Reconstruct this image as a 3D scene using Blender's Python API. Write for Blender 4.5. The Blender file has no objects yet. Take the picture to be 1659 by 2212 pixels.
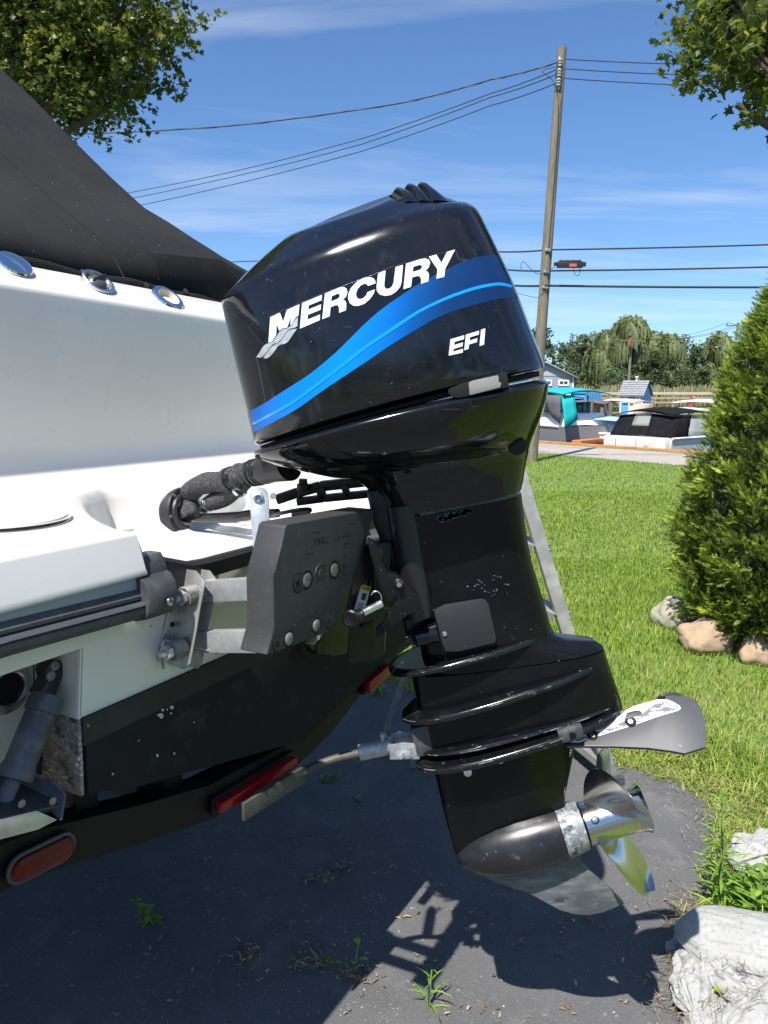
import bpy, bmesh, math, random
import numpy as np
from mathutils import Vector, Matrix, noise
from mathutils.bvhtree import BVHTree

R = math.radians
scene = bpy.context.scene
COL = scene.collection

# ------------------------------------------------------------------ camera
EYE = Vector((0, 0, 1.65)); PITCH = R(8.81); FPX = 1600.0; CX, CY = 829.5, 1106.0
cam_data = bpy.data.cameras.new('camera'); cam = bpy.data.objects.new('camera', cam_data); COL.objects.link(cam)
cam_data.sensor_fit = 'VERTICAL'; cam_data.angle_y = 2 * math.atan(CY / FPX)
cam_data.clip_start = 0.02; cam_data.clip_end = 4000
cam.location = EYE; cam.rotation_euler = (R(90) - PITCH, 0, 0)
scene.camera = cam

# ------------------------------------------------------------------ light
SUN_FROM = Vector((-0.27, -0.53, 1.0)).normalized()
sun_data = bpy.data.lights.new('sun', 'SUN'); sun = bpy.data.objects.new('sun', sun_data); COL.objects.link(sun)
sun_data.energy = 5.0; sun_data.angle = R(0.53); sun_data.color = (1.0, 0.955, 0.89)
sun.rotation_euler = SUN_FROM.to_track_quat('Z', 'Y').to_euler(); sun.location = (0, 0, 30)
world = bpy.data.worlds.new('World'); scene.world = world; world.use_nodes = True
wn, wl = world.node_tree.nodes, world.node_tree.links; wn.clear()
sky = wn.new('ShaderNodeTexSky'); sky.sky_type = 'NISHITA'; sky.sun_disc = False
sky.sun_elevation = math.asin(SUN_FROM.z); sky.sun_rotation = math.atan2(SUN_FROM.x, SUN_FROM.y)
sky.air_density = 1.0; sky.dust_density = 0.35; sky.ozone_density = 2.6; sky.altitude = 100
tc = wn.new('ShaderNodeTexCoord'); sep = wn.new('ShaderNodeSeparateXYZ'); wl.new(tc.outputs['Generated'], sep.inputs[0])
zc = wn.new('ShaderNodeMath'); zc.operation = 'MAXIMUM'; wl.new(sep.outputs['Z'], zc.inputs[0]); zc.inputs[1].default_value = 0.02
zz = wn.new('ShaderNodeMath'); zz.operation = 'ADD'; wl.new(zc.outputs[0], zz.inputs[0]); zz.inputs[1].default_value = 0.12
dv = wn.new('ShaderNodeVectorMath'); dv.operation = 'DIVIDE'; wl.new(tc.outputs['Generated'], dv.inputs[0])
cmb = wn.new('ShaderNodeCombineXYZ'); [wl.new(zz.outputs[0], cmb.inputs[i]) for i in range(3)]; wl.new(cmb.outputs[0], dv.inputs[1])
mp = wn.new('ShaderNodeMapping'); wl.new(dv.outputs[0], mp.inputs[0]); mp.inputs['Scale'].default_value = (0.42, 1.5, 0.3); mp.inputs['Rotation'].default_value = (0, 0, R(-9)); mp.inputs['Location'].default_value = (1.3, 0.55, 0)
nz = wn.new('ShaderNodeTexNoise'); wl.new(mp.outputs[0], nz.inputs[0]); nz.inputs['Scale'].default_value = 1.15; nz.inputs['Detail'].default_value = 9; nz.inputs['Roughness'].default_value = 0.58; nz.inputs['Distortion'].default_value = 0.5
cr = wn.new('ShaderNodeValToRGB'); wl.new(nz.outputs[0], cr.inputs[0]); cr.color_ramp.elements[0].position = 0.50; cr.color_ramp.elements[1].position = 0.88
cr.color_ramp.elements[0].color = (0, 0, 0, 1); cr.color_ramp.elements[1].color = (0.62, 0.62, 0.62, 1)
tint = wn.new('ShaderNodeMixRGB'); tint.blend_type = 'MULTIPLY'; tint.inputs[0].default_value = 1; wl.new(sky.outputs[0], tint.inputs[1]); tint.inputs[2].default_value = (.76, .99, 1.24, 1)
mxc = wn.new('ShaderNodeMixRGB'); wl.new(cr.outputs[0], mxc.inputs[0]); wl.new(tint.outputs[0], mxc.inputs[1]); mxc.inputs[2].default_value = (7.2, 7.6, 8.2, 1)
bg = wn.new('ShaderNodeBackground'); bg.inputs[1].default_value = 0.084; wl.new(mxc.outputs[0], bg.inputs[0])
wo = wn.new('ShaderNodeOutputWorld'); wl.new(bg.outputs[0], wo.inputs[0])
vs = scene.view_settings; vs.view_transform = 'Standard'; vs.look = 'None'; vs.exposure = 0.70; vs.gamma = 1.0; vs.use_curve_mapping = False
try:
    scene.cycles.max_bounces = 8; scene.cycles.transparent_max_bounces = 12; scene.cycles.caustics_reflective = False
except Exception: pass

# ------------------------------------------------------------------ rays of the photograph onto planes of the place
def ray(x, y):
    a = (x - CX) / FPX; b = -(y - CY) / FPX
    return Vector((a, math.cos(PITCH) + b * math.sin(PITCH), b * math.cos(PITCH) - math.sin(PITCH)))
def on(x, y, p, n):
    d = ray(x, y); return EYE + d * ((Vector(p) - EYE).dot(Vector(n)) / d.dot(Vector(n)))
def at(x, y, Y): return on(x, y, (0, Y, 0), (0, 1, 0))
def flat(x, y, z=0.0): return on(x, y, (0, 0, z), (0, 0, 1))
BC = Vector((-.167, 1.725, 0)); BA = R(30)
BT = Vector((math.sin(BA), math.cos(BA), 0)); BG = Vector((-math.cos(BA), math.sin(BA), 0)); ZZ = Vector((0, 0, 1))
def B(t, g, z): return BC + BT * t + BG * g + ZZ * z
def onG(x, y, g): return on(x, y, BC + BG * g, BG)
def onT(x, y, t): return on(x, y, BC + BT * t, BT)
def tg(p): q = p - BC; return q.dot(BT), q.dot(BG), p.z
YM = 1.6
def onM(x, y, v=0.0): return at(x, y, YM - v)

# ------------------------------------------------------------------ materials
def mat(name, base, rough=0.5, metal=0.0, spec=0.5, coat=0.0, var=None, bump=None, speck=None, roughvar=None, trans=0.0, emit=None, alpha=None, attr=None, lines=None):
    m = bpy.data.materials.new(name); m.use_nodes = True
    n, l = m.node_tree.nodes, m.node_tree.links
    p = n['Principled BSDF']; p.inputs['Roughness'].default_value = rough; p.inputs['Metallic'].default_value = metal
    p.inputs['Specular IOR Level'].default_value = spec; p.inputs['Coat Weight'].default_value = coat; p.inputs['Coat Roughness'].default_value = 0.06
    c = (*base, 1); p.inputs['Base Color'].default_value = c
    tcn = n.new('ShaderNodeTexCoord'); out = None
    def nse(scale, det=5, rg=.55, stretch=None):
        src = tcn.outputs['Object']
        if stretch:
            mpn = n.new('ShaderNodeMapping'); l.new(src, mpn.inputs[0]); mpn.inputs['Scale'].default_value = stretch; src = mpn.outputs[0]
        t = n.new('ShaderNodeTexNoise'); l.new(src, t.inputs[0]); t.inputs['Scale'].default_value = scale; t.inputs['Detail'].default_value = det; t.inputs['Roughness'].default_value = rg
        return t.outputs[0]
    def ramp(s, a, b, ca=(0, 0, 0, 1), cb=(1, 1, 1, 1)):
        r_ = n.new('ShaderNodeValToRGB'); l.new(s, r_.inputs[0]); r_.color_ramp.elements[0].position = a; r_.color_ramp.elements[1].position = b
        r_.color_ramp.elements[0].color = ca; r_.color_ramp.elements[1].color = cb; return r_.outputs[0]
    def mix(f, a, b, mode='MIX'):
        x = n.new('ShaderNodeMixRGB'); x.blend_type = mode
        for i, v in enumerate((f, a, b)):
            if hasattr(v, 'links'): l.new(v, x.inputs[i])
            else: x.inputs[i].default_value = v
        return x.outputs[0]
    cur = c
    if attr:   # per-leaf tone stored on the mesh; maple and cedar carry painted light
        an = n.new('ShaderNodeAttribute'); an.attribute_name = 'rnd'
        cur = ramp(an.outputs['Fac'], 0, 1, (*attr[0], 1), (*attr[1], 1))
        if len(attr) > 2:
            e = n[-1] if False else [q for q in n if q.bl_idname == 'ShaderNodeValToRGB'][-1].color_ramp.elements.new(0.55); e.color = (*attr[2], 1)
    for v in (var if isinstance(var, list) else [var] if var else []):
        sc, lo, hi, col = v[:4]
        cur = mix(ramp(nse(sc, 6, .6, v[4] if len(v) > 4 else None), lo, hi), cur, (*col, 1))
    if speck:
        sc, th, col = speck[:3]
        cur = mix(ramp(nse(sc, 2, .5, speck[3] if len(speck) > 3 else None), th, th + .02), cur, (*col, 1))
    if hasattr(cur, 'links'): l.new(cur, p.inputs['Base Color'])
    if roughvar:
        sc, lo, hi = roughvar[:3]
        mr = n.new('ShaderNodeMapRange'); l.new(nse(sc, 6, .65, roughvar[3] if len(roughvar) > 3 else None), mr.inputs[0]); mr.inputs[1].default_value = .3; mr.inputs[2].default_value = .7; mr.inputs[3].default_value = lo; mr.inputs[4].default_value = hi
        l.new(mr.outputs[0], p.inputs['Roughness'])
    if bump:
        bn = n.new('ShaderNodeBump'); bn.inputs['Strength'].default_value = bump[1]; bn.inputs['Distance'].default_value = bump[2] if len(bump) > 2 else .002
        l.new(nse(bump[0], 5, .6, bump[3] if len(bump) > 3 else None), bn.inputs['Height']); l.new(bn.outputs[0], p.inputs['Normal'])
    if trans:
        tr = n.new('ShaderNodeBsdfTranslucent'); ms = n.new('ShaderNodeMixShader'); ms.inputs[0].default_value = trans
        if hasattr(cur, 'links'): l.new(cur, tr.inputs[0])
        else: tr.inputs[0].default_value = c
        l.new(p.outputs[0], ms.inputs[1]); l.new(tr.outputs[0], ms.inputs[2]); l.new(ms.outputs[0], n['Material Output'].inputs[0])
    if alpha is not None:
        tr = n.new('ShaderNodeBsdfTransparent'); ms = n.new('ShaderNodeMixShader'); ms.inputs[0].default_value = alpha
        l.new(tr.outputs[0], ms.inputs[1]); l.new(p.outputs[0], ms.inputs[2]); l.new(ms.outputs[0], n['Material Output'].inputs[0])
    return m

# ------------------------------------------------------------------ mesh building
class MB:
    def __init__(s): s.v = []; s.f = []
    def add(s, vs, fs):
        o = len(s.v); s.v += [Vector(p) for p in vs]; s.f += [tuple(i + o for i in f) for f in fs]; return s
    def box(s, c, ax, ay, az):
        c, ax, ay, az = Vector(c), Vector(ax), Vector(ay), Vector(az)
        vs = [c + ax * i + ay * j + az * k for i in (-1, 1) for j in (-1, 1) for k in (-1, 1)]
        fs = [(0, 1, 3, 2), (4, 6, 7, 5), (0, 4, 5, 1), (2, 3, 7, 6), (0, 2, 6, 4), (1, 5, 7, 3)]
        if ax.cross(ay).dot(az) < 0: fs = [f[::-1] for f in fs]
        return s.add(vs, fs)
    def prism(s, pts, off):
        pts = [Vector(p) for p in pts]; off = Vector(off); n = len(pts)
        nn = Vector((0, 0, 0))
        for i in range(n): nn += pts[i].cross(pts[(i + 1) % n])
        if nn.dot(off) > 0: pts = pts[::-1]
        vs = pts + [p + off for p in pts]
        fs = [tuple(range(n)), tuple(range(2 * n - 1, n - 1, -1))] + [(i, i + n, (i + 1) % n + n, (i + 1) % n) for i in range(n)]
        return s.add(vs, fs)
    def rings(s, rs, cap0=True, cap1=True, closed=True):
        n = len(rs[0]); o = len(s.v); vs = [p for r_ in rs for p in r_]; fs = []
        for k in range(len(rs) - 1):
            for i in range(n if closed else n - 1):
                j = (i + 1) % n; fs.append((k * n + i, k * n + j, (k + 1) * n + j, (k + 1) * n + i))
        if cap0 and closed: fs.append(tuple(range(n - 1, -1, -1)))
        if cap1 and closed: fs.append(tuple((len(rs) - 1) * n + i for i in range(n)))
        return s.add(vs, fs)
    def tube(s, pts, rad, seg=8, caps=True):
        pts = [Vector(p) for p in pts]; rs = []; up = Vector((0.123, .2, .97)); prev = None
        for i, p in enumerate(pts):
            d = (pts[min(i + 1, len(pts) - 1)] - pts[max(i - 1, 0)]).normalized()
            if prev is None: a = d.cross(up if abs(d.dot(up)) < .95 else Vector((1, 0, 0))).normalized()
            else: a = (prev - d * prev.dot(d)).normalized()
            prev = a; b = d.cross(a); r_ = rad[i] if isinstance(rad, (list, tuple)) else rad
            rs.append([p + a * (math.cos(q) * r_) + b * (math.sin(q) * r_) for q in [2 * math.pi * k / seg for k in range(seg)]])
        return s.rings(rs, caps, caps)
    def lathe(s, p0, axis, prof, seg=24, caps=True):
        axis = Vector(axis).normalized(); a = axis.orthogonal().normalized(); b = axis.cross(a); p0 = Vector(p0)
        return s.rings([[p0 + axis * h + a * (math.cos(q) * r_) + b * (math.sin(q) * r_) for q in [2 * math.pi * k / seg for k in range(seg)]] for h, r_ in prof], caps, caps)
    def sheet(s, rows):
        n = len(rows[0]); vs = [p for r_ in rows for p in r_]
        return s.add(vs, [(k * n + i, k * n + i + 1, (k + 1) * n + i + 1, (k + 1) * n + i) for k in range(len(rows) - 1) for i in range(n - 1)])

def wloc(o):
    p = Vector((0, 0, 0))
    while o is not None: p += o.location; o = o.parent
    return p
def obj(name, mb, m, parent=None, bevel=0, sharp=35, subsurf=0, seg=2, origin=None, flat_shade=False, solid=0):
    me = bpy.data.meshes.new(name)
    org = wloc(parent) if parent else (Vector(origin) if origin is not None else Vector((0, 0, 0)))
    me.from_pydata([tuple(p - org) for p in mb.v], [], mb.f); me.validate()
    if bevel:
        bm = bmesh.new(); bm.from_mesh(me); bmesh.ops.remove_doubles(bm, verts=bm.verts, dist=1e-5); bmesh.ops.recalc_face_normals(bm, faces=bm.faces)
        ed = [e for e in bm.edges if e.is_manifold and e.calc_face_angle(0) > R(28)]
        bmesh.ops.bevel(bm, geom=ed, offset=bevel, segments=seg, profile=.6, affect='EDGES', clamp_overlap=True)
        bm.to_mesh(me); bm.free()
    if not flat_shade:
        me.polygons.foreach_set('use_smooth', [True] * len(me.polygons)); me.set_sharp_from_angle(angle=R(sharp))
    for q in (m if isinstance(m, (list, tuple)) else [m]): me.materials.append(q)
    o = bpy.data.objects.new(name, me); COL.objects.link(o)
    if parent: o.parent = parent
    else: o.location = org
    if solid:
        md = o.modifiers.new('solid', 'SOLIDIFY'); md.thickness = solid; md.offset = -1
    if subsurf:
        md = o.modifiers.new('sub', 'SUBSURF'); md.levels = subsurf; md.render_levels = subsurf
    return o
def tag(o, label, cat, group=None, kind=None):
    if label: o['label'] = label
    if cat: o['category'] = cat
    if group: o['group'] = group
    if kind: o['kind'] = kind
    return o
def thing(name, label, cat, loc, group=None):
    o = bpy.data.objects.new(name, None); COL.objects.link(o); o.location = loc; o.empty_display_size = .1
    return tag(o, label, cat, group)
def setting(name, mb, m, label, kind='structure', **k):
    o = obj(name, mb, m, **k); o['kind'] = kind; o['label'] = label; return o
def raw_mesh(name, verts, faces_flat, per, m, parent=None, rnd=None, smooth=False):
    """fast mesh from numpy: verts (n,3), faces (k,per)"""
    me = bpy.data.meshes.new(name); org = np.array(wloc(parent)) if parent else np.zeros(3)
    V = (np.asarray(verts) - org).astype(np.float32); Fc = np.asarray(faces_flat, dtype=np.int32)
    me.vertices.add(len(V)); me.vertices.foreach_set('co', V.ravel())
    me.loops.add(Fc.size); me.loops.foreach_set('vertex_index', Fc.ravel())
    k = len(Fc); me.polygons.add(k); me.polygons.foreach_set('loop_start', np.arange(0, k * per, per, dtype=np.int32))
    if rnd is not None:
        a = me.attributes.new('rnd', 'FLOAT', 'POINT'); a.data.foreach_set('value', np.asarray(rnd, dtype=np.float32))
    me.update(calc_edges=True); me.materials.append(m)
    if smooth: me.polygons.foreach_set('use_smooth', [True] * k)
    o = bpy.data.objects.new(name, me); COL.objects.link(o)
    if parent: o.parent = parent
    return o
def dup(root, loc, label=None, rotz=None, scale=None):
    r_ = root.copy(); COL.objects.link(r_); r_.location = loc
    if rotz is not None: r_.rotation_euler = (0, 0, rotz)
    if scale is not None: r_.scale = (scale,) * 3 if not isinstance(scale, tuple) else scale
    if label: r_['label'] = label
    for ch in list(root.children):
        c = ch.copy(); COL.objects.link(c); c.parent = r_
        for g2 in list(ch.children):
            d = g2.copy(); COL.objects.link(d); d.parent = c
    return r_
def lerp(a, b, t): return a + (b - a) * t
def spl(pts, n):
    """Catmull-Rom through points"""
    pts = [Vector(p) for p in pts]; P_ = [pts[0] * 2 - pts[1]] + pts + [pts[-1] * 2 - pts[-2]]; out = []
    for i in range(len(pts) - 1):
        p0, p1, p2, p3 = P_[i:i + 4]
        for k in range(n):
            t = k / n; out.append(.5 * ((2 * p1) + (p2 - p0) * t + (2 * p0 - 5 * p1 + 4 * p2 - p3) * t * t + (3 * p1 - p0 - 3 * p2 + p3) * t ** 3))
    return out + [pts[-1]]
rng = np.random.default_rng(7); random.seed(7)
def V3(x, y, z=0.0): return Vector((x, y, z))
# marina frame: s along the quay, n across it, away from the house
Q0 = V3(5.67, 27.62); QS = V3(.551, -.835).normalized(); QN = V3(.835, .551).normalized()
def Q(s, n, z=0.0): return Q0 + QS * s + QN * n + ZZ * z

# ------------------------------------------------------------------ ground materials
m_soil = mat('lawn_soil', (.17, .24, .045), .95, var=[(1.2, .42, .62, (.17, .21, .05)), (7, .45, .7, (.07, .13, .02)), (60, .45, .75, (.13, .17, .045))], bump=(90, .6, .02))
m_asph = mat('sealed_asphalt', (.092, .092, .092), .82, spec=.08, var=[(2.3, .40, .66, (.115, .115, .115)), (5, .56, .72, (.15, .148, .143)), (14, .5, .8, (.112, .112, .113)), (220, .5, .72, (.155, .155, .155)), (60, .62, .7, (.05, .05, .052))], speck=(60, .685, (.20, .195, .19)), bump=(170, .55, .004), roughvar=(6, .5, .78))
nA, lA = m_asph.node_tree.nodes, m_asph.node_tree.links; pA_ = nA['Principled BSDF']; srcA = pA_.inputs['Base Color'].links[0].from_socket
tA = nA.new('ShaderNodeTexCoord'); nzA = nA.new('ShaderNodeTexNoise'); nzA.inputs['Scale'].default_value = 5; lA.new(tA.outputs['Object'], nzA.inputs[0]); mA = nA.new('ShaderNodeMixRGB'); mA.inputs[0].default_value = .16; lA.new(tA.outputs['Object'], mA.inputs[1]); lA.new(nzA.outputs['Color'], mA.inputs[2])
vA = nA.new('ShaderNodeTexVoronoi'); vA.feature = 'DISTANCE_TO_EDGE'; vA.inputs['Scale'].default_value = 13; lA.new(mA.outputs[0], vA.inputs['Vector'])
rA = nA.new('ShaderNodeValToRGB'); lA.new(vA.outputs['Distance'], rA.inputs[0]); rA.color_ramp.elements[0].position = .0; rA.color_ramp.elements[1].position = .022; rA.color_ramp.elements[0].color = (.5, .5, .5, 1); rA.color_ramp.elements[1].color = (0, 0, 0, 1)
n2A = nA.new('ShaderNodeTexNoise'); n2A.inputs['Scale'].default_value = 2.2; lA.new(tA.outputs['Object'], n2A.inputs[0]); r2A = nA.new('ShaderNodeValToRGB'); lA.new(n2A.outputs[0], r2A.inputs[0]); r2A.color_ramp.elements[0].position = .52; r2A.color_ramp.elements[1].position = .66
mmA = nA.new('ShaderNodeMath'); mmA.operation = 'MULTIPLY'; lA.new(rA.outputs[0], mmA.inputs[0]); lA.new(r2A.outputs[0], mmA.inputs[1])
xA = nA.new('ShaderNodeMixRGB'); lA.new(mmA.outputs[0], xA.inputs[0]); lA.new(srcA, xA.inputs[1]); xA.inputs[2].default_value = (.22, .217, .21, 1); lA.new(xA.outputs[0], pA_.inputs['Base Color'])
m_gravel = mat('road_gravel', (.36, .31, .265), .95, var=[(3, .4, .65, (.27, .235, .20)), (30, .45, .7, (.42, .37, .33))], bump=(40, .5, .02))
m_water = mat('marina_water', (.018, .030, .030), .06, spec=.5, bump=(3.2, .35, .05, (1, 2.5, 1)))
m_rust = mat('rusty_steel', (.50, .175, .055), .8, var=[(2, .4, .65, (.36, .13, .05)), (14, .5, .7, (.58, .26, .10))])
m_bank = mat('bank_grass', (.13, .17, .040), .95, var=[(.4, .4, .6, (.21, .20, .06)), (3, .45, .7, (.09, .14, .025))])

# ------------------------------------------------------------------ lawn sheet, terrain, water, road
def tri_sheet(pts, z): mb = MB(); mb.add([V3(p.x, p.y, z) for p in pts], [tuple(range(len(pts)))]); return mb
lawn_pts = [Q(-75, .0), Q(-75, -60), V3(-120, 20), V3(-120, -90), V3(60, -90), Q(75, -20), Q(75, .0)]
lw = MB(); lw.prism([V3(p.x, p.y, 0) for p in lawn_pts], (0, 0, -2.2))
setting('lawn', lw, m_soil, 'mown green lawn beside the driveway', flat_shade=True)
setting('water', tri_sheet([Q(-90, -.3), Q(90, -.3), Q(90, 46), Q(-90, 46)][::1], -.72), m_water, 'dark marina water between the quay and far bank')
tr = MB(); rows = []
for n_, z in ((20, -2.6), (40, -1.5), (44, -.4), (52, .35), (66, .75), (120, .8), (3000, .8)):
    rows.append([Q(s, n_, z) for s in (-3000 if n_ > 100 else -400, -60, 0, 60, 400 if n_ < 100 else 3000)])
tr.sheet(rows); setting('terrain', tr, m_bank, 'grassy far bank rising beyond the marina')
rd = tri_sheet([Q(-75, -4.0), Q(75, -4.0), Q(75, -.55), Q(-75, -.55)], .006)
setting('road', rd, m_gravel, 'pale gravel lane running along the quay')
cap = MB(); cap.box(Q(0, .12, -.28), QS * 75, QN * .17, ZZ * .33); 
tag(obj('seawall', cap, m_rust, bevel=.02), 'long rust orange steel seawall cap along the gravel lane', 'seawall')
# driveway
drv = [(7, -16), (7, -1.6), (1.6, -.6), (.80, .35), (.74, .9), (.76, 1.45), (.83, 1.74), (.88, 1.92), (.99, 2.13), (1.15, 2.36), (1.27, 2.58), (1.32, 2.78), (1.27, 2.97), (1.15, 3.06), (1.04, 3.12), (.9, 3.22), (.6, 3.48), (.3, 3.8), (0, 4.16), (-.2, 4.39), (-1, 5.3), (-6, 9.5), (-14, 9.5), (-14, -16)]
def densify(pl, step, jit):
    out = []
    for i in range(len(pl)):
        a = np.array(pl[i]); b = np.array(pl[(i + 1) % len(pl)]); L = np.linalg.norm(b - a); k = max(1, int(L / step)) if L < 3 else 1
        for j in range(k):
            p = a + (b - a) * j / k
            if k > 1 or L < 3: p = p + np.array([noise.noise((p[0] * 6, p[1] * 6, 0)), noise.noise((p[0] * 6, p[1] * 6, 5))]) * jit
            out.append(tuple(p))
    return out
drv = densify(drv, .06, .05)
dm = MB(); dm.add([V3(x, y, .012) for x, y in drv] + [V3(x, y, -.02) for x, y in drv], [tuple(range(len(drv)))] + [(i, i + len(drv), (i + 1) % len(drv) + len(drv), (i + 1) % len(drv)) for i in range(len(drv))])
setting('driveway', dm, m_asph, 'dark sealed asphalt driveway under the boat')
DP = np.array(drv)
def inside(px, py):
    c = np.zeros(len(px), bool); x1, y1 = DP[:, 0], DP[:, 1]; x2, y2 = np.roll(x1, -1), np.roll(y1, -1)
    for a, b, e, f in zip(x1, y1, x2, y2):
        k = ((b > py) != (f > py)); xx = (e - a) * (py - b) / ((f - b) if f != b else 1e-9) + a; c ^= k & (px < xx)
    return c
def edge_dist(px, py):
    d = np.full(len(px), 1e9)
    sel = [q for q in drv if q[0] > -1.5 and q[1] > .5]
    for a, b in sel: d = np.minimum(d, (px - a) ** 2 + (py - b) ** 2)
    return np.sqrt(d)

# ------------------------------------------------------------------ grass blades
m_grass = mat('grass_blade', (.10, .2, .03), .55, spec=.3, attr=((.13, .23, .025), (.50, .44, .18), (.30, .44, .05)), trans=.4)
def blades(n, y0, y1, hmin, hmax, w, edge=False):
    u = rng.random(n); Y = np.sqrt(y0 ** 2 + u * (y1 ** 2 - y0 ** 2)); a = rng.uniform(-.18, .85, n); X = Y * a
    d = edge_dist(X, Y); keep = ~inside(X, Y) | (d < .035)
    nq = QN; nn = (X - Q0.x) * nq.x + (Y - Q0.y) * nq.y; keep &= (nn < -3.95)
    if edge: keep &= d < .55
    X, Y, d = X[keep], Y[keep], d[keep]; n = len(X)
    pat = np.array([noise.noise((x * .9, y * .9, 1)) * .6 + noise.noise((x * 3.1, y * 3.1, 4)) * .5 for x, y in zip(X, Y)])
    h = rng.uniform(hmin, hmax, n) * (1 + .35 * pat) ; dryzone = 1.1 * np.exp(-((d - .06) / .20) ** 2) + .75 * np.exp(-(((X - 1.9) / .5) ** 2 + ((Y - 3.5) / .45) ** 2))
    if edge: h = h * np.where(d < .12, .6, 1.0)
    th = rng.random(n) * 2 * np.pi; lean = rng.uniform(.15, 1.0, n); lean = np.where(rng.random(n) < dryzone * .5, 1.5, lean)
    ww = w * rng.uniform(.6, 1.3, n); cx, sx = np.cos(th), np.sin(th)
    base = np.stack([X, Y, np.full(n, -.003)], 1); dirh = np.stack([cx, sx, np.zeros(n)], 1); side = np.stack([-sx, cx, np.zeros(n)], 1)
    upv = np.array([0, 0, 1.0])
    def pt(k): return base + dirh * (h * lean * k * k * .8)[:, None] + upv * (h * k * np.clip(1.05 - .35 * lean * k, .25, 1))[:, None]
    p0, p1, p2 = pt(0), pt(.55), pt(1.0)
    Vv = np.stack([p0 - side * ww[:, None] / 2, p0 + side * ww[:, None] / 2, p1 + side * ww[:, None] * .42, p1 - side * ww[:, None] * .42, p2], 1).reshape(-1, 3)
    i = np.arange(n)[:, None] * 5
    F4 = np.concatenate([i + np.array([[0, 1, 2]]), i + np.array([[0, 2, 3]]), i + np.array([[3, 2, 4]])], 0)
    big = np.array([noise.noise((x * .45 + 7, y * .45, 2)) + .5 * noise.noise((x * 1.4, y * 1.4, 9)) for x, y in zip(X, Y)]); dry = np.clip(dryzone * rng.uniform(.3, 1.3, n) + .28 * np.clip(pat, 0, 1) + .55 * np.clip(big, 0, 1), 0, 1)
    c = np.clip(rng.uniform(.0, .55, n) + .22 * pat, 0, .6); c = np.where(rng.random(n) < .10 + .55 * dry, rng.uniform(.7, 1.0, n), c)
    return Vv, F4, np.repeat(c, 5)
def lay_grass(sets):
    vs, fs, cs, o = [], [], [], 0
    for v, f, c in sets: vs.append(v); fs.append(f + o); cs.append(c); o += len(v)
    return np.concatenate(vs), np.concatenate(fs), np.concatenate(cs)
v, f, c = lay_grass([blades(30000, 2.0, 4.6, .05, .13, .0055, True), blades(95000, 2.0, 7.5, .030, .065, .0050), blades(105000, 4.6, 13, .03, .065, .0075), blades(90000, 8.5, 24, .035, .07, .012)])
g = raw_mesh('grass', v, f, 3, m_grass, rnd=c); g['kind'] = 'stuff'; g['label'] = 'short green lawn grass with straw coloured dry patches'

# ------------------------------------------------------------------ leaf clouds
def leafcloud(centers, radii, per, size, drop=0.0, flat=0.0, tone=None, aspect=.55, shell=.35, upbias=.5):
    C_ = np.repeat(np.asarray(centers, float), per, 0); Rr = np.repeat(np.asarray(radii, float).reshape(len(centers), -1) * np.ones((1, 3)), per, 0); n = len(C_)
    d = rng.normal(size=(n, 3)); d /= np.linalg.norm(d, axis=1, keepdims=True); rr = (shell + (1 - shell) * rng.random(n) ** .5)[:, None]
    P_ = C_ + d * rr * Rr
    nrm = d * .6 + rng.normal(size=(n, 3)) * .7 + np.array([0, 0, upbias]); nrm /= np.linalg.norm(nrm, axis=1, keepdims=True)
    t = np.cross(nrm, rng.normal(size=(n, 3))); t[:, 2] -= drop * 2; t -= nrm * np.sum(t * nrm, 1, keepdims=True); t /= np.linalg.norm(t, axis=1, keepdims=True); b = np.cross(nrm, t)
    s = (size * rng.uniform(.6, 1.25, n))[:, None]
    Vv = np.stack([P_ - t * s * .5, P_ + b * s * aspect * .5, P_ + t * s * .5, P_ - b * s * aspect * .5], 1).reshape(-1, 3)
    tn = np.repeat(tone if tone is not None else rng.random(len(centers)) * .6, per); col = np.clip(tn + rng.uniform(-.15, .35, n), 0, 1)
    return Vv, np.arange(4 * n).reshape(-1, 4), np.repeat(col, 4)
def bark(name, col): return mat(name, col, .9, var=(6, .4, .7, tuple(c * .55 for c in col), (3, 3, .4)), bump=(20, .8, .03, (3, 3, .4)))
m_bark = bark('tree_bark', (.13, .10, .075))
m_leaf_far = [mat('far_foliage_deep', (.06, .09, .03), .7, attr=((.035, .060, .020), (.15, .20, .07), (.085, .125, .04)), trans=.3),
              mat('far_foliage_fresh', (.08, .13, .03), .6, attr=((.06, .09, .02), (.19, .25, .06), (.11, .16, .035)), trans=.25),
              mat('willow_foliage', (.1, .13, .05), .6, attr=((.10, .125, .05), (.34, .38, .17), (.21, .25, .10)), trans=.4),
              mat('far_foliage_grey', (.08, .10, .05), .6, attr=((.08, .11, .05), (.24, .28, .14), (.15, .19, .085)), trans=.3)]
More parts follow.
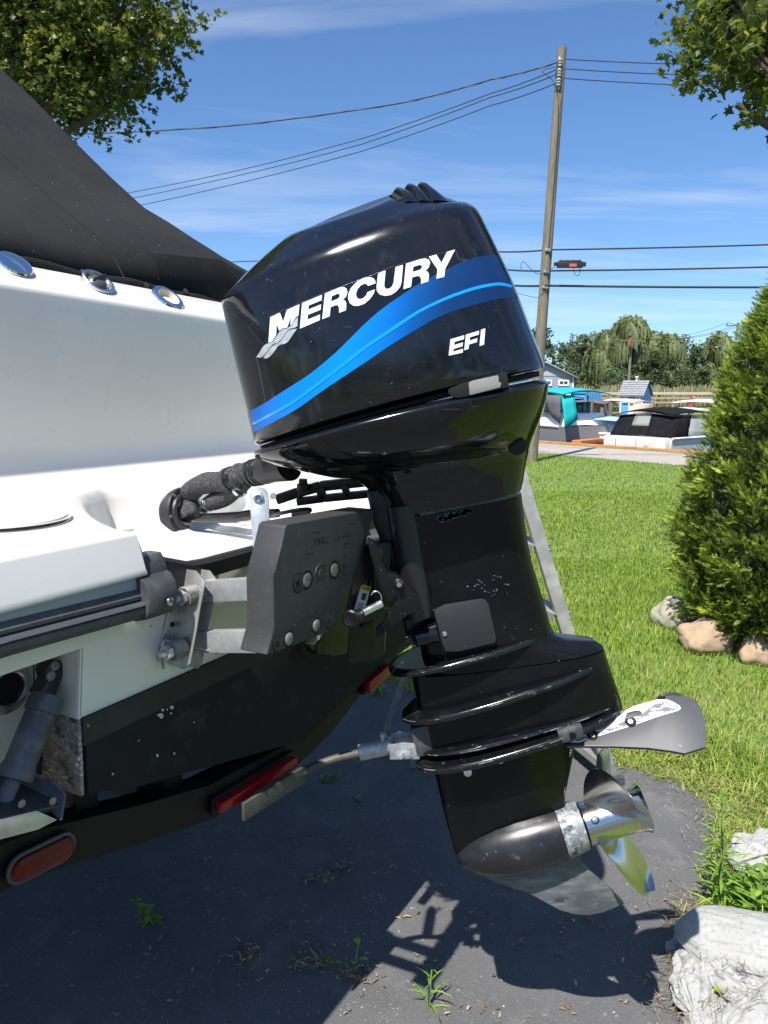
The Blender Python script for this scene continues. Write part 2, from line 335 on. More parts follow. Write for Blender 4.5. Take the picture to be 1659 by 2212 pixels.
def far_tree(name, label, px, pw, ytop, ybase, Y, kind, ncl, zb=.7, group='trees beyond the marina fence'):
    """crown spans pw px round px, from ytop down"""
    c0 = at(px, ytop, Y); w = pw / FPX * Y / 2; zt = c0.z; x = c0.x
    t = thing(name, label, 'tree', (x, Y, zb), group)
    mb = MB(); mb.tube([(x, Y, zb), (x + .1, Y, lerp(zb, zt, .4)), (x - .1, Y, lerp(zb, zt, .8))], [.035 * (zt - zb), .025 * (zt - zb), .008 * (zt - zb)], 8); 
    for k in range(5):
        a = random.uniform(0, 6.28); mb.tube([(x, Y, lerp(zb, zt, .35 + .08 * k)), (x + math.cos(a) * w * .6, Y + math.sin(a) * w * .6, lerp(zb, zt, .55 + .08 * k))], [.012 * (zt - zb), .004 * (zt - zb)], 5)
    obj('trunk', mb, m_bark, t)
    H_ = zt - zb; zlo = zb + H_ * .02
    cs, rs = [], []
    for k in range(ncl):
        a = random.uniform(0, 6.283); q = random.random() ** .6; hz = random.random()
        prof = math.sin(math.pi * min(.93, max(.08, .12 + .80 * (1 - hz)))) ** .8
        r_ = w * random.uniform(.16, .30)
        cs.append((x + math.cos(a) * (w - r_) * q * prof, Y + math.sin(a) * (w - r_) * q * prof, lerp(zlo + r_ * .6, zt - r_ * .8, hz))); rs.append(r_)
    if kind == 2:
        vs = []; cc = []
        lobes = [(random.uniform(-.62, .62), random.uniform(-.5, .5), random.uniform(.30, .52)) for _ in range(11)]
        lobes = [(lx, ly, lr, zb + H_ * (1.0 if i == 0 else (1 - .55 * lx * lx) * random.uniform(.55, .93))) for i, (lx, ly, lr) in enumerate(lobes)]
        for k in range(ncl * 44):
            lx, ly, lr, lz = random.choice(lobes); a = random.uniform(0, 6.283); q = math.sqrt(random.random()); dome = math.sqrt(max(0, 1 - q * q * .92))
            rr_ = w * lr * q * random.uniform(.85, 1.15); top = V3(x + lx * w + math.cos(a) * rr_, Y + ly * w + math.sin(a) * rr_, lz - w * lr * (1 - dome) * 1.1 + random.uniform(-.35, .35))
            L = H_ * random.uniform(.06, .30); wd = random.uniform(.10, .26) * H_ / 12; sd = V3(math.sin(a + random.uniform(-1, 1)), math.cos(a), 0) * wd; out = V3(math.cos(a), math.sin(a)) * L * .18
            mid = top + out * .8 - ZZ * L * .35; end = top + out - ZZ * min(L, top.z - zb - .3)
            vs += [top - sd * .6, top + sd * .6, mid + sd, mid - sd, mid - sd, mid + sd, end + sd * .25, end - sd * .25]
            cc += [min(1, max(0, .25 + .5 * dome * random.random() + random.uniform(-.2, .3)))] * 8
        for k in range(ncl * 30):
            lx, ly, lr, lz = random.choice(lobes); a = random.uniform(0, 6.283); q = math.sqrt(random.random()); dome = math.sqrt(max(0, 1 - q * q * .92)); rr_ = w * lr * q * random.uniform(.9, 1.25)
            p = V3(x + lx * w + math.cos(a) * rr_, Y + ly * w + math.sin(a) * rr_, lz - w * lr * (1 - dome) * 1.1 + random.uniform(-.9, .5)); s_ = random.uniform(.15, .4); u_ = V3(random.gauss(0, 1), random.gauss(0, 1), random.gauss(0, .6)).normalized() * s_; w2 = u_.cross(V3(random.gauss(0, 1), random.gauss(0, 1), random.gauss(0, 1))).normalized() * s_ * .5
            vs += [p - u_, p + w2, p + u_, p - w2]; cc += [random.uniform(.2, .9)] * 4
        Vv = np.array([tuple(p) for p in vs]); raw_mesh('crown', Vv, np.arange(len(Vv)).reshape(-1, 4), 4, m_leaf_far[2], t, cc)
    else:
        v, f, c = leafcloud(cs, rs, 60, .034 * H_ + .12, .2, tone=np.random.default_rng(int(px)).random(ncl) * .6); raw_mesh('crown', v, f, 4, m_leaf_far[kind], t, c)
    return t
# ------------------------------------------------------------------ far bank: trees, reeds, fence, buildings
far_tree('maple_tree', 'dark green round tree behind the leaning pole', 1172, 95, 706, 845, 118, 0, 46)
far_tree('maple_tree', 'bright green low tree beside the grey house roof', 1196, 60, 742, 845, 104, 1, 36)
far_tree('ash_tree', 'grey green feathery tree between grey house and willows', 1262, 110, 716, 845, 116, 3, 60)
far_tree('willow_tree', 'smaller weeping willow, left of the tallest tree', 1322, 100, 696, 845, 112, 2, 70)
far_tree('willow_tree', 'tallest weeping willow above the blue shed', 1402, 150, 686, 845, 115, 2, 110)
far_tree('alder_tree', 'dark bushy tree standing in front of the tallest willow', 1405, 92, 752, 845, 104, 0, 50)
far_tree('alder_tree', 'dark bushy tree just right of the tallest willow', 1462, 84, 762, 845, 106, 0, 46)
far_tree('alder_tree', 'dark upright tree with pointed top behind reeds', 1503, 64, 750, 845, 108, 0, 40)
far_tree('willow_tree', 'pale weeping willow next to the far leaning pole', 1560, 96, 722, 845, 110, 2, 70)
far_tree('alder_tree', 'dark tree mostly hidden behind the clipped cedar', 1640, 100, 740, 845, 108, 0, 46)
far_tree('ash_tree', 'grey green ash crown filling the gap beside the smaller willow', 1300, 120, 712, 845, 122, 3, 60)
far_tree('maple_tree', 'rounded green maple between the dark trees and pale willow', 1520, 110, 738, 845, 120, 1, 50)
far_tree('ash_tree', 'soft grey green tree behind the tallest willow, to its right', 1478, 120, 722, 845, 124, 3, 56)
far_tree('maple_tree', 'mid green maple crown behind the grey house roof', 1232, 110, 728, 845, 124, 1, 50)
far_tree('willow_bush', 'low grey green shrub under the smaller willow', 1335, 84, 796, 850, 98, 3, 36)
far_tree('alder_tree', 'wide dark tree hidden behind the motor cowl', 1090, 120, 730, 845, 112, 0, 50)
far_tree('round_bush', 'bright green bush at the corner of the grey house', 1252, 36, 792, 845, 88, 1, 26, zb=.5, group='shrubs by the marina')
# low scrub between the reeds and the tree trunks
cs_, rs_ = [], []
for k in range(330): cs_.append((random.uniform(16, 76), random.uniform(98, 126), random.uniform(1.0, 6.0))); rs_.append(random.uniform(.9, 2.0))
for k in range(170): cs_.append((random.uniform(-70, 16), random.uniform(100, 130), 1.0 + 8 * random.random() ** 1.5)); rs_.append(random.uniform(1.4, 2.6))
v, f, c = leafcloud(cs_, rs_, 60, .42, .2); o = raw_mesh('undergrowth', v, f, 4, m_leaf_far[0], None, c); o['kind'] = 'stuff'; o['label'] = 'dark scrub growing under the far trees'
# reeds
m_reed = mat('reed', (.3, .27, .15), .8, attr=((.16, .20, .07), (.46, .40, .27), (.30, .28, .15)), trans=.2)
n = 9000; X = rng.uniform(20, 62, n); Y = rng.uniform(84, 92, n); h = rng.uniform(1.3, 2.6, n) * (1 - .25 * np.sin(X * .7) ** 2); w = rng.uniform(.03, .08, n); th = rng.random(n) * 6.28
b = np.stack([X, Y, np.full(n, .6)], 1); sd = np.stack([np.cos(th), np.sin(th), 0 * th], 1) * w[:, None]; tp = b + np.stack([rng.normal(0, .16, n), rng.normal(0, .16, n), h], 1)
md_ = b * .35 + tp * .65
Vv = np.stack([b - sd * .6, b + sd * .6, md_ + sd, md_ - sd, md_ - sd, md_ + sd, tp + sd * .8, tp - sd * .8], 1).reshape(-1, 3)
o = raw_mesh('reeds', Vv, np.arange(len(Vv)).reshape(-1, 4), 4, m_reed, rnd=np.repeat(np.clip(rng.random(n), 0, 1), 8)); o['kind'] = 'stuff'; o['label'] = 'band of tall tan reeds behind the fence'

# fence
m_fence = mat('weathered_board', (.38, .31, .23), .85, var=(1.5, .4, .7, (.29, .24, .18)))
m_fcap = mat('fence_cap_board', (.55, .46, .34), .85, var=(1.5, .4, .7, (.45, .37, .27)))
FY = 78.0
def fpt(px): return at(px, 850, FY).x
fx0, fx1 = fpt(1275), fpt(1680)
fence = thing('fence', 'long weathered board fence in front of the reeds', 'fence', ((fx0 + fx1) / 2, FY, .5))
ztop = 2.05; nb = 9
for k in range(nb + 1):
    x = lerp(fx0, fx1, k / nb); mb = MB(); mb.box((x, FY + .07, 1.2), (.07, 0, 0), (0, .05, 0), (0, 0, .85)); obj('post', mb, m_fence, fence)
for k in range(nb):
    xa, xb = lerp(fx0, fx1, k / nb), lerp(fx0, fx1, (k + 1) / nb)
    for z, hh, mm in ((ztop, .13, m_fcap), (1.55, .09, m_fence), (1.12, .09, m_fence)):
        mb = MB(); mb.box(((xa + xb) / 2, FY, z + random.uniform(-.015, .015)), ((xb - xa) / 2 - .004, 0, 0), (0, .02, 0), (0, 0, hh)); obj('rail', mb, mm, fence)

# grey house
m_siding = mat('grey_siding', (.30, .32, .37), .7, bump=(9, .6, .05, (.01, .01, 1)))
m_gable = mat('light_gable_siding', (.42, .43, .46), .7)
m_shingle = mat('grey_shingle', (.30, .30, .31), .9, var=(3, .4, .7, (.22, .22, .23)))
m_wtrim = mat('white_trim', (.75, .75, .74), .6)
m_glass_d = mat('dark_window_glass', (.03, .035, .04), .05, spec=.8)
HY = 84.0; hx1 = at(1236, 860, HY).x; hx0 = hx1 - 6.4; hd = 9.0; zE = at(1236, 812, HY).z; zP = at(1180, 781, HY).z; hb = .0
hs = thing('house', 'grey two storey gabled house behind the moored boats', 'house', ((hx0 + hx1) / 2, HY, hb))
hm = (hx0 + hx1) / 2
mb = MB(); mb.prism([(hx0, HY, hb), (hx1, HY, hb), (hx1, HY, zE), (hx0, HY, zE)], (0, hd, 0)); obj('wall', mb, m_siding, hs)
mb = MB(); mb.prism([(hx0 - .05, HY - .04, zE), (hx1 + .05, HY - .04, zE), (hm, HY - .04, zP - .15)], (0, hd, 0)); obj('gable', mb, m_gable, hs)
for sgn, xe in ((-1, hx0 - .55), (1, hx1 + .55)):
    mb = MB(); ze = zE - .15; mb.prism([(hm, HY - .5, zP), (xe, HY - .5, ze), (xe, HY - .5, ze - .16), (hm, HY - .5, zP - .16)], (0, hd + 1, 0)); obj('roof', mb, m_shingle, hs)
def window(x0, x1, z0, z1, y, par, bars=1):
    fr = MB(); t_ = .09
    fr.box(((x0 + x1) / 2, y, z1), ((x1 - x0) / 2 + t_, 0, 0), (0, .05, 0), (0, 0, t_)); fr.box(((x0 + x1) / 2, y, z0), ((x1 - x0) / 2 + t_, 0, 0), (0, .05, 0), (0, 0, t_))
    for k in range(bars + 2):
        xx = lerp(x0, x1, k / (bars + 1)); fr.box((xx, y - .01, (z0 + z1) / 2), (t_ * (1 if k in (0, bars + 1) else .5), 0, 0), (0, .05, 0), (0, 0, (z1 - z0) / 2))
    w_ = obj('window', fr, m_wtrim, par); gl = MB(); gl.box(((x0 + x1) / 2, y + .03, (z0 + z1) / 2), ((x1 - x0) / 2, 0, 0), (0, .01, 0), (0, 0, (z1 - z0) / 2)); obj('pane', gl, m_glass_d, w_)
wx = at(1217, 820, HY); window(wx.x - .5, wx.x + .55, at(1217, 832, HY).z, at(1217, 822, HY).z, HY - .05, hs)
wx = at(1180, 820, HY); window(wx.x - .5, wx.x + .55, at(1217, 832, HY).z, at(1217, 822, HY).z, HY - .05, hs)
mb = MB(); mb.box((at(1225, 850, HY).x, HY - .05, 1.1), (.5, 0, 0), (0, .04, 0), (0, 0, 1.0)); obj('door', mb, m_wtrim, hs, bevel=.01)
mb = MB(); mb.box((hx1 + .02, HY - .03, (zE + hb) / 2), (.08, 0, 0), (0, .05, 0), (0, 0, (zE - hb) / 2)); obj('corner_board', mb, m_wtrim, hs)

# shipping container
m_cblue = mat('container_blue', (.10, .36, .68), .55, var=(2, .45, .7, (.13, .42, .74)))
cxa, cxb, cxc = at(1228, 850, 74).x, at(1262, 850, 73).x, at(1293, 850, 76).x; zt = at(1260, 848, 73).z
ct = thing('container', 'blue ribbed shipping container between house and shed', 'container', (cxb, 74, -.5))
mb = MB(); mb.add([(cxa, 73.2, -.5), (cxb, 72.6, -.5), (cxb, 72.6, zt), (cxa, 73.2, zt), (cxc, 75, -.5), (cxc, 75, zt), (cxa + 1.5, 76, -.5), (cxa + 1.5, 76, zt)], [(0, 1, 2, 3), (1, 4, 5, 2), (4, 6, 7, 5), (6, 0, 3, 7), (3, 2, 5, 7)]); obj('shell', mb, m_cblue, ct)
for k in range(9):
    q = (k + .5) / 9; p = V3(lerp(cxb, cxc, q), lerp(72.6, 75, q), (zt - .5) / 2); mb = MB(); mb.box(p, V3(cxc - cxb, 2.4) * .028, V3(2.4, -(cxc - cxb)).normalized() * .05, (0, 0, (zt + .5) / 2 - .08)); obj('rib', mb, m_cblue, ct)
mb = MB(); mb.box(((cxa + cxb) / 2, 72.85, zt), ((cxb - cxa) / 2, -.3, 0), (0, .08, 0), (0, 0, .07)); obj('top_rail', mb, m_cblue, ct)

# blue shed
m_shed = mat('shed_blue', (.13, .40, .72), .6, var=(3, .45, .7, (.16, .44, .76)))
SY = 64.0
sx0, sx1, sx2 = at(1341, 850, SY).x, at(1387, 850, SY).x, at(1414, 850, SY + 1.6).x
zE = at(1364, 852, SY).z; zP = at(1395, 822, SY + .9).z; sb = -.3; sd = 2.6
shed = thing('shed', 'small blue shed with grey shingle roof and white door', 'shed', ((sx0 + sx1) / 2, SY, sb))
A_, Bp, Cp, D_ = V3(sx0, SY), V3(sx1, SY), V3(sx2, SY + sd), V3(sx0 + sx2 - sx1, SY + sd)
mid = (Bp + Cp) / 2; midL = (A_ + D_) / 2
def zz_(p, z): return V3(p.x, p.y, z)
mb = MB(); mb.prism([zz_(p, sb) for p in (A_, Bp, Cp, D_)], (0, 0, zE - sb)); 
mb.add([zz_(Bp, zE), zz_(Cp, zE), zz_(mid, zP - .1), zz_(A_, zE), zz_(D_, zE), zz_(midL, zP - .1)], [(0, 1, 2), (3, 5, 4), (0, 2, 5, 3), (1, 4, 5, 2)]); obj('wall', mb, m_shed, shed, flat_shade=True)
ov = (Bp - A_).normalized() * .22
rf = (Bp - Cp); rf.normalize()
nrow, ncol = 7, 10
for sname, E0, E1 in (('f', A_ - ov + rf * .25, Bp + ov + rf * .25), ('b', D_ - ov - rf * .25, Cp + ov - rf * .25)):
    r0, r1 = zz_(midL, zP) - ov, zz_(mid, zP) + ov; e0, e1 = zz_(E0, zE - .12), zz_(E1, zE - .12)
    mb = MB(); mb.prism([e0, e1, r1, r0], (0, 0, -.06)); ro = obj('roof', mb, m_shingle, shed)
    if sname == 'f':
        for k in range(nrow):
            for j in range(ncol):
                q0, q1 = k / nrow, (k + 1) / nrow; u0, u1 = j / ncol, (j + 1) / ncol
                def rp(u, q): return e0.lerp(e1, u).lerp(r0.lerp(r1, u), q) 
                sh = MB(); nn_ = V3(0, -.5, .87); lift = .02 + .012 * random.random()
                sh.add([rp(u0 + .004, q0) + nn_ * (lift + .03), rp(u1 - .004, q0) + nn_ * (lift + .03), rp(u1 - .004, q1) + nn_ * lift * .4, rp(u0 + .004, q1) + nn_ * lift * .4, rp(u0 + .004, q0), rp(u1 - .004, q0)], [(0, 1, 2, 3), (4, 5, 1, 0)])
                obj('shingle', sh, m_shingle, ro, flat_shade=True)
bx = MB()
for p in (A_, Bp, Cp): bx.box(zz_(p, (zE + sb) / 2), (.06, 0, 0), (0, .06, 0), (0, 0, (zE - sb) / 2))
obj('corner_board', bx, m_wtrim, shed)
for q in (.4, .75):
    p = Bp.lerp(Cp, q); mb = MB(); mb.box(zz_(p, (zE + sb) / 2) + V3(.02, -.02), (.035, 0, 0), (0, .02, 0), (0, 0, (zE - sb) / 2)); obj('batten', mb, m_wtrim, shed)
window(at(1347, 860, SY).x, at(1353.5, 860, SY).x, at(1350, 868, SY).z, at(1350, 857, SY).z, SY - .05, shed, 0)
window(at(1374, 860, SY).x, at(1380.5, 860, SY).x, at(1378, 868, SY).z, at(1378, 857, SY).z, SY - .05, shed, 0)
dx0, dx1 = at(1358, 860, SY).x, at(1370, 860, SY).x
mb = MB(); mb.box(((dx0 + dx1) / 2, SY - .03, (zE + sb) / 2 - .1), ((dx1 - dx0) / 2, 0, 0), (0, .03, 0), (0, 0, (zE - sb) / 2 - .12)); dr = obj('door', mb, m_wtrim, shed)
for k in range(3):
    xx = lerp(dx0, dx1, .28 + .22 * k); mb = MB(); mb.box((xx, SY - .07, 1.35), (.035, 0, 0), (0, .02, 0), (0, 0, .38)); obj('pane', mb, m_glass_d, dr)
mb = MB(); mb.lathe(zz_(mid, zP) - (Bp - A_).normalized() * .9, ZZ, [(0, .1), (.25, .1), (.26, .16), (.36, .16), (.38, 0.02)], 10); obj('roof_vent', mb, m_wtrim, shed)

# far utility poles and lines
m_pole = mat('weathered_pole', (.215, .185, .14), .9, var=[(2.2, .40, .62, (.14, .12, .088), (6, 6, .5)), (9, .5, .7, (.27, .24, .19), (5, 5, .3))], bump=(14, .9, .02, (5, 5, .3)))
m_wire = mat('black_cable', (.035, .037, .040), .6)
m_galv = mat('galvanised_steel', (.55, .57, .58), .38, .85, var=(14, .42, .62, (.42, .44, .46)), roughvar=(20, .3, .55))
m_ins = mat('grey_porcelain', (.30, .30, .31), .3)
p2 = thing('utility_pole', 'far pole carrying a rusty orange transformer box', 'pole', (at(1357, 845, 80).x, 80, .4))
b0, t0 = at(1357, 850, 80), at(1364, 729, 80)
mb = MB(); mb.tube([b0, t0], [.16, .12], 10); obj('shaft', mb, m_pole, p2)
mb = MB(); q = at(1360, 742, 79.7); mb.lathe(at(1359, 750, 79.5), ZZ, [(0, .18), (.03, .20), (.78, .20), (.80, .20), (.82, .10)], 12); obj('transformer', mb, mat('orange_tank', (.34, .13, .06), .7), p2)
mb = MB(); mb.box(t0 - ZZ * .3, (1.1, 0, 0), (0, .06, 0), (0, 0, .06)); obj('crossarm', mb, m_pole, p2)
p3 = thing('utility_pole', 'far leaning pole with a crossarm beside the pale willow', 'pole', (at(1571, 850, 95).x, 95, .5))
b0, t3 = at(1570, 848, 95), at(1595, 697, 95)
mb = MB(); mb.tube([b0, t3], [.19, .14], 10); obj('shaft', mb, m_pole, p3)
mb = MB(); mb.box(t3 - ZZ * .35, (1.5, 0, 0), (0, .06, 0), (0, 0, .07)); obj('crossarm', mb, m_pole, p3)
for s in (-1.4, -.5, .5, 1.4):
    mb = MB(); mb.lathe(t3 - ZZ * .3 + V3(s, 0), ZZ, [(0, .05), (.2, .09), (.3, .04)], 8); obj('insulator', mb, m_ins, p3)
def wire(name, label, pts, rad, sag=0, n=14, group=None, twist=0):
    P_ = []
    for a, b_ in zip(pts[:-1], pts[1:]):
        for k in range(n):
            t = k / n; p = Vector(a).lerp(Vector(b_), t); p.z -= sag * 4 * t * (1 - t); P_.append(p)
    P_.append(Vector(pts[-1])); mb = MB(); mb.tube(P_, rad, 6)
    if twist:
        P2 = [p + V3(math.sin(i * 1.9) * twist, 0, math.cos(i * 1.9) * twist) for i, p in enumerate(P_)]; mb.tube(P2, rad * .8, 5)
    return tag(obj(name, mb, m_wire), label, 'cable', group)
for (s, w1_, w2_) in ((-1.3, 'left end of its', 'uppermost'), (.5, 'middle of its', 'middle'), (1.3, 'right end of its', 'lowest')):
    wire('power_line', 'thin far line from the transformer pole to the %s crossarm' % w1_, [t0 + V3(s * .8, 0, -.2), t3 + V3(s, 0, 0)], .022, .7, group='lines between the distant poles')
    wire('power_line', '%s thin far line leaving the distant crossarm pole' % w2_, [t3 + V3(s, 0, 0), t3 + V3(40 + s, 25, .6)], .022, .9, group='lines leaving the far crossarm pole')
    wire('power_line', '%s thin far line running past the transformer pole to the house' % w2_, [t0 + V3(s * .8, 0, -.2), t0 + V3(-30 + s, 12, -1.5)], .022, .7, group='lines running past the transformer pole')
# ------------------------------------------------------------------ moored boats
m_gelw = mat('white_gelcoat', (.78, .78, .76), .3, coat=.3)
m_gelg = mat('grey_gelcoat', (.22, .23, .24), .35, coat=.3)
m_cream = mat('cream_gelcoat', (.70, .68, .60), .35)
m_cvblk = mat('black_canvas', (.010, .010, .012), .9, spec=.1, var=(4, .4, .7, (.016, .016, .019)))
m_teal = mat('teal_canvas', (.0, .33, .33), .8)
m_greycv = mat('grey_canvas', (.10, .10, .115), .85)
m_beige = mat('beige_canvas', (.50, .40, .31), .85)
m_ltblue = mat('light_blue_cover', (.30, .45, .60), .8, var=(2, .4, .7, (.36, .51, .66)))
m_chrome = mat('polished_steel', (.80, .80, .81), .08, 1.0)
m_vinyl = mat('clear_vinyl', (.42, .44, .42), .12, alpha=.55)
m_glasst = mat('tinted_glass', (.05, .09, .09), .05, alpha=.7, spec=.8)
m_dock = mat('dock_wood', (.33, .28, .22), .9, var=(2, .4, .7, (.25, .21, .17)))
m_red = mat('red_cloth', (.36, .025, .03), .8)
class Loc:
    def __init__(s, p, fwd): s.p = Vector(p); s.y = Vector((fwd.x, fwd.y, 0)).normalized(); s.x = V3(s.y.y, -s.y.x)
    def __call__(s, x, y, z): return s.p + s.x * x + s.y * y + ZZ * z
WZ = -.72
def hull_rings(L, W, h, lo):
    rs = []
    for q in (0, .25, .5, .7, .85, .95, 1.0):
        b = W / 2 * (1 - max(0, (q - .35) / .65) ** 2.2) + .02; sh = h * (1 + .28 * q * q); y = q * L; kz = -.35 if q < .8 else lerp(-.35, .1, (q - .8) / .2)
        rs.append([lo(-b, y + (.12 * L if q > .9 else 0) * (q - .9) * 5, sh), lo(-b * .92, y, .12), lo(0, y - .03 * L * q, kz), lo(b * .92, y, .12), lo(b, y + (.12 * L if q > .9 else 0) * (q - .9) * 5, sh)])
    return rs
def boat(label, p, fwd, L, W, h, hullm, deckm, group=None):
    t = thing('moored_boat', label, 'boat', V3(p.x, p.y, WZ), group); lo = Loc(V3(p.x, p.y, WZ), fwd)
    rs = hull_rings(L, W, h, lo); mb = MB(); mb.rings(rs, True, True, False); mb.add(rs[0], [(0, 1, 2, 3, 4)]); obj('hull', mb, hullm, t, sharp=50)
    mb = MB(); rows = [[r_[0], r_[0].lerp(r_[4], .5) + ZZ * .06, r_[4]] for r_ in rs]; mb.sheet(rows); obj('deck', mb, deckm, t)
    mb = MB(); mb.tube([r_[0] for r_ in rs] , .045, 6); mb.tube([r_[4] for r_ in rs], .045, 6); obj('rub_rail', mb, deckm, t)
    return t, lo
def patch(name, rows, m, par, solid=.02): mb = MB(); mb.sheet(rows); return obj(name, mb, m, par, solid=solid, sharp=50)
def rail(par, pts, h, lo, m=None):
    mb = MB(); top = [lo(*p) + ZZ * h for p in pts]; mb.tube(top, .018, 6)
    for p, q in zip(pts, top): mb.tube([lo(*p), q], .014, 5)
    return obj('bow_rail', mb, m or m_chrome, par)

# the black camper boat, stern towards the lane
sb0 = (at(1313, 958, 26) ); sL = on(1313, 950, Q(0, .8), QN); sR = on(1450, 965, Q(0, .8), QN)
pc = (sL + sR) / 2; Wb = (sR - sL).length
t, lo = boat('white boat with black camper canvas, stern against the seawall', pc, QN, 6.8, Wb, 1.05, m_cream, m_gelw)
hw = Wb / 2
zc_ = on(1380, 890, Q(0, 1.2), QN).z - WZ; zl = 1.02
mb = MB(); mb.box(lo(0, -.12, .72), lo.x * (hw * .97), lo.y * .16, ZZ * .36); obj('transom', mb, m_cream, t, bevel=.05)
def cam_pt(u, v): return lo(lerp(-hw * .97, hw * .97, u) * lerp(1, .86, v), lerp(.02, .35, v), lerp(zl, zc_ * .93, v) + .10 * math.sin(math.pi * u) * v)
patch('camper_curtain', [[cam_pt(u / 10, v / 4) for u in range(4)] for v in range(5)], m_cvblk, t)
patch('camper_curtain', [[cam_pt(u / 10, v / 4) for u in range(6, 11)] for v in range(5)], m_cvblk, t)
patch('camper_curtain', [[cam_pt(u / 10, v / 8) for u in range(3, 7)] for v in range(5)], m_cvblk, t)
patch('clear_window', [[cam_pt(u / 10, .5 + v / 8) for u in range(3, 7)] for v in range(5)], m_vinyl, t, .005)
patch('side_curtain', [[lo(hw * .97 * lerp(1, .86, v / 3), lerp(.02, .35, v / 3) + u * .3, lerp(zl, zc_ * .93, v / 3)) for u in range(4)] for v in range(4)], m_cvblk, t)
patch('side_curtain', [[lo(-hw * .97 * lerp(1, .86, v / 3), lerp(.02, .35, v / 3) + u * .5, lerp(zl, zc_ * .93, v / 3)) for u in range(5)] for v in range(4)], m_cvblk, t)
patch('side_window', [[lo(hw * .97 * lerp(1, .84, v / 3), lerp(.02, .35, v / 3) + .9 + u * .35, lerp(zl + .1, zc_ * .92, v / 3)) for u in range(4)] for v in range(4)], m_vinyl, t, .005)
patch('canvas_roof', [[lo(lerp(-hw * .88, hw * .88, u / 8), lerp(.22, 3.0, v / 6), zc_ * .93 + .14 * math.sin(math.pi * u / 8) + .16 * math.sin(math.pi * min(1, .15 + v / 7))) for u in range(9)] for v in range(7)], m_cvblk, t, .03)
patch('windshield', [[lo(lerp(-hw * .8, hw * .9, u / 5), lerp(3.3, 2.7, v / 2) + (.5 if 1 < u < 4 else 0), lerp(1.15, 1.75, v / 2)) for u in range(6)] for v in range(3)], m_glasst, t, .01)
mb = MB(); mb.box(lo(hw * .42, -.34, .55), lo.x * .13, lo.y * .10, ZZ * .10); mb.tube([lo(hw * .42, -.34, .6), lo(hw * .42, -.33, .82)], .05, 8); obj('outdrive_cap', mb, m_galv, t, bevel=.02)
for k, (xa_, za_, xb_, zb2) in enumerate(((-.36, .1, -.05, .95), (-.05, .95, .12, .1), (-.3, .62, .16, .70), (.16, .1, .05, .95))):
    mb = MB(); mb.tube([lo(hw * xa_, .55, lerp(zl, zc_ * .9, za_)), lo(hw * xb_, .55, lerp(zl, zc_ * .9, zb2))], .028, 6); obj('canopy_frame', mb, m_galv, t)
rail(t, [(hw * .98, 2.6, 1.12), (hw * .98, 3.6, 1.15), (hw * .9, 4.6, 1.2), (hw * .55, 5.8, 1.3)], .4, lo)
mb = MB(); mb.prism([lo(-hw * .96, -.285, .60), lo(hw * .96, -.285, .60), lo(hw * .96, -.285, .63), lo(-hw * .96, -.285, .63)], lo.y * -.012); obj('rub_strip', mb, m_gelg, t)
for k in (-.55, .1):
    mb = MB(); mb.box(lo(hw * k, -.283, .85), lo.x * .012, lo.y * .006, ZZ * .17); obj('panel_seam', mb, m_gelg, t)
for k in range(9):
    mb = MB(); mb.lathe(lo(lerp(-hw * .85, hw * .85, k / 8), -.03, zl + .03), lo.y * -1, [(0, .018), (.015, .012)], 8); obj('snap', mb, m_chrome, t)

# teal topped cruiser
p = on(1262, 940, Q(0, 2.6), QN)
t, lo = boat('white cruiser with bright teal bimini and grey side drape', p, (QS * -1 + QN * .18), 6.5, 2.4, 1.25, m_gelg, m_gelw)
mb = MB(); mb.prism([lo(-1.1, .2, 1.2), lo(-1.1, 5.2, 1.4), lo(-.7, 4.4, 1.75), lo(-.8, .5, 1.75)], lo.x * 2.2); obj('cabin', mb, m_gelw, t, bevel=.08)
patch('windshield', [[lo(lerp(-.95, .95, u / 5), lerp(3.4, 2.6, v / 2), lerp(1.72, 2.25, v / 2)) for u in range(6)] for v in range(3)], m_glasst, t, .01)
for s in (-1, 1):
    patch('side_glass', [[lo(s * .98, lerp(.9, 3.2, u / 4), lerp(1.72, 2.2 - .05 * u, v)) for u in range(5)] for v in range(2)], m_glasst, t, .01)
patch('bimini_top', [[lo(lerp(-1.15, 1.15, u / 6), lerp(-.1, 3.1, v / 6), 2.45 + .16 * math.sin(math.pi * u / 6) + .16 * math.sin(math.pi * (v + .6) / 7)) for u in range(7)] for v in range(7)], m_teal, t, .03)
patch('side_drape', [[lo(-1.13, lerp(.05, 1.45, u / 3) - (.9 * (1 - v / 3) * u / 3), lerp(1.35 + .25 * u / 3, 2.45, v / 3)) for u in range(4)] for v in range(4)], m_greycv, t)
patch('rear_drape', [[lo(lerp(-1.14, -.55, u / 4), .0 - .30 * (1 - v / 3), lerp(1.15 + .1 * u, 2.45, v / 3)) for u in range(5)] for v in range(4)], m_teal, t)
rail(t, [(1.1, 2.6, 1.35), (1.05, 3.6, 1.4), (.8, 4.9, 1.5), (.3, 6.0, 1.55)], .42, lo)
mb = MB(); mb.tube([lo(1.0, 3.3, 1.7), lo(1.05, 2.7, 2.45)], .03); mb.tube([lo(1.12, 1.3, 1.7), lo(1.1, 1.25, 2.45)], .03); obj('top_frame', mb, m_teal, t)

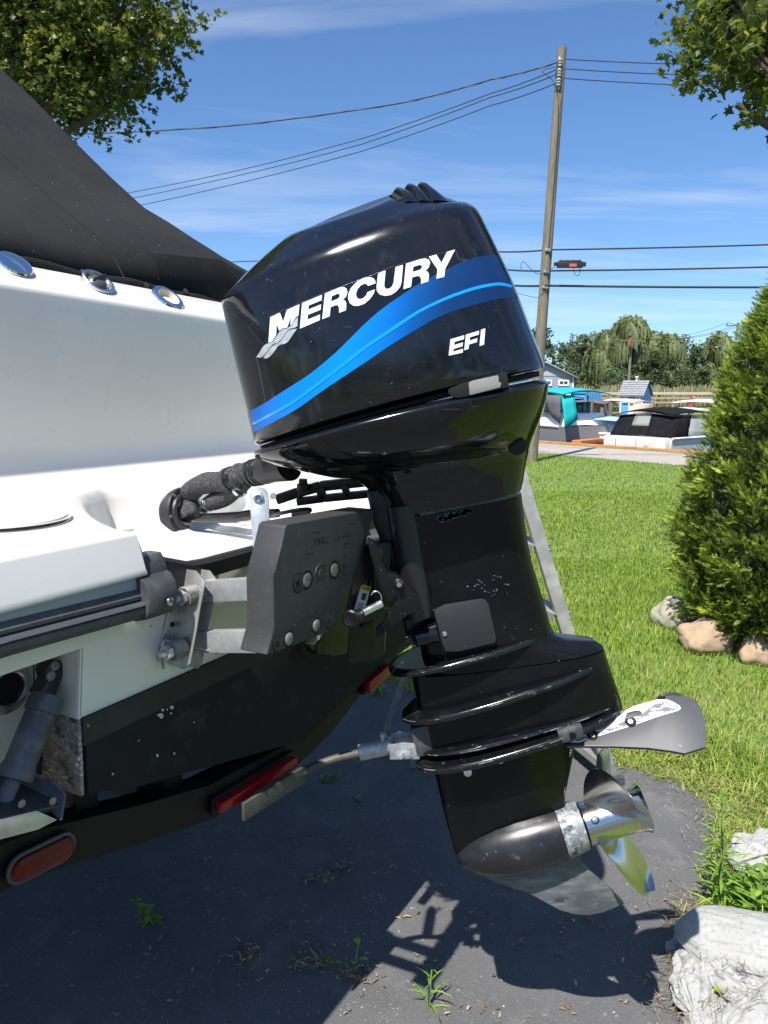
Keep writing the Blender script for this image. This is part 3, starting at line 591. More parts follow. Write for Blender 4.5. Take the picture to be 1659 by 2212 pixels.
# light blue covered bow boat between
p = on(1345, 935, Q(0, 4.6), QN)
t, lo = boat('white open boat under a light blue cover, bow towards the lane', p, (QS * -1 + QN * -.35), 5.2, 2.3, .95, m_gelw, m_gelw)
mb = MB(); mb.prism([lo(-.95, .4, .95), lo(-.95, 4.2, 1.1), lo(-.6, 3.0, 1.5), lo(-.7, .6, 1.5)], lo.x * 1.8); obj('cuddy', mb, m_gelw, t, bevel=.1)
patch('cover', [[lo(lerp(-1.1, 1.1, u / 4), lerp(-.1, 3.0, v / 4), 1.28 + .30 * math.sin(math.pi * min(1, .2 + u / 5)) + .05 * v) for u in range(5)] for v in range(5)], m_ltblue, t)
for k in range(2):
    mb = MB(); mb.box(lo(.75, 1.4 + 1.4 * k, 1.33), lo.x * .16 + ZZ * -.12, lo.y * .32, ZZ * .03); obj('hatch', mb, m_glass_d, t)
rail(t, [(.9, 2.0, 1.05), (.7, 3.4, 1.1), (.25, 4.8, 1.2)], .4, lo)
mb = MB(); mb.prism([lo(1.16, .1, .12), lo(1.16, 3.0, .12), lo(1.17, 3.0, .42), lo(1.17, .1, .42)], lo.x * .012); obj('boot_stripe', mb, m_gelg, t)

def small_boat(label, px, py, Y, fwd, L, W, top, topm, hullm=m_gelw, th=1.9, open_=True):
    p = at(px, py, Y); t, lo = boat(label, p, fwd, L, W, .85, hullm, m_gelw)
    mb = MB(); mb.box(lo(0, L * .45, 1.0), lo.x * W * .32, lo.y * L * .14, ZZ * .18); obj('console', mb, m_gelw, t, bevel=.04)
    patch('windshield', [[lo(lerp(-W * .36, W * .36, u / 3), lerp(L * .62, L * .56, v), lerp(1.05, 1.5, v)) for u in range(4)] for v in range(2)], m_glasst, t, .01)
    patch(top, [[lo(lerp(-W * .48, W * .48, u / 6), lerp(L * .08, L * .55, v / 5), th + .13 * math.sin(math.pi * u / 6) + .13 * math.sin(math.pi * (v + .5) / 6)) for u in range(7)] for v in range(6)], topm, t, .04)
    mb = MB()
    for s in (-1, 1):
        mb.tube([lo(s * W * .46, L * .1, .85), lo(s * W * .47, L * .12, th)], .025); mb.tube([lo(s * W * .46, L * .3, .85), lo(s * W * .46, L * .52, th)], .025)
        if not open_: patch('side_curtain', [[lo(s * W * .475, lerp(L * .09, L * .54, u), lerp(.9, th, v)) for u in range(2)] for v in range(2)], topm, t)
    obj('top_frame', mb, m_galv, t)
    mb = MB(); mb.rings([[lo(x_ * .17, -.35 + y_ * .2, z_) for x_, y_ in ((-1, -1), (1, -1), (1.1, 1), (-1.1, 1))] for z_ in (.85, 1.15, 1.3)]); mb.box(lo(0, -.3, .5), lo.x * .06, lo.y * .1, ZZ * .4); obj('outboard', mb, m_cvblk, t, bevel=.03)
    return t
small_boat('open boat under a dark grey bimini beside the blue shed', 1292, 900, 40, QN * -1 + QS * .5, 5.6, 2.3, 'bimini_top', m_greycv, th=2.0)
small_boat('boat with beige canvas enclosure behind the black camper', 1372, 900, 42, QN * -1 + QS * .3, 6.2, 2.5, 'canvas_top', m_beige, th=2.05, open_=False)
small_boat('boat with long white hardtop behind the black camper', 1449, 905, 46, QS * 1 + QN * .1, 6.6, 2.3, 'hardtop', m_cream, th=2.0)
small_boat('black topped cruiser showing behind the teal bimini', 1228, 905, 38, QS * -1 + QN * .3, 7, 2.6, 'canvas_top', m_cvblk, th=2.3, open_=False)
small_boat('dark covered boat in front of the grey house', 1196, 900, 47, QS * -1 + QN * .2, 7, 2.6, 'canvas_top', m_cvblk, m_gelw, th=2.5, open_=False)
small_boat('white runabout with grey top at the cedar edge', 1520, 905, 40, QN * -1, 5.2, 2.2, 'bimini_top', m_gelw, th=1.6)
for px, h_ in ((1252, 1.3), (1276, 1.5), (1300, 1.2), (1318, 1.4)):
    q_ = at(px, 905, 33); mb = MB(); mb.tube([V3(q_.x, 33, -1.4), V3(q_.x, 33, .1), V3(q_.x, 33, h_)], [.10, .10, .09], 10); tag(obj('mooring_pile', mb, m_pole), 'weathered wooden mooring pile between the teal and black topped boats', 'pile', 'mooring piles by the grey bimini boat')
# docks
for k, (n_, s0, s1) in enumerate(((15, -12, 14), (27, -10, 22))):
    d = thing('dock', ('grey wooden dock just behind the first row of boats', 'grey wooden dock in front of the far bank')[k], 'dock', Q((s0 + s1) / 2, n_, -.3), 'marina docks')
    for j in range(int((s1 - s0) * 1.6)):
        mb = MB(); mb.box(Q(s0 + (j + .5) / 1.6, n_, -.16 + random.uniform(-.008, .008)), QS * .3, QN * .75, ZZ * .025); obj('plank', mb, m_dock, d, flat_shade=True)
    for j in range(7):
        mb = MB(); p = Q(lerp(s0, s1, j / 6), n_ - .85, 0); mb.tube([p - ZZ * 1.4, p + ZZ * random.uniform(.6, 1.0)], .11, 10); obj('pile', mb, m_pole, d)
mb = MB(); q = at(1492, 882, 52); mb.lathe(q - ZZ * .5, ZZ, [(0, .03), (.3, .32), (.55, .26), (1.1, .12), (1.45, .02)], 10); um = thing('umbrella', 'closed dark red umbrella on the far dock', 'umbrella', q - ZZ * 1.6); obj('canopy', mb, m_red, um)
mb = MB(); mb.tube([q - ZZ * 1.6, q - ZZ * .3], .03); obj('pole', mb, m_galv, um)
# finger dock, orange waler
mb = MB(); a_, b_ = flat(1245, 957, -.05), flat(1318, 950, -.05); dd = (b_ - a_); mb.box((a_ + b_) / 2, dd / 2, V3(-dd.y, dd.x).normalized() * .2, ZZ * .1)
tag(obj('finger_pier', mb, m_rust, bevel=.02), 'short rust orange beam jutting out by the blue covered boat', 'pier')

# ------------------------------------------------------------------ main utility pole
PY = 19.2
pole = thing('utility_pole', 'tall weathered wooden pole leaning right behind the motor', 'pole', flat(1149, 997))
pb, pt = at(1148, 1000, PY), at(1214, 104, PY)
mb = MB(); mb.tube([pb.lerp(pt, k / 12) - ZZ * (.1 if k == 0 else 0) for k in range(13)], [lerp(.150, .112, k / 12) for k in range(13)], 16); obj('shaft', mb, m_pole, pole)
def pl(y): 
    k = (1000 - y) / 896; return pb.lerp(pt, k)
for y in (138, 158, 177):
    mb = MB(); c_ = pl(y) + V3(-.05, -.14, 0); mb.lathe(c_ - ZZ * .10, ZZ, [(0, .03), (.02, .06), (.05, .045), (.08, .065), (.11, .045), (.14, .065), (.17, .05), (.2, .02)], 12); obj('insulator', mb, m_ins, pole)
mb = MB(); mb.box(pl(158) + V3(-.05, -.115, 0), (.02, 0, 0), (0, .012, 0), (0, 0, .36)); obj('rack_bar', mb, m_galv, pole, bevel=.004)
for y in (524, 570, 604):
    mb = MB(); mb.box(pl(y) + V3(0, -.14, 0), (.08, 0, 0), (0, .03, 0), (0, 0, .03)); mb.lathe(pl(y) + V3(.02, -.14, -.02), (0, -1, 0), [(0, .03), (.06, .03)], 8); obj('cable_clamp', mb, m_galv, pole, bevel=.004)
mb = MB(); mb.tube(spl([pl(145) + V3(-.15, -.1, 0), pl(165) + V3(-.45, -.15, .1), pl(178) + V3(-.15, -.12, 0), pl(240) + V3(.0, -.15, 0), pl(400) + V3(.02, -.14, 0), pl(520) + V3(.0, -.15, 0)], 8), .008, 5); obj('riser_wire', mb, m_wire, pole)
g1, g2, g3, g4 = 'upper lines right of the tall pole', 'upper lines left of the tall pole', 'communication cables right of the tall pole', 'communication cables left of the tall pole'
for lab, y, e in (('topmost thin line running right from the tall pole', 130, (1759, 138)), ('middle thin line running right from the tall pole', 149, (1759, 164)), ('lowest of three thin lines at the pole top, running right', 168, (1759, 188))):
    wire('power_line', lab, [pl(y) + V3(.1, -.1, 0), at(*e, 19.5)], .011, .06, 14, g1)
wire('power_line', 'thick twisted service cable running left from the pole top', [pl(136) + V3(-.1, -.1, 0), at(1060, 172, 19.8), at(860, 224, 20.5), at(500, 272, 22), at(150, 290, 24.4), at(-200, 292, 27)], .016, .03, 10, g2, twist=.02)
for lab, y, pts in (('uppermost of three thin lines descending left behind canvas', 150, [(1060, 202), (780, 300), (480, 376), (200, 430)]), ('middle of three thin lines descending left behind canvas', 160, [(1060, 210), (780, 312), (480, 387), (200, 444)]), ('lowest of three thin lines descending left behind canvas', 178, [(1060, 228), (780, 327), (480, 404), (200, 464)])):
    wire('power_line', lab, [pl(y) + V3(-.1, -.1, 0)] + [at(x, yy, Y) for (x, yy), Y in zip(pts, (21, 24, 28, 32))], .012, .03, 10, g2)
for lab, y, e, l, r_ in (('upper communication cable crossing behind the pole', 524, (1790, 524), (1060, 543), .02), ('middle communication cable carrying the black splice case', 569, (1790, 573), (1060, 579), .022), ('lowest and thickest communication cable on the pole', 601, (1790, 620), (1070, 613), .028)):
    wire('power_line', lab + ', right of it', [pl(y) + V3(.0, -.17, 0), at(*e, 19.0)], r_, .02, 12, g3)
    wire('power_line', lab + ', left of it', [pl(y) + V3(0, -.17, 0), at(*l, 21), at(575, l[1] + 20, 33), at(200, l[1] + 30, 42)], r_, .03, 12, g4)
wire('guy_wire', 'short thin wire hooked to the pole below the cables', [pl(626) + V3(-.12, 0, 0), at(1060, 618, 21), at(700, 605, 27)], .007, .02, 8)
sc_ = thing('splice_case', 'black cable splice case with orange sticker hanging beside the pole', 'splice case', at(1231, 572, 18.9))
c_ = at(1231, 572, 18.85); mb = MB(); mb.box(c_, (.31, 0, 0), (0, .07, 0), (0, 0, .07)); mb.box(c_ + V3(0, 0, .085), (.27, 0, 0), (0, .05, 0), (0, 0, .02)); mb.box(c_ + V3(-.34, 0, .02), (.05, 0, 0), (0, .04, 0), (0, 0, .04)); mb.box(c_ + V3(.34, 0, .01), (.05, 0, 0), (0, .05, 0), (0, 0, .05)); obj('case', mb, mat('black_plastic_case', (.02, .02, .022), .5), sc_, bevel=.012)
mb = MB(); mb.box(c_ + V3(.06, -.073, -.02), (.09, 0, 0), (0, .002, 0), (0, 0, .035)); obj('sticker', mb, mat('orange_sticker', (.62, .10, .03), .6), sc_)
for k in range(4):
    mb = MB(); mb.lathe(c_ + V3(-.24 + .16 * k, 0, .1), ZZ, [(0, .012), (.05, .012)], 6); obj('bolt', mb, m_galv, sc_)
mb = MB(); mb.tube(spl([c_ + V3(.1, 0, -.06), c_ + V3(.13, 0, -.22), c_ + V3(.24, 0, -.24), c_ + V3(.25, 0, -.06)], 6), .008, 5); obj('loop_cable', mb, m_wire, sc_)
mb = MB(); mb.tube(spl([c_ + V3(-.35, 0, -.02), c_ + V3(-.6, 0, -.2), c_ + V3(-.85, 0, -.18), c_ + V3(-1.15, .02, .08), c_ + V3(-1.2, 0, -.15)], 6), .008, 5); obj('drop_wire', mb, m_wire, sc_)

# ------------------------------------------------------------------ near trees (maples reaching in from the top corners)
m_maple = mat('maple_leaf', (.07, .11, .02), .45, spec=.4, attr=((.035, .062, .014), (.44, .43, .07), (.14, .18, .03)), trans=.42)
LEAF = [(0, -.5), (.12, -.2), (.42, -.32), (.33, -.05), (.55, .12), (.25, .16), (.16, .3), (.0, .6), (-.16, .3), (-.25, .16), (-.55, .12), (-.33, -.05), (-.42, -.32), (-.12, -.2)]
def maple_leaves(lobes, nclump, per, size, seed):
    g_ = np.random.default_rng(seed); cs = []
    wts = np.array([l[1] ** 2 for l in lobes]); wts /= wts.sum()
    Ps, tn = [], []; twigs = []
    for _ in range(nclump):
        c0, r0 = lobes[g_.choice(len(lobes), p=wts)]; d = g_.normal(size=3); d /= np.linalg.norm(d); rr = r0 * g_.random() ** .33 * (1 + .22 * noise.noise((d[0] * 2.3, d[1] * 2.3, d[2] * 2.3 + seed)))
        c_ = np.array(c0) + d * rr; twigs.append((c_, np.array(c0)))
        axis = d * .8 + g_.normal(size=3) * .5; axis[2] -= .25; axis /= np.linalg.norm(axis); L = g_.uniform(.22, .42)
        q = g_.random(per); off = axis * (q * L)[:, None] + g_.normal(size=(per, 3)) * .055 * (1 - .4 * q)[:, None]
        Ps.append(c_ + off); tn.append(np.full(per, g_.random() * .4 + .22 * max(0, d @ np.array(SUN_FROM))))  # clumps on the sun side get a lighter tone, sunlight put into colour
    P_ = np.concatenate(Ps); n = len(P_); tn = np.concatenate(tn)
    nr = g_.normal(size=(n, 3)) * .8 + np.array([0, 0, .9]); nr /= np.linalg.norm(nr, axis=1, keepdims=True)
    tv = g_.normal(size=(n, 3)); tv[:, 2] -= .7; tv -= nr * np.sum(tv * nr, 1, keepdims=True); tv /= np.linalg.norm(tv, axis=1, keepdims=True); bv = np.cross(nr, tv)
    s = size * g_.uniform(.65, 1.2, n); k = len(LEAF)
    verts = [P_ ] + [P_ + (bv * lx + tv * ly + nr * (-.18 * abs(lx))) * s[:, None] for lx, ly in LEAF]
    Vv = np.stack(verts, 1).reshape(-1, 3); i = np.arange(n)[:, None] * (k + 1)
    F_ = np.concatenate([i + np.array([[0, 1 + a, 1 + (a + 1) % k]]) for a in range(k)], 0)
    return Vv, F_, np.repeat(np.clip(tn + g_.uniform(-.1, .45, n), 0, 1), k + 1), twigs
def maple(label, base, lobes, nclump, per, size, seed, trunk_r, twig_n=200):
    t = thing('maple_tree', label, 'tree', base); v, f, c, tw = maple_leaves(lobes, nclump, per, size, seed)
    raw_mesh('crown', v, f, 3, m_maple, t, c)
    top = np.mean([l[0] for l in lobes], 0); b = Vector(base); top = Vector(tuple(top))
    mb = MB(); mid_ = b.lerp(top, .45); mid_.x = lerp(b.x, top.x, .15); mid_.y = lerp(b.y, top.y, .15); fork = mid_
    mb.tube(spl([b, b.lerp(fork, .5), fork], 6), [lerp(trunk_r, trunk_r * .7, k / 12) for k in range(13)], 12); obj('trunk', mb, m_bark, t)
    for c0, r0 in lobes:
        c0 = Vector(c0); mb = MB(); m1 = fork.lerp(c0, .5) + ZZ * .25; mb.tube(spl([fork - ZZ * .1, m1, c0], 6), [lerp(trunk_r * .4, .02, k / 12) for k in range(13)], 8)
        for cc, oc in tw:
            if Vector(oc) == c0 and random.random() < .25: q = Vector(oc).lerp(Vector(cc), .5); mb.tube([Vector(oc).lerp(m1, random.random() * .4), q + ZZ * .05, Vector(cc)], [.014, .009, .004], 4, False)
        obj('limb', mb, m_bark, t)
def px3(x, y, Y): return tuple(at(x, y, Y))
maple('leafy green maple overhanging the boat canvas, top left', (-7.2, 9.5, 0), [(px3(40, -40, 8.6), 1.0), (px3(190, 25, 8.3), .80), (px3(268, 20, 8.2), .54), (px3(228, 138, 8.2), .50), (px3(150, 162, 8.4), .52), (px3(30, 80, 8.8), .85), (px3(330, 72, 8.0), .16), (px3(350, 40, 8.0), .10), (px3(285, 205, 8.1), .14), (px3(120, -120, 9), 1.2), (px3(-120, -60, 9.2), 1.6), (px3(-230, -300, 9.5), 2.2), (px3(30, -330, 9.6), 1.6)], 3000, 27, .068, 3, .24)
maple('maple branch hanging in at the top right corner', (4.6, 5.6, 0), [(px3(1610, 30, 5.6), .30), (px3(1570, 75, 5.5), .16), (px3(1640, 120, 5.5), .26), (px3(1660, 190, 5.5), .16), (px3(1700, 40, 5.8), .55), (px3(1780, -100, 6), .8), (px3(1860, 60, 6.1), .7), (px3(1660, -150, 6), .6), (px3(1590, 225, 5.45), .045), (px3(1905, -250, 6.3), 1.1)], 900, 22, .074, 9, .16)

# trees and shrubs on the house side of the driveway, behind the photographer: the chrome fittings mirror them
cs_, rs_ = [], []
for k in range(300):
    a = random.uniform(R(150), R(400)); d_ = random.uniform(21, 26); h_ = random.random() ** .7 * (6.0 + 2.4 * math.sin(a * 5)); cs_.append((math.cos(a) * d_, math.sin(a) * d_, h_ + .3)); rs_.append(random.uniform(.8, 1.5))
cs_ = [(x, y, z) for x, y, z in cs_]; keep_ = [i for i, q in enumerate(cs_) if q[1] < 1.0 and not (q[0] > 5 and q[1] > -3)]
v, f, c = leafcloud([cs_[i] for i in keep_], [rs_[i] for i in keep_], 150, .30, .2); o = raw_mesh('treeline', v, f, 4, m_leaf_far[1], None, c); o['kind'] = 'stuff'; o['label'] = 'green trees mirrored in the chrome deck fittings'

# ------------------------------------------------------------------ cedar shrub
m_thuja = mat('cedar_foliage', (.06, .11, .02), .55, spec=.35, attr=((.022, .042, .010), (.48, .56, .07), (.17, .25, .035)), trans=.32)
cb = flat(1706, 1392); cz = 2.72; cr_ = .78
ced = thing('cedar_shrub', 'dense clipped cedar with bright green sprays above boulders', 'shrub', cb)
def ced_r(z):
    q = (z - .15) / (cz - .15); return cr_ * (1 - max(0, q) ** 1.9) * (.70 + .30 * min(1, max(0, z - .02) / .95) ** .8) 
g_ = np.random.default_rng(11); nc = 2400; per = 15; ns = nc * per
zc2 = g_.random(nc) ** 1.1 * (cz - .25) + .14; ac = g_.uniform(0, 2 * np.pi, nc)
lump = np.array([noise.noise((math.cos(a) * 2.4, math.sin(a) * 2.4, z * 2.4)) for a, z in zip(ac, zc2)]); lump2 = np.array([noise.noise((math.cos(a) * 6, math.sin(a) * 6, z * 6)) for a, z in zip(ac, zc2)])
rc_ = np.array([ced_r(z) for z in zc2]) * (1 + .17 * lump + .12 * lump2) * g_.uniform(.84, .99, nc)
oc = np.stack([np.cos(ac), np.sin(ac), np.zeros(nc)], 1)
cp = np.stack([cb.x + np.cos(ac) * rc_, cb.y + np.sin(ac) * rc_, zc2], 1)
cax = oc * g_.uniform(.5, 1.0, nc)[:, None] + np.array([0, 0, 1.0]) * g_.uniform(.35, 1.0, nc)[:, None] + g_.normal(size=(nc, 3)) * .18; cax /= np.linalg.norm(cax, axis=1, keepdims=True)
rep = lambda a: np.repeat(a, per, 0)
tq = g_.random(ns); off = g_.normal(size=(ns, 3)) * .021
bp = rep(cp) + rep(cax) * (tq * .105 - .03)[:, None] + off * (1.2 - .7 * tq)[:, None]
ax = rep(cax) + off * 17 + g_.normal(size=(ns, 3)) * .16; ax /= np.linalg.norm(ax, axis=1, keepdims=True)
sdv = np.cross(ax, rep(oc) + g_.normal(size=(ns, 3)) * .9); sdv /= np.linalg.norm(sdv, axis=1, keepdims=True); nv = np.cross(ax, sdv)
Ls = g_.uniform(.040, .080, ns); segs = []
for k in range(5):
    q = .10 + .18 * k; ln = (.40 - .045 * k)
    for s_ in (-1, 1):
        a0 = bp + ax * (q * Ls)[:, None]; ph = g_.uniform(-1.1, 1.1, (ns, 1)); dirv = ax * .82 + (sdv * np.cos(ph) * s_ + nv * np.sin(ph)) * .58; e = a0 + dirv * (Ls * ln)[:, None]; wv = np.cross(dirv, nv); wv /= np.linalg.norm(wv, axis=1, keepdims=True); wv = wv * (Ls * .046)[:, None]; mm = (a0 + e) / 2
        segs.append(np.stack([a0, mm + wv, e, mm - wv], 1))
e = bp + ax * (Ls * 1.2)[:, None]; wv = sdv * (Ls * .05)[:, None]; mm = (bp + e) / 2 + ax * (Ls * .2)[:, None]; segs.append(np.stack([bp, mm + wv, e, mm - wv], 1))
Vv = np.concatenate(segs, 1).reshape(-1, 3); nseg = len(segs)
tone = np.clip(.12 + .55 * tq + .35 * rep(lump2) + rep(g_.uniform(-.15, .2, nc)) + g_.uniform(-.12, .15, ns), 0, 1)  # hollows and spray bases toned darker, deep shade put into the colour
raw_mesh('foliage', Vv, np.arange(len(Vv)).reshape(-1, 4), 4, m_thuja, ced, np.repeat(tone, nseg * 4))
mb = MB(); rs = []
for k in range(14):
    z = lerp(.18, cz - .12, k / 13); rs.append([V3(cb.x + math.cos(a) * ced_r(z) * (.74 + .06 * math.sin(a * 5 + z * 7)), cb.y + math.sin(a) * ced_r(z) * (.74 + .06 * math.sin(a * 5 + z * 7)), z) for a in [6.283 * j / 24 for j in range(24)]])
mb.rings(rs); obj('dark_core', mb, mat('cedar_inner', (.020, .030, .010), .95, var=(22, .4, .7, (.05, .065, .02)), bump=(40, 1, .03)), ced)  # opaque dark shell painted as the shaded inside of the shrub
mb = MB(); 
for k in range(3): mb.tube([cb + V3(.1 * k - .1, .05 * k, -.05), cb + V3(.12 * k - .1, 0, .5)], [.06, .045], 8)
obj('stem', mb, m_bark, ced)

# ------------------------------------------------------------------ boulders
m_boul = mat('tan_boulder', (.40, .29, .19), .88, spec=.2, var=[(5, .38, .65, (.27, .20, .135)), (24, .45, .75, (.42, .32, .22)), (50, .6, .72, (.2, .16, .11))], bump=(22, .7, .012), speck=(60, .70, (.20, .15, .12)))
m_boulg = mat('grey_boulder', (.38, .35, .26), .88, var=[(5, .38, .65, (.24, .23, .17)), (24, .45, .75, (.40, .37, .29))], bump=(22, .7, .012))
def rock(name, label, cat, c, rx, ry, rz, m, seed, group=None, rough=.22):
    bm = bmesh.new(); bmesh.ops.create_icosphere(bm, subdivisions=4, radius=1); mb = MB()
    for v_ in bm.verts:
        d = v_.co.normalized(); k = 1 + rough * noise.noise(d * 1.3 + Vector((seed, 0, 0))) + rough * .5 * noise.noise(d * 3 + Vector((0, seed, 0))) + rough * .16 * noise.noise(d * 8 + Vector((0, 0, seed)))
        for ax_ in (Vector((.6, .3, .7)), Vector((-.7, -.5, .5)), Vector((.2, -.9, .3))):
            dd = d.dot(ax_.normalized()); k = min(k, (.86 + .06 * math.sin(seed)) / dd) if dd > .5 else k
        mb.v.append(Vector((c.x + d.x * rx * k, c.y + d.y * ry * k, c.z + d.z * rz * k)))
    mb.f = [tuple(v_.index for v_ in f_.verts) for f_ in bm.faces]; bm.free()
    return tag(obj(name, mb, m, sharp=60, origin=(c.x, c.y, 0)), label, cat, group)
rock('boulder', 'broad tan boulder at the foot of the cedar', 'boulder', flat(1528, 1408) + V3(0, .03, .085), .175, .14, .125, m_boul, 3.1, 'boulders round the cedar')
rock('boulder', 'grey green boulder half shaded by the cedar, left of the tan one', 'boulder', flat(1446, 1352) + V3(.03, .02, .08), .14, .13, .13, m_boulg, 7.7, 'boulders round the cedar')
rock('boulder', 'smaller tan boulder under the cedar, cut by the frame edge', 'boulder', flat(1640, 1432) + V3(.02, .02, .07), .14, .12, .11, m_boul, 5.2, 'boulders round the cedar')

# ------------------------------------------------------------------ sandbags and rubbish
m_bag = mat('woven_sack', (.43, .43, .415), .8, spec=.2, var=[(4, .45, .75, (.35, .34, .31)), (90, .54, .68, (.28, .275, .26), (1, 1, .3)), (11, .64, .74, (.19, .135, .085))], bump=(420, 1.0, .004, (1, 1, .45)), speck=(140, .72, (.16, .14, .12)))
def sack(label, px, py, zc, L, W, Hh, ang, tilt, seed, fold=.06, crease=6):
    c = flat(px, py, zc); mb = MB(); n1, n2 = 110, 130; rs = []; ca, sa = math.cos(ang), math.sin(ang)
    def rdg(x, y, z): return (1 - min(1, abs(noise.noise((x, y, z))) * 3.2)) ** 2
    for i in range(n1 + 1):
        q = -1 + 2 * i / n1; env = max(.04, (1 - abs(q) ** 3.4)) ** .5; row = []
        for j in range(n2):
            a = 2 * math.pi * j / n2; cy, cz_ = math.cos(a), math.sin(a)
            wr = 1 + fold * 1.8 * noise.noise((q * 1.9 + seed, cy * 1.1, cz_ * 1.1)) - fold * 1.1 * rdg(q * .9 + seed, cy * crease * .6, cz_ * crease * .6) - fold * .6 * rdg(q * 2.2 + seed * 2, cy * crease * .9 + 3, cz_ * crease * .9) * (.4 + abs(q)) + fold * .3 * noise.noise((q * 14, cy * 9 + seed, cz_ * 9))
            pinch = 1 - .35 * max(0, abs(q) - .72) / .28
            x = q * L / 2 * (1 + .06 * noise.noise((cy * 2 + seed, cz_ * 2, 1))); y = cy * W / 2 * env * wr * pinch; z = (cz_ * (Hh * .5 if cz_ > 0 else Hh * .36)) * env * wr
            z += tilt * x; row.append(V3(c.x + ca * x - sa * y, c.y + sa * x + ca * y, max(.013, c.z + z)))
        rs.append(row)
    mb.rings(rs); return tag(obj('sandbag', mb, m_bag, sharp=80, origin=(c.x, c.y, 0)), label, 'sandbag', 'heap of white sandbags')
sack('plump white sandbag lying on top of the heap', 1650, 2052, .12, .46, .23, .17, R(-24), .06, 1.3, .045, 5)
sack('torn crumpled white sandbag at the driveway edge', 1512, 2118, .05, .27, .15, .12, R(62), 0, 4.4, .22, 3)
sack('flat folded white sandbag between the torn and plump ones', 1592, 2140, .06, .26, .17, .13, R(-50), 0, 6.4, .16, 4)
sack('ridged white sandbag in the bottom corner', 1672, 2215, .07, .36, .20, .15, R(24), .04, 8.1, .14, 7)
sack('dirty white sandbag beneath the ridged one', 1530, 2215, .03, .20, .12, .08, R(70), 0, 3.7, .22, 3)
sack('loose white plastic sack on the straw behind the weeds', 1640, 1842, .05, .26, .16, .12, R(25), .1, 9.3, .22, 3)
sack('shaded scrap of white sack beside the motor shadow', 1480, 2050, .02, .12, .07, .05, R(10), 0, 2.2, .24, 4)

# straw, twigs and dead leaves
m_straw = mat('dry_straw', (.3, .22, .12), .9, attr=((.09, .06, .035), (.40, .31, .18), (.22, .15, .085)))
vs, cs = [], []
def litter(n, x0, y0, sx, sy, L, w, zmax=.05):
    for _ in range(n):
        p = V3(random.gauss(x0, sx), random.gauss(y0, sy), random.uniform(.014, zmax)); a = random.uniform(0, 6.28); d = V3(math.cos(a), math.sin(a), random.uniform(-.12, .25)) * random.uniform(.4, 1) * L; s = V3(-math.sin(a), math.cos(a)) * w * random.uniform(.5, 1.2)
        if p.z + d.z < .014: d.z = .014 - p.z
        b_ = V3(0, 0, random.uniform(0, .2) * L)
        vs.extend([p - s, p + s, p + d * .5 + s + b_, p + d * .5 - s + b_, p + d * .5 - s + b_, p + d * .5 + s + b_, p + d + s * .4, p + d - s * .4]); cs.extend([random.random()] * 8)
for px, py, n, sx in ((1480, 2010, 90, .05), (1510, 1985, 150, .06), (1480, 2130, 120, .045), (1560, 2080, 70, .08), (1575, 1860, 160, .06), (1560, 1790, 90, .06), (1495, 1712, 70, .07), (1400, 1678, 50, .07), (1630, 2150, 90, .08), (1610, 1760, 120, .10), (1470, 2195, 90, .04), (765, 2110, 60, .028), (690, 2088, 30, .02), (650, 2090, 26, .018), (530, 2068, 40, .022), (690, 1905, 40, .024), (740, 1880, 34, .022)):
    c_ = flat(px, py); litter(n, c_.x, c_.y, sx, sx, .045 if px > 1300 else .026, .0010 if px > 1300 else .003, .05 if px > 1300 else .018)
for px, py, n, z_ in ((1580, 2062, 60, .10), (1545, 2085, 50, .12), (1610, 2105, 60, .14), (1570, 2165, 60, .10), (1530, 2180, 40, .07), (1620, 2170, 50, .13), (1490, 2160, 40, .05)):
    c_ = flat(px, py, z_); m0 = len(vs); litter(n // 3, c_.x, c_.y, .022, .022, .032, .0009, .02)
    for p in vs[m0:]: p.z += z_
for _ in range(170):
    c_ = flat(random.uniform(150, 1450), random.uniform(1720, 2205)); litter(random.choice((1, 1, 2, 3)), c_.x, c_.y, .008, .008, .022, .0035, .02)
Vv = np.array([tuple(p) for p in vs]); o = raw_mesh('litter', Vv, np.arange(len(Vv)).reshape(-1, 4), 4, m_straw, rnd=cs); o['kind'] = 'stuff'; o['label'] = 'dry straw, twigs and leaf scraps on the driveway edge'
# pale grit on the asphalt
m_grit = mat('pale_grit', (.42, .41, .38), .9)
vs = []
for _ in range(900):
    c_ = flat(random.uniform(300, 1560), random.uniform(1640, 2300)); s = random.choice((.0012, .0015, .002, .003)); 
    if inside(np.array([c_.x]), np.array([c_.y]))[0]:
        a = random.random() * 6; vs.extend([c_ + V3(math.cos(a + k * 2.09) * s * random.uniform(.6, 1.4), math.sin(a + k * 2.09) * s, .0135 + (.0022 if k == 0 else 0)) for k in range(3)])
Vv = np.array([tuple(p) for p in vs]); o = raw_mesh('grit', Vv, np.arange(len(Vv)).reshape(-1, 3), 3, m_grit); o['kind'] = 'stuff'; o['label'] = 'pale grit scattered on the asphalt'

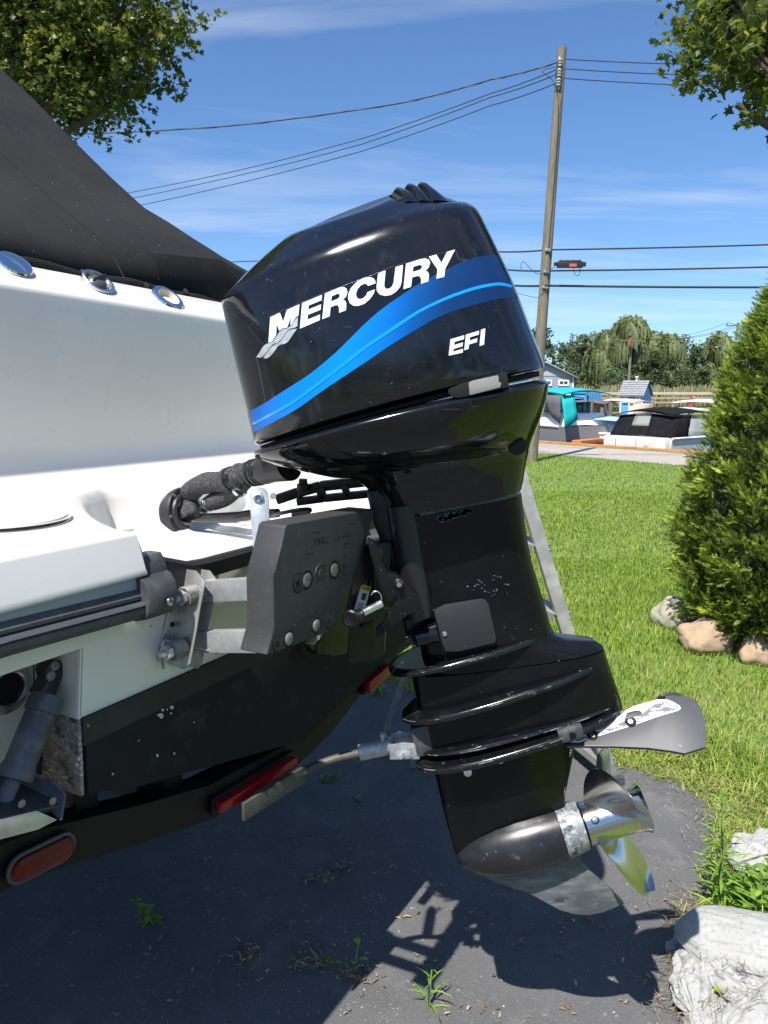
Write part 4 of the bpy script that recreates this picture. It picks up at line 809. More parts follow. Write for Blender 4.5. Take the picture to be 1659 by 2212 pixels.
# weeds
m_weed = mat('weed_leaf', (.09, .2, .02), .5, attr=((.07, .17, .02), (.40, .58, .08), (.21, .38, .045)), trans=.4)
m_stem = mat('weed_stem', (.14, .2, .06), .6)
def leaf_blade(mb, p, d, L, W, droop=.3, up=None):
    d = Vector(d).normalized(); s = d.cross(ZZ); s = s.normalized() if s.length > .01 else V3(1, 0); pts = []
    for k in range(6):
        q = k / 5; w = W * math.sin(math.pi * (.08 + .92 * q)) ** .8 * .5 if k < 5 else 0.0005; c_ = Vector(p) + d * L * q - ZZ * droop * L * q * q
        pts.append((c_ - s * w + ZZ * w * .35, c_, c_ + s * w + ZZ * w * .35))
    mb.sheet([list(r_) for r_ in pts])
def weed(name, label, base, h, n, L, W, lean=(0, 0), cat='weed', spread=.12, group=None, m=None):
    t = thing(name, label, cat, base, group); ms = MB(); top = base + V3(lean[0], lean[1], h); path = spl([base, base.lerp(top, .5) + V3(-lean[0] * .2, -lean[1] * .2), top], 6); ms.tube(path, [lerp(.006, .002, k / 12) for k in range(13)], 6); obj('stem', ms, m_stem, t)
    for k in range(n):
        q = .15 + .85 * k / max(1, n - 1); p = path[min(12, int(q * 12))]; a = k * 2.4 + random.uniform(-.3, .3); mb = MB(); sc2 = lerp(1.0, .55, q)
        leaf_blade(mb, p, (math.cos(a), math.sin(a), .35 + .5 * q), L * sc2 * random.uniform(.8, 1.15), W * sc2, random.uniform(.2, .6)); o = obj('leaf', mb, m or m_weed, t)
        at_ = o.data.attributes.new('rnd', 'FLOAT', 'POINT'); at_.data.foreach_set('value', [random.uniform(.15, .8)] * len(o.data.vertices))
    return t
weed('weed', 'tall feathery weed with narrow leaves beside the sandbags', flat(1553, 1985), .40, 64, .13, .011, (.01, .06))
weed('weed', 'shorter narrow leaved weed leaning over the asphalt edge', flat(1570, 1960), .24, 34, .12, .010, (-.06, .02))
wi = 0
for (px, py, h, n, L, W), lab in zip(((1600, 1960, .10, 12, .075, .032), (1640, 1960, .12, 12, .08, .034), (1618, 1925, .09, 10, .07, .03), (1655, 1925, .10, 12, .07, .03), (1630, 1985, .08, 9, .07, .03), (1590, 1930, .07, 9, .06, .026), (1660, 1985, .08, 9, .06, .028)), ['broad leaved green weed in the patch behind the plump sandbag'] * 7):
    weed('weed', lab, flat(px, py), h, n, L, W, group='broad leaved weeds behind the plump sandbag')
weed('weed', 'bright green sprig growing between bottom right sandbags', flat(1650, 2135) + ZZ * .12, .05, 8, .06, .03)
weed('weed', 'single bright leaf plant at the bottom edge by sandbags', flat(1560, 2210), .09, 5, .08, .055)
weed('weed', 'small shaded leafy weed growing under the boat', flat(335, 2005), .05, 22, .055, .022, (-.09, .07))
weed('weed', 'seedling with one upright leaf at the shadow corner', flat(768, 2085), .07, 2, .055, .042, (.01, .0))
weed('weed', 'seedling with one rounded leaf, left of the upright one', flat(690, 2085), .05, 1, .055, .05, (-.03, .01))
weed('weed', 'grassy shoot with thin blades at the bottom edge', flat(925, 2185), .11, 11, .10, .007, (.01, .02))
weed('weed', 'dark creeping weed in a driveway crack behind the red bar light', flat(690, 1690), .03, 26, .05, .02, (.1, .02))
weed('weed', 'little dark weed further along the same driveway crack', flat(775, 1735), .025, 16, .035, .014)
weed('weed', 'green tuft at the far driveway edge behind the hull', flat(815, 1500), .10, 26, .10, .02)
mat('well_dark', (.006, .006, .006), .9)  # near-black that stands in for shade inside holes, slots and gaps
# ------------------------------------------------------------------ the trailered boat
m_gel = mat('boat_gelcoat', (.66, .645, .61), .30, coat=.35, var=[(3, .5, .8, (.63, .615, .575))], speck=(85, .765, (.30, .28, .24)), roughvar=(9, .22, .42))
m_gel2 = mat('transom_gelcoat', (.76, .72, .64), .38, coat=.2, var=[(2.5, .45, .75, (.71, .67, .585))], speck=(70, .75, (.20, .18, .15)))
m_bott = mat('black_bottom_paint', (.011, .011, .012), .7, spec=.2, var=[(3, .45, .75, (.018, .018, .019)), (26, .58, .8, (.03, .03, .032))], bump=(120, .4, .002), speck=(16, .735, (.36, .35, .32)))
m_canv = mat('boat_canvas', (.019, .0187, .0195), .92, spec=.12, var=[(1.6, .4, .7, (.029, .0285, .028)), (9, .5, .8, (.025, .025, .025), (1, 3, 1)), (300, .55, .7, (.035, .035, .036))], bump=(700, .5, .001), speck=(120, .745, (.26, .26, .24)))
m_rub = mat('black_rubber', (.040, .041, .045), .42, var=[(4, .4, .65, (.075, .077, .083), (.6, .6, 5)), (40, .5, .75, (.095, .097, .102))], roughvar=(12, .35, .6))
m_rubg = mat('grey_insert', (.065, .068, .074), .35)
m_jshade = mat('grey_shadow_strip', (.30, .33, .37), .5)  # grey of the deck joint, painted as the shadow under its lip
m_chr = mat('chrome', (.82, .82, .83), .05, 1.0)
m_blkpl = mat('black_plastic', (.022, .022, .024), .45, bump=(300, .3, .001))
m_steel = mat('stainless', (.66, .65, .63), .26, 1.0, roughvar=(30, .18, .4))
m_zinc = mat('zinc_plate', (.56, .56, .55), .42, .6, var=[(22, .42, .62, (.46, .48, .50)), (70, .5, .75, (.68, .70, .72))], roughvar=(25, .28, .5))
m_dull = mat('dull_bolt_head', (.27, .26, .235), .55, .5, var=(60, .45, .65, (.17, .16, .145)))
boat_ = thing('boat', 'white cuddy boat with black canvas cover on a trailer', 'boat', B(0, .6, .9))
HB = 1.22
pz = .13
# hull: bottom paint shell
def sec(g, k, dz): # section at g: half beam factor k
    return [B(-HB * k, g, 1.128 + dz), B(-HB * .96 * k, g, 1.00 + dz * 1.0), B(-.62 * k, g, .965 + dz), B(-.05, g, .838 + dz * 1.1), B(.55 * k, g, .955 + dz), B(HB * .96 * k, g, 1.0 + dz), B(HB * k, g, 1.128 + dz)]
S_ = [sec(.25, 1, 0), sec(2.4, 1.0, .0), sec(4.2, .85, .05), sec(5.4, .5, .2), sec(6.1, .06, .45)]
# the port trim tab pocket is cut from the first metre of shell
mb = MB(); first = [p.copy() for p in S_[0]]
mb.rings(S_, False, True, False); mb.add(first, [(0, 1, 2, 3, 4, 5, 6)]); obj('hull_bottom', mb, m_bott, boat_, sharp=20)
# bottom-painted transom plate, starboard of the pocket
pl_ = [B(-.658, -.003, 1.128), B(-.660, -.003, .993), B(-.55, -.003, .955), B(-.05, -.003, .833), B(.55, -.003, .95), B(HB * .96, -.003, 1.0), B(HB, -.003, 1.128)]
mb = MB(); mb.prism(pl_, BG * .262); obj('transom_bottom', mb, m_bott, boat_, bevel=.003)
# raised band of paint just under the waterline
mb = MB(); mb.prism([B(-.663, -.0055, 1.128), B(-.664, -.0055, 1.082), B(1.1, -.0055, 1.082), B(1.1, -.0055, 1.128)], BG * .003); obj('paint_band', mb, mat('black_paint_band', (.020, .020, .022), .5, spec=.3, var=(12, .45, .7, (.034, .034, .037)), speck=(20, .72, (.40, .39, .37))), boat_)
rc2 = random.Random(5); m_chip = mat('bare_gelcoat_chip', (.48, .47, .44), .6)
for x, y, w_ in ((347, 1545, 8), (352, 1534, 5), (372, 1527, 6), (362, 1533, 3), (370, 1541, 3), (173, 1595, 4), (171, 1640, 6), (166, 1652, 4), (178, 1648, 3), (340, 1632, 4), (377, 1628, 3), (244, 1672, 3), (420, 1560, 2.5), (300, 1600, 2.5)):
    pts_ = [onG(x + math.cos(k * .785) * w_ * rc2.uniform(.35, 1), y + math.sin(k * .785) * w_ * rc2.uniform(.35, 1), -.0062) for k in range(8)]
    mb = MB(); mb.prism(pts_, BG * .001); obj('paint_chip', mb, m_chip, boat_, flat_shade=True)
# white topsides and transom
tw = [B(-.668, 0, 1.128), B(HB, 0, 1.128), B(HB + .03, 0, 1.335), B(-HB - .03, 0, 1.335), B(-HB - .02, 0, 1.245), B(-.655, 0, 1.245)]
mb = MB(); mb.prism(tw, BG * .012); obj('transom', mb, m_gel2, boat_, bevel=.003)
pz = .13
mb = MB(); mb.prism([B(-.668, pz, .985), B(-.650, pz, 1.25), B(-HB, pz, 1.25), B(-HB, pz, 1.05)], BG * .01); obj('tab_pocket', mb, m_gel2, boat_)
mb = MB(); mb.prism([B(-.655, .001, 1.2452), B(-.655, pz, 1.2452), B(-HB, pz, 1.2452), B(-HB, .001, 1.2452)], ZZ * .008); mb.prism([B(-.6555, .0, 1.245), B(-.648, pz, 1.245), B(-.655, pz, 1.118), B(-.668, 0, 1.128)], BT * .006); obj('pocket_side', mb, m_gel2, boat_)
m_rustp = mat('stained_panel', (.36, .33, .27), .8, var=[(7, .40, .60, (.17, .10, .055)), (26, .50, .62, (.05, .06, .058)), (60, .52, .66, (.50, .49, .46), (1, 1, 3))])
mb = MB(); mb.prism([B(-.668, 0, 1.128), B(-.655, .245, 1.105), B(-.648, .245, .965), B(-.672, 0, .995)], BT * .006); obj('stained_side', mb, m_rustp, boat_)
topS = [[p + ZZ * .0 for p in (s_[0], s_[6])] for s_ in S_]
for j, sg in ((0, -1), (1, 1)):
    rows = []
    for s_, hi in zip(topS, (1.335, 1.36, 1.46, 1.62, 1.78)):
        p = s_[j]; rows.append([p, p + BT * sg * .03 + ZZ * (hi - p.z)])
    mb = MB(); mb.sheet(rows if sg > 0 else [r_[::-1] for r_ in rows]); obj('topside', mb, m_gel2, boat_, solid=.01)
# deck moulding: curved edge of the engine well traced on the deck plane
DZ = 1.424; DSL = .047
def DB(t, g, dz=0.0): return B(t, g, DZ + DSL * g + dz)
Kp = [(294, 1147), (262, 1138), (228, 1124), (205, 1110), (187, 1092), (181, 1076), (188, 1064), (208, 1055), (230, 1049), (300, 1045), (378, 1042)]
K = []
for x, y in Kp:
    p = on(x, y, B(0, 0, DZ), ZZ - BG * DSL); a = tg(p); K.append((a[0], a[1]))
gw = K[-1][1]
K = [(q[0], q[1]) for q in [spl([V3(a, b) for a, b in K], 4)][0]]
port = [(-HB - .02, .0), (K[0][0], K[0][1])]
Kfull = K + [(-a, b) for a, b in K[::-1]]
K = Kfull
wallg = .55
deck_poly = [(-HB - .02, K[0][1] - .002)] + K + [(HB + .02, K[0][1])] + [(HB + .02, wallg + .3), (-HB - .02, wallg + .3)]
mb = MB(); n = len(deck_poly)
# deck top with sloping edges: a wide rounded shoulder into the well
def inset(i, d):
    a, b = K[max(0, i - 1)], K[min(len(K) - 1, i + 1)]; tx, ty = b[0] - a[0], b[1] - a[1]; L = math.hypot(tx, ty) or 1
    return (K[i][0] + ty / L * d, K[i][1] - tx / L * d)
levels = [(-.022, .0), (-.012, -.002), (-.004, -.007), (.004, -.018), (.009, -.034), (.018, -.074), (.030, -.096), (.045, -.105)]
rows = []
for d_, dz in levels: rows.append([DB(*inset(i, d_), dz) if dz > -.05 else B(*inset(i, d_), lerp(DZ + DSL * K[i][1] + dz, DZ - .104, min(1, (-dz - .05) / .055))) for i in range(len(K))])
wl_ = MB(); wl_.sheet(rows[::-1]); obj('well_wall', wl_, m_gel, boat_, sharp=80)
G0 = K[0][1]; top = [(K[0][0] - .012, G0)] + [inset(i, -.022) for i in range(2, len(K) - 2)] + [(K[-1][0] + .012, G0)]
dk = [(-HB - .02, top[0][1])] + top + [(HB + .02, top[-1][1]), (HB + .02, wallg + .03), (-HB - .02, wallg + .03)]
from mathutils.geometry import tessellate_polygon
tri = tessellate_polygon([[V3(a, b) for a, b in dk]]); mb = MB(); mb.add([DB(a, b) for a, b in dk], [t_ if True else t_ for t_ in tri]); obj('deck', mb, m_gel, boat_)
# well floor
fl = [inset(i, .043) for i in range(len(K))]; fl = fl + [(fl[-1][0], .015), (fl[0][0], .015)]
tri = tessellate_polygon([[V3(a, b) for a, b in fl]]); mb = MB(); mb.add([B(a, b, DZ - .104) for a, b in fl], tri); obj('well_floor', mb, m_gel, boat_)
# aft faces of the deck slabs either side of the well
for sg in (-1, 1):
    def bb(t, g, z): return B(-t * sg if sg > 0 else t, g, z)
    t0, g0 = top[0]; e = -HB - .02
    prof = [(0, 0), (-.005, -.0025), (-.008, -.008), (-.018, -.064), (-.0215, -.072), (-.020, -.076), (-.012, -.0775)]
    def te(dz): return t0 + .006 + .10 * (-dz)
    rows = [[bb(lerp(e, te(dz), q / 10), g0 + dg, DZ + dz) for q in range(11)] for dg, dz in prof]
    mb = MB(); mb.sheet(rows if sg > 0 else rows[::-1]); obj('deck_face', mb, m_gel, boat_, sharp=70)
    fin = inset(0 if sg < 0 else 0, .045)[0]
    mb = MB(); mb.sheet([[bb(te(dz), g0 + dg, DZ + dz), bb(lerp(te(dz), fin, .35), g0 + dg * .2 + .02, DZ + dz), bb(lerp(K[0][0] - .006, fin, min(1, -dz / .1)), g0 + .05, DZ + dz - .003)] for dg, dz in prof + [(-.002, -.105)]]); obj('deck_end', mb, m_gel, boat_, sharp=70)
    mb = MB(); mb.prism([bb(e, g0 - .012, DZ - .074), bb(te(-.07) - .003, g0 - .012, DZ - .074), bb(te(-.07) - .003, g0 - .012, 1.325), bb(e, g0 - .012, 1.325)], BG * .02); obj('joint_shade', mb, m_jshade, boat_)
# round hatch on the deck
hc = flat(8, 1122, DZ + .012); mb = MB(); mb.lathe(hc, ZZ, [(0.0005, .105), (.004, .104), (.006, .098), (.006, .0004)], 48, False); mb.add([], []); hob = obj('hatch', mb, m_gel, boat_)
mb = MB(); mb.lathe(hc, ZZ, [(.001, .112), (.0012, .106)], 48, False); obj('hatch_gap', mb, mat('dirty_gap', (.42, .40, .33), .8), boat_)
# cockpit wall facing aft
wz0, wz1 = DZ + .026 - .008, 1.892
rows = []
for z_, dg in ((wz0, -.055), (wz0 + .012, -.034), (wz0 + .03, -.016), (wz0 + .06, -.004), (wz0 + .10, 0), (1.6, -.010), (1.78, -.021), (wz1 - .012, -.027), (wz1 - .004, -.0265), (wz1 + .001, -.022), (wz1 + .005, -.016), (wz1 + .035, .026), (wz1 + .064, .068), (wz1 + .072, .16)):
    row = []
    for k in range(41):
        t_ = lerp(-HB, HB, k / 40); q = max(0, min(1, (-.375 - t_) / .05)); bul = 0
        row.append(B(t_, wallg + dg - bul, z_ - .02 * (t_ + .38) * (1 if z_ > 1.7 else 0)))
    rows.append(row)
mb = MB(); mb.sheet(rows); obj('cockpit_wall', mb, m_gel, boat_, sharp=80)
# fittings on the sloping band under the hem
band_n = (BG * -.71 + ZZ * .71).normalized()
def band(x, y): 
    p0 = B(0, wallg + .030, wz1 + .030 - .008); p = on(x, y, p0, band_n); return p + band_n * .006
def fitting(c, prof, par, m, name, seg=32, tilt=(0, 0, 0)):
    mb = MB(); mb.lathe(c, (band_n + Vector(tilt)).normalized(), prof, seg, name not in ('rod_holder',)); return obj(name, mb, m, par)
f1 = fitting(band(25, 583), [(-.02, .03), (.004, .0405), (.011, .041), (.015, .0385), (.017, .033), (.019, .012)], boat_, m_chr, 'fuel_cap')
c2 = band(207, 619)
f2 = fitting(c2, [(-.004, .041), (.012, .0425), (.014, .040), (.013, .034), (.002, .030)], boat_, m_steel, 'lock_ring'); fitting(c2, [(.0, .030), (.004, .028), (.014, .02), (.018, .012)], f2, m_rubg, 'lock_barrel')
mb = MB(); s_ = BT * .016; mb.box(c2 + band_n * .016, (BT * .6 + ZZ * .3).normalized() * .022, (BT * -.3 + ZZ * .6).normalized() * .007, band_n * .006); obj('latch', mb, m_blkpl, f2, bevel=.003)
c3 = band(359, 650)
f3 = fitting(c3, [(-.004, .047), (.004, .048), (.009, .045), (.011, .036), (.010, .0315)], boat_, m_chr, 'rod_holder'); mb = MB(); mb.lathe(c3 - band_n * .03, band_n, [(.041, .0312), (.036, .0285), (.002, .0262), (.0, .0255), (.0, .001)], 32, False); obj('holder_liner', mb, mat('cream_liner', (.62, .55, .40), .5), f3)
mb = MB()
for s in (-1, 1): mb.lathe(c3 + BT * .037 * s + band_n * .007, band_n, [(0, .006), (.003, .004)], 10)
obj('screw', mb, m_steel, f3)
# canvas cover
hem = [onG(x, y, wallg + .11) for x, y in ((-160, 515), (0, 552), (156, 587), (240, 603), (328, 620), (410, 640), (482, 659), (560, 676))]
hem_t = [tg(p)[0] for p in hem]
def canv(t_, q):
    """q 0 at the hem, 1 at the forward bow of the cover"""
    hz = np.interp(t_, hem_t, [p.z for p in hem]); hz = hz if t_ <= hem_t[-1] else hem[-1].z
    ln = 1.46; g_ = wallg + .11 + ln * q
    rE = np.interp(g_, [.66, .704, .863, 1.097, 1.298, 1.51, 1.787, 2.12], [2.065, 2.104, 2.19, 2.329, 2.488, 2.664, 2.894, 3.17]) - 1.938
    rS = np.interp(g_, [.61, .66, .759, .927, 1.075, 1.176, 1.5, 2.12], [1.962, 2.0, 2.063, 2.168, 2.27, 2.356, 2.63, 3.1]) - 1.94
    rise = rS * (1 - .30 * min(1, (.06 - t_) / 1.2)) if t_ <= .06 else lerp(rS, rE, ((t_ - .06) / .44)) if t_ <= .5 else rE * (1 - .75 * (t_ - .5) / .7)
    z = hz + rise * min(1, q / .045) ** .6 + .006 * math.sin(9 * t_ + 4 * q) * q * (1 - q) * 4 + .010 * noise.noise((t_ * 5, q * 6, 0)) * min(1, 6 * q)
    return B(t_, g_, z)
ts = [lerp(-1.22, .06, k / 26) for k in range(27)] + [lerp(.06, .505, k / 16) for k in range(1, 17)] + [lerp(.51, 1.2, k / 10) for k in range(11)]
mb = MB(); mb.sheet([[canv(t_, q / 26) for t_ in ts] for q in range(27)][::1]); cv = obj('canvas_cover', mb, m_canv, boat_, sharp=25, solid=.004)
mb = MB(); mb.tube([canv(t_, 0) + BG * -.012 + ZZ * (-.004 + .004 * math.sin(t_ * 23)) for t_ in ts], .010, 8); obj('hem', mb, m_canv, cv)
mb = MB(); mb.tube([canv(.06, q / 26) + ZZ * .0015 for q in range(27)], .0028, 5); obj('seam', mb, m_canv, cv)
for x, y in ((178, 589), (400, 630), (315, 617), (420, 648)):
    c_ = on(x, y, hem[2] - BG * .02, BG); mb = MB(); mb.lathe(c_, band_n, [(0, .008), (.006, .007), (.008, .003)], 12); obj('snap', mb, m_blkpl, cv)
mb = MB(); fw = [canv(t_, 1) for t_ in ts]; mb.sheet([fw, [p + BG * 2.2 + ZZ * .05 for p in fw], [B(tg(p)[0] * .5, 5.4, 1.85) for p in fw]]); obj('cabin_cover', mb, m_canv, cv)
# rub rail with its light insert, end cap and notch trim
def rail_prof(t_): return [B(t_, g, z - .010 * max(0, (t_ + .8) / .28)) for g, z in ((.0, 1.342), (-.016, 1.340), (-.030, 1.332), (-.0365, 1.324), (-.0365, 1.319), (-.031, 1.3145), (-.038, 1.310), (-.0445, 1.303), (-.0445, 1.295), (-.037, 1.285), (-.02, 1.279), (.0, 1.277))]
mb = MB(); mb.rings([rail_prof(-HB - .03), rail_prof(-.8), rail_prof(-.525)]); rr = obj('rub_rail', mb, m_rub, boat_, sharp=30)
mb = MB(); mb.rings([[B(t_, g, z - .010 * max(0, (t_ + .8) / .28)) for g, z in ((-.030, 1.3165), (-.042, 1.3125), (-.0455, 1.3085), (-.034, 1.3080))] for t_ in (-HB, -.8, -.527)]); obj('rail_insert', mb, m_rubg, rr)
mb = MB(); mb.rings([rail_prof(.52)[:], rail_prof(.521)]); obj('rub_rail', mb, m_rub, boat_, sharp=30)
for sg in (-1, 1):
    def cp(t_, s): return [B(-sg * t_ if sg > 0 else t_, g * s, z + .012) for g, z in ((.02, 1.364), (-.012, 1.364), (-.024, 1.352), (-.029, 1.334), (-.044, 1.328), (-.054, 1.316), (-.0575, 1.296), (-.054, 1.274), (-.042, 1.261), (-.02, 1.256), (.02, 1.258))]
    mb = MB(); mb.rings([cp(-.556, .96), cp(-.552, 1.0), cp(-.500, 1.0), cp(-.492, .97), cp(-.484, .80)]); ec = obj('rail_end_cap', mb, m_rub, boat_, sharp=30)
    if sg < 0:
        mb = MB(); mb.lathe(B(-.517, -.0625, 1.300), BG * -1, [(0, .0075), (.002, .007), (.003, .003)], 14); obj('screw', mb, m_steel, ec)
mb = MB(); mb.rings([[B(t_, g, z + (.03 * max(0, min(1, (-.40 - t_) / .09)) if z > 1.33 else 0)) for g, z in ((.010, 1.333), (.006, 1.340), (-.006, 1.340), (-.014, 1.333), (-.014, 1.305), (-.001, 1.300), (.0, 1.325))] for t_ in [lerp(-.49, .49, k / 24) for k in range(25)]]); obj('transom_trim', mb, m_blkpl, boat_, sharp=30)
# through-hull exhaust ring
rc = onG(12, 1486, pz) ; mb = MB(); mb.lathe(rc, BG * -1, [(0, .0262), (.003, .0265), (.010, .0275), (.012, .031), (.009, .036), (.004, .044), (-.001, .046)], 36, False); er = obj('exhaust_ring', mb, m_steel, boat_)
mb = MB(); mb.lathe(rc - BG * .001, BG * -1, [(0, .0265), (.0005, .001)], 24); obj('exhaust_mouth', mb, mat('dark_mouth', (.006, .006, .006), .9), er)
# trim tab actuator
ta, tb_ = onG(135, 1428, .05), onG(8, 1735, .02)
m_act = mat('worn_actuator', (.060, .062, .072), .5, var=[(5, .45, .65, (.12, .12, .135)), (30, .5, .8, (.15, .15, .16))])
act = None
def along(q): return ta.lerp(tb_, q)
mb = MB(); mb.tube([along(.26), along(.262), along(.30), along(.38), along(.39), along(.74), along(.75), along(.765), along(.78), along(.80), along(.82), along(.845), along(.85)], [.020, .026, .028, .028, .0245, .0245, .026, .0265, .0285, .0275, .0285, .027, .012], 24); act = obj('trim_actuator', mb, m_act, boat_, sharp=30)
mb = MB(); mb.tube([along(.85), along(1.0)], .0125, 16); obj('ram', mb, m_act, act)
ax_ = (tb_ - ta).normalized(); sd_ = ax_.cross(BG).normalized()
mb = MB(); mb.prism([along(-.0) + sd_ * .010, along(.02) - sd_ * .020, along(.12) - sd_ * .024, along(.16) - sd_ * .012, along(.28) - sd_ * .018, along(.28) + sd_ * .016, along(.05) + sd_ * .012], BG * .03); obj('mount', mb, m_blkpl, act, bevel=.004)
for q in (.055, .13):
    mb = MB(); mb.lathe(along(q) - sd_ * .011 - BG * .0, BG * -1, [(0, .0085), (.0025, .0078), (.0032, .004)], 14); obj('screw', mb, m_dull, act)
# trim tab plate
def tabz(t_): return 1.02 + .28 * (-.74 - t_)
mb = MB(); mb.prism([B(-1.15, .125, tabz(-1.15) + .016), B(-.735, .125, tabz(-.735) + .016), B(-.725, -.0, tabz(-.725) + .004), B(-.738, -.034, tabz(-.738)), B(-1.15, -.034, tabz(-1.15))], ZZ * .004); tab = obj('trim_tab', mb, mat('tab_plate', (.050, .052, .058), .5, .3, var=(9, .45, .7, (.085, .085, .09))), boat_, bevel=.001)
mb = MB(); mb.prism([B(-1.15, -.035, tabz(-1.15) - .028), B(-.775, -.035, tabz(-.775) - .028), B(-.742, -.035, tabz(-.742) - .020), B(-.775, -.035, tabz(-.775) + .003), B(-1.15, -.035, tabz(-1.15) + .003)], BG * .004); lp = obj('tab_flange', mb, mat('worn_alloy', (.58, .54, .48), .5, .4, var=(25, .45, .7, (.42, .39, .34))), tab, bevel=.001)
mb = MB(); mb.prism([B(-.742, .12, tabz(-.74) + .02), B(-.722, .0, tabz(-.722) + .03), B(-.718, -.022, tabz(-.718) + .012), B(-.738, -.036, tabz(-.738) - .022), B(-.742, -.0, tabz(-.74))], BT * .004); obj('tab_ear', mb, m_act, tab)
for x, y in ((47, 1736), (118 - 4, 1731)):
    p = onG(x, y, -.0355); mb = MB(); mb.lathe(p, BG * -1, [(0, .0062), (.001, .0058), (.0012, .003)], 14); obj('screw', mb, m_dull, tab)
# flange boot where rigging enters the well
gb = None
fcx = onG(392, 1106, gw - .005)
fn = (BG * -1 + BT * .12 + ZZ * .12).normalized()
mb = MB(); mb.lathe(fcx, fn, [(-.02, .060), (.004, .062), (.010, .060), (.011, .048), (.016, .046), (.019, .040), (.016, .034), (-.01, .032)], 40); fl_ = obj('rigging_flange', mb, m_blkpl, boat_)
aa = fn.orthogonal().normalized(); bb_ = fn.cross(aa)
for k in range(6):
    q = k * 1.047 + .35; mb = MB(); mb.lathe(fcx + fn * .0105 + (aa * math.cos(q) + bb_ * math.sin(q)) * .0535, fn, [(0, .0052), (.0015, .005), (.0018, .002), (.0008, .0018)], 12); obj('screw', mb, m_steel, fl_)

# ------------------------------------------------------------------ auxiliary motor bracket
ab = thing('auxiliary_motor_bracket', 'black plastic motor pad on galvanised spring arms bolted to transom', 'motor bracket', B(-.35, -.1, 1.1))
GP = -.235
face = [(617, 1137), (623, 1132), (806, 1099), (809, 1102), (803, 1128), (787, 1187), (767, 1234), (746, 1285), (735, 1322), (722, 1355), (716, 1363), (585, 1413), (576, 1416), (592, 1355), (590, 1246), (606, 1187)]
fp = [onG(x, y, GP) for x, y in face]
m_pad = mat('moulded_black_pad', (.030, .031, .032), .55, var=[(5, .45, .75, (.042, .043, .044)), (60, .55, .8, (.055, .055, .056))], bump=(420, .55, .0012), speck=(130, .745, (.24, .24, .24)))
mb = MB(); mb.prism(fp, BG * .060); pad = obj('pad', mb, m_pad, ab, bevel=.006, seg=3)
for (x, y), (rx) in zip(((645, 1259), (663, 1253), (693, 1239), (722, 1231), (744, 1222)), (.017, .0145, .013, .0145, .017)):
    c_ = onG(x, y, GP); met = x in (663, 722)
    if x == 693:
        mb = MB(); mb.lathe(c_, BG * -1, [(-.002, .020), (.0012, .019), (.0006, .0165), (.0006, .009), (.0018, .008), (.0018, .001)], 28); obj('boss', mb, m_pad, pad)
    elif met:
        mb = MB(); mb.lathe(c_, BG * -1, [(-.002, .0185), (.0004, .0185)], 24); obj('bolt_well', mb, bpy.data.materials['well_dark'], pad)
        mb = MB(); mb.lathe(c_, BG * -1, [(-.002, .0125), (.0012, .0125), (.002, .010), (.0021, .004)], 24); obj('bolt', mb, m_dull, pad)
    else:
        mb = MB(); mb.lathe(c_, BG * -1, [(-.002, .019), (.0005, .019)], 24); obj('bolt_well', mb, bpy.data.materials['well_dark'], pad)
        mb = MB(); mb.lathe(c_ + BT * .002, BG * -1, [(-.001, .0165), (.0008, .0165)], 24); obj('bolt_seat', mb, m_pad, pad)
        mb = MB(); mb.box(c_ + BT * -.004 - BG * .001, BT * .0055, BG * .0006, ZZ * .0055); obj('square_hole', mb, bpy.data.materials['well_dark'], pad)
for x, y in ((624, 1380), (683, 1351)):
    c_ = onG(x, y, GP); mb = MB(); mb.lathe(c_, BG * -1, [(-.001, .0155), (.0004, .0152)], 24); obj('bolt_well', mb, bpy.data.materials['well_dark'], pad); mb = MB(); mb.lathe(c_, BG * -1, [(-.002, .0115), (.0015, .0112), (.003, .009), (.0035, .004)], 20); obj('bolt', mb, m_dull, pad)
for x, y in ((600, 1390), (711, 1341)):
    c_ = onG(x, y, GP); mb = MB(); mb.lathe(c_, BG * -1, [(-.001, .0155), (.0005, .0152)], 24); obj('bolt_well', mb, bpy.data.materials['well_dark'], pad); mb = MB(); mb.lathe(c_ + BT * .002, BG * -1, [(-.001, .0135), (.0008, .0135)], 24); obj('bolt_seat', mb, m_pad, pad)
    mb = MB(); mb.box(c_ + BT * -.003 - BG * .001, BT * .0045, BG * .0006, ZZ * .0045); obj('square_hole', mb, bpy.data.materials['well_dark'], pad)
for x, y, x2, y2 in ((675, 1152, 689, 1149), (754, 1133, 766, 1130), (662, 1199, 676, 1195), (742, 1176, 754, 1172)):
    a_, b_ = onG(x, y, GP), onG(x2, y2, GP); mb = MB(); mb.box((a_ + b_) / 2 - BG * .0004, (b_ - a_) / 2, BG * .0006, ZZ * .0012); obj('slot', mb, bpy.data.materials['well_dark'], pad)
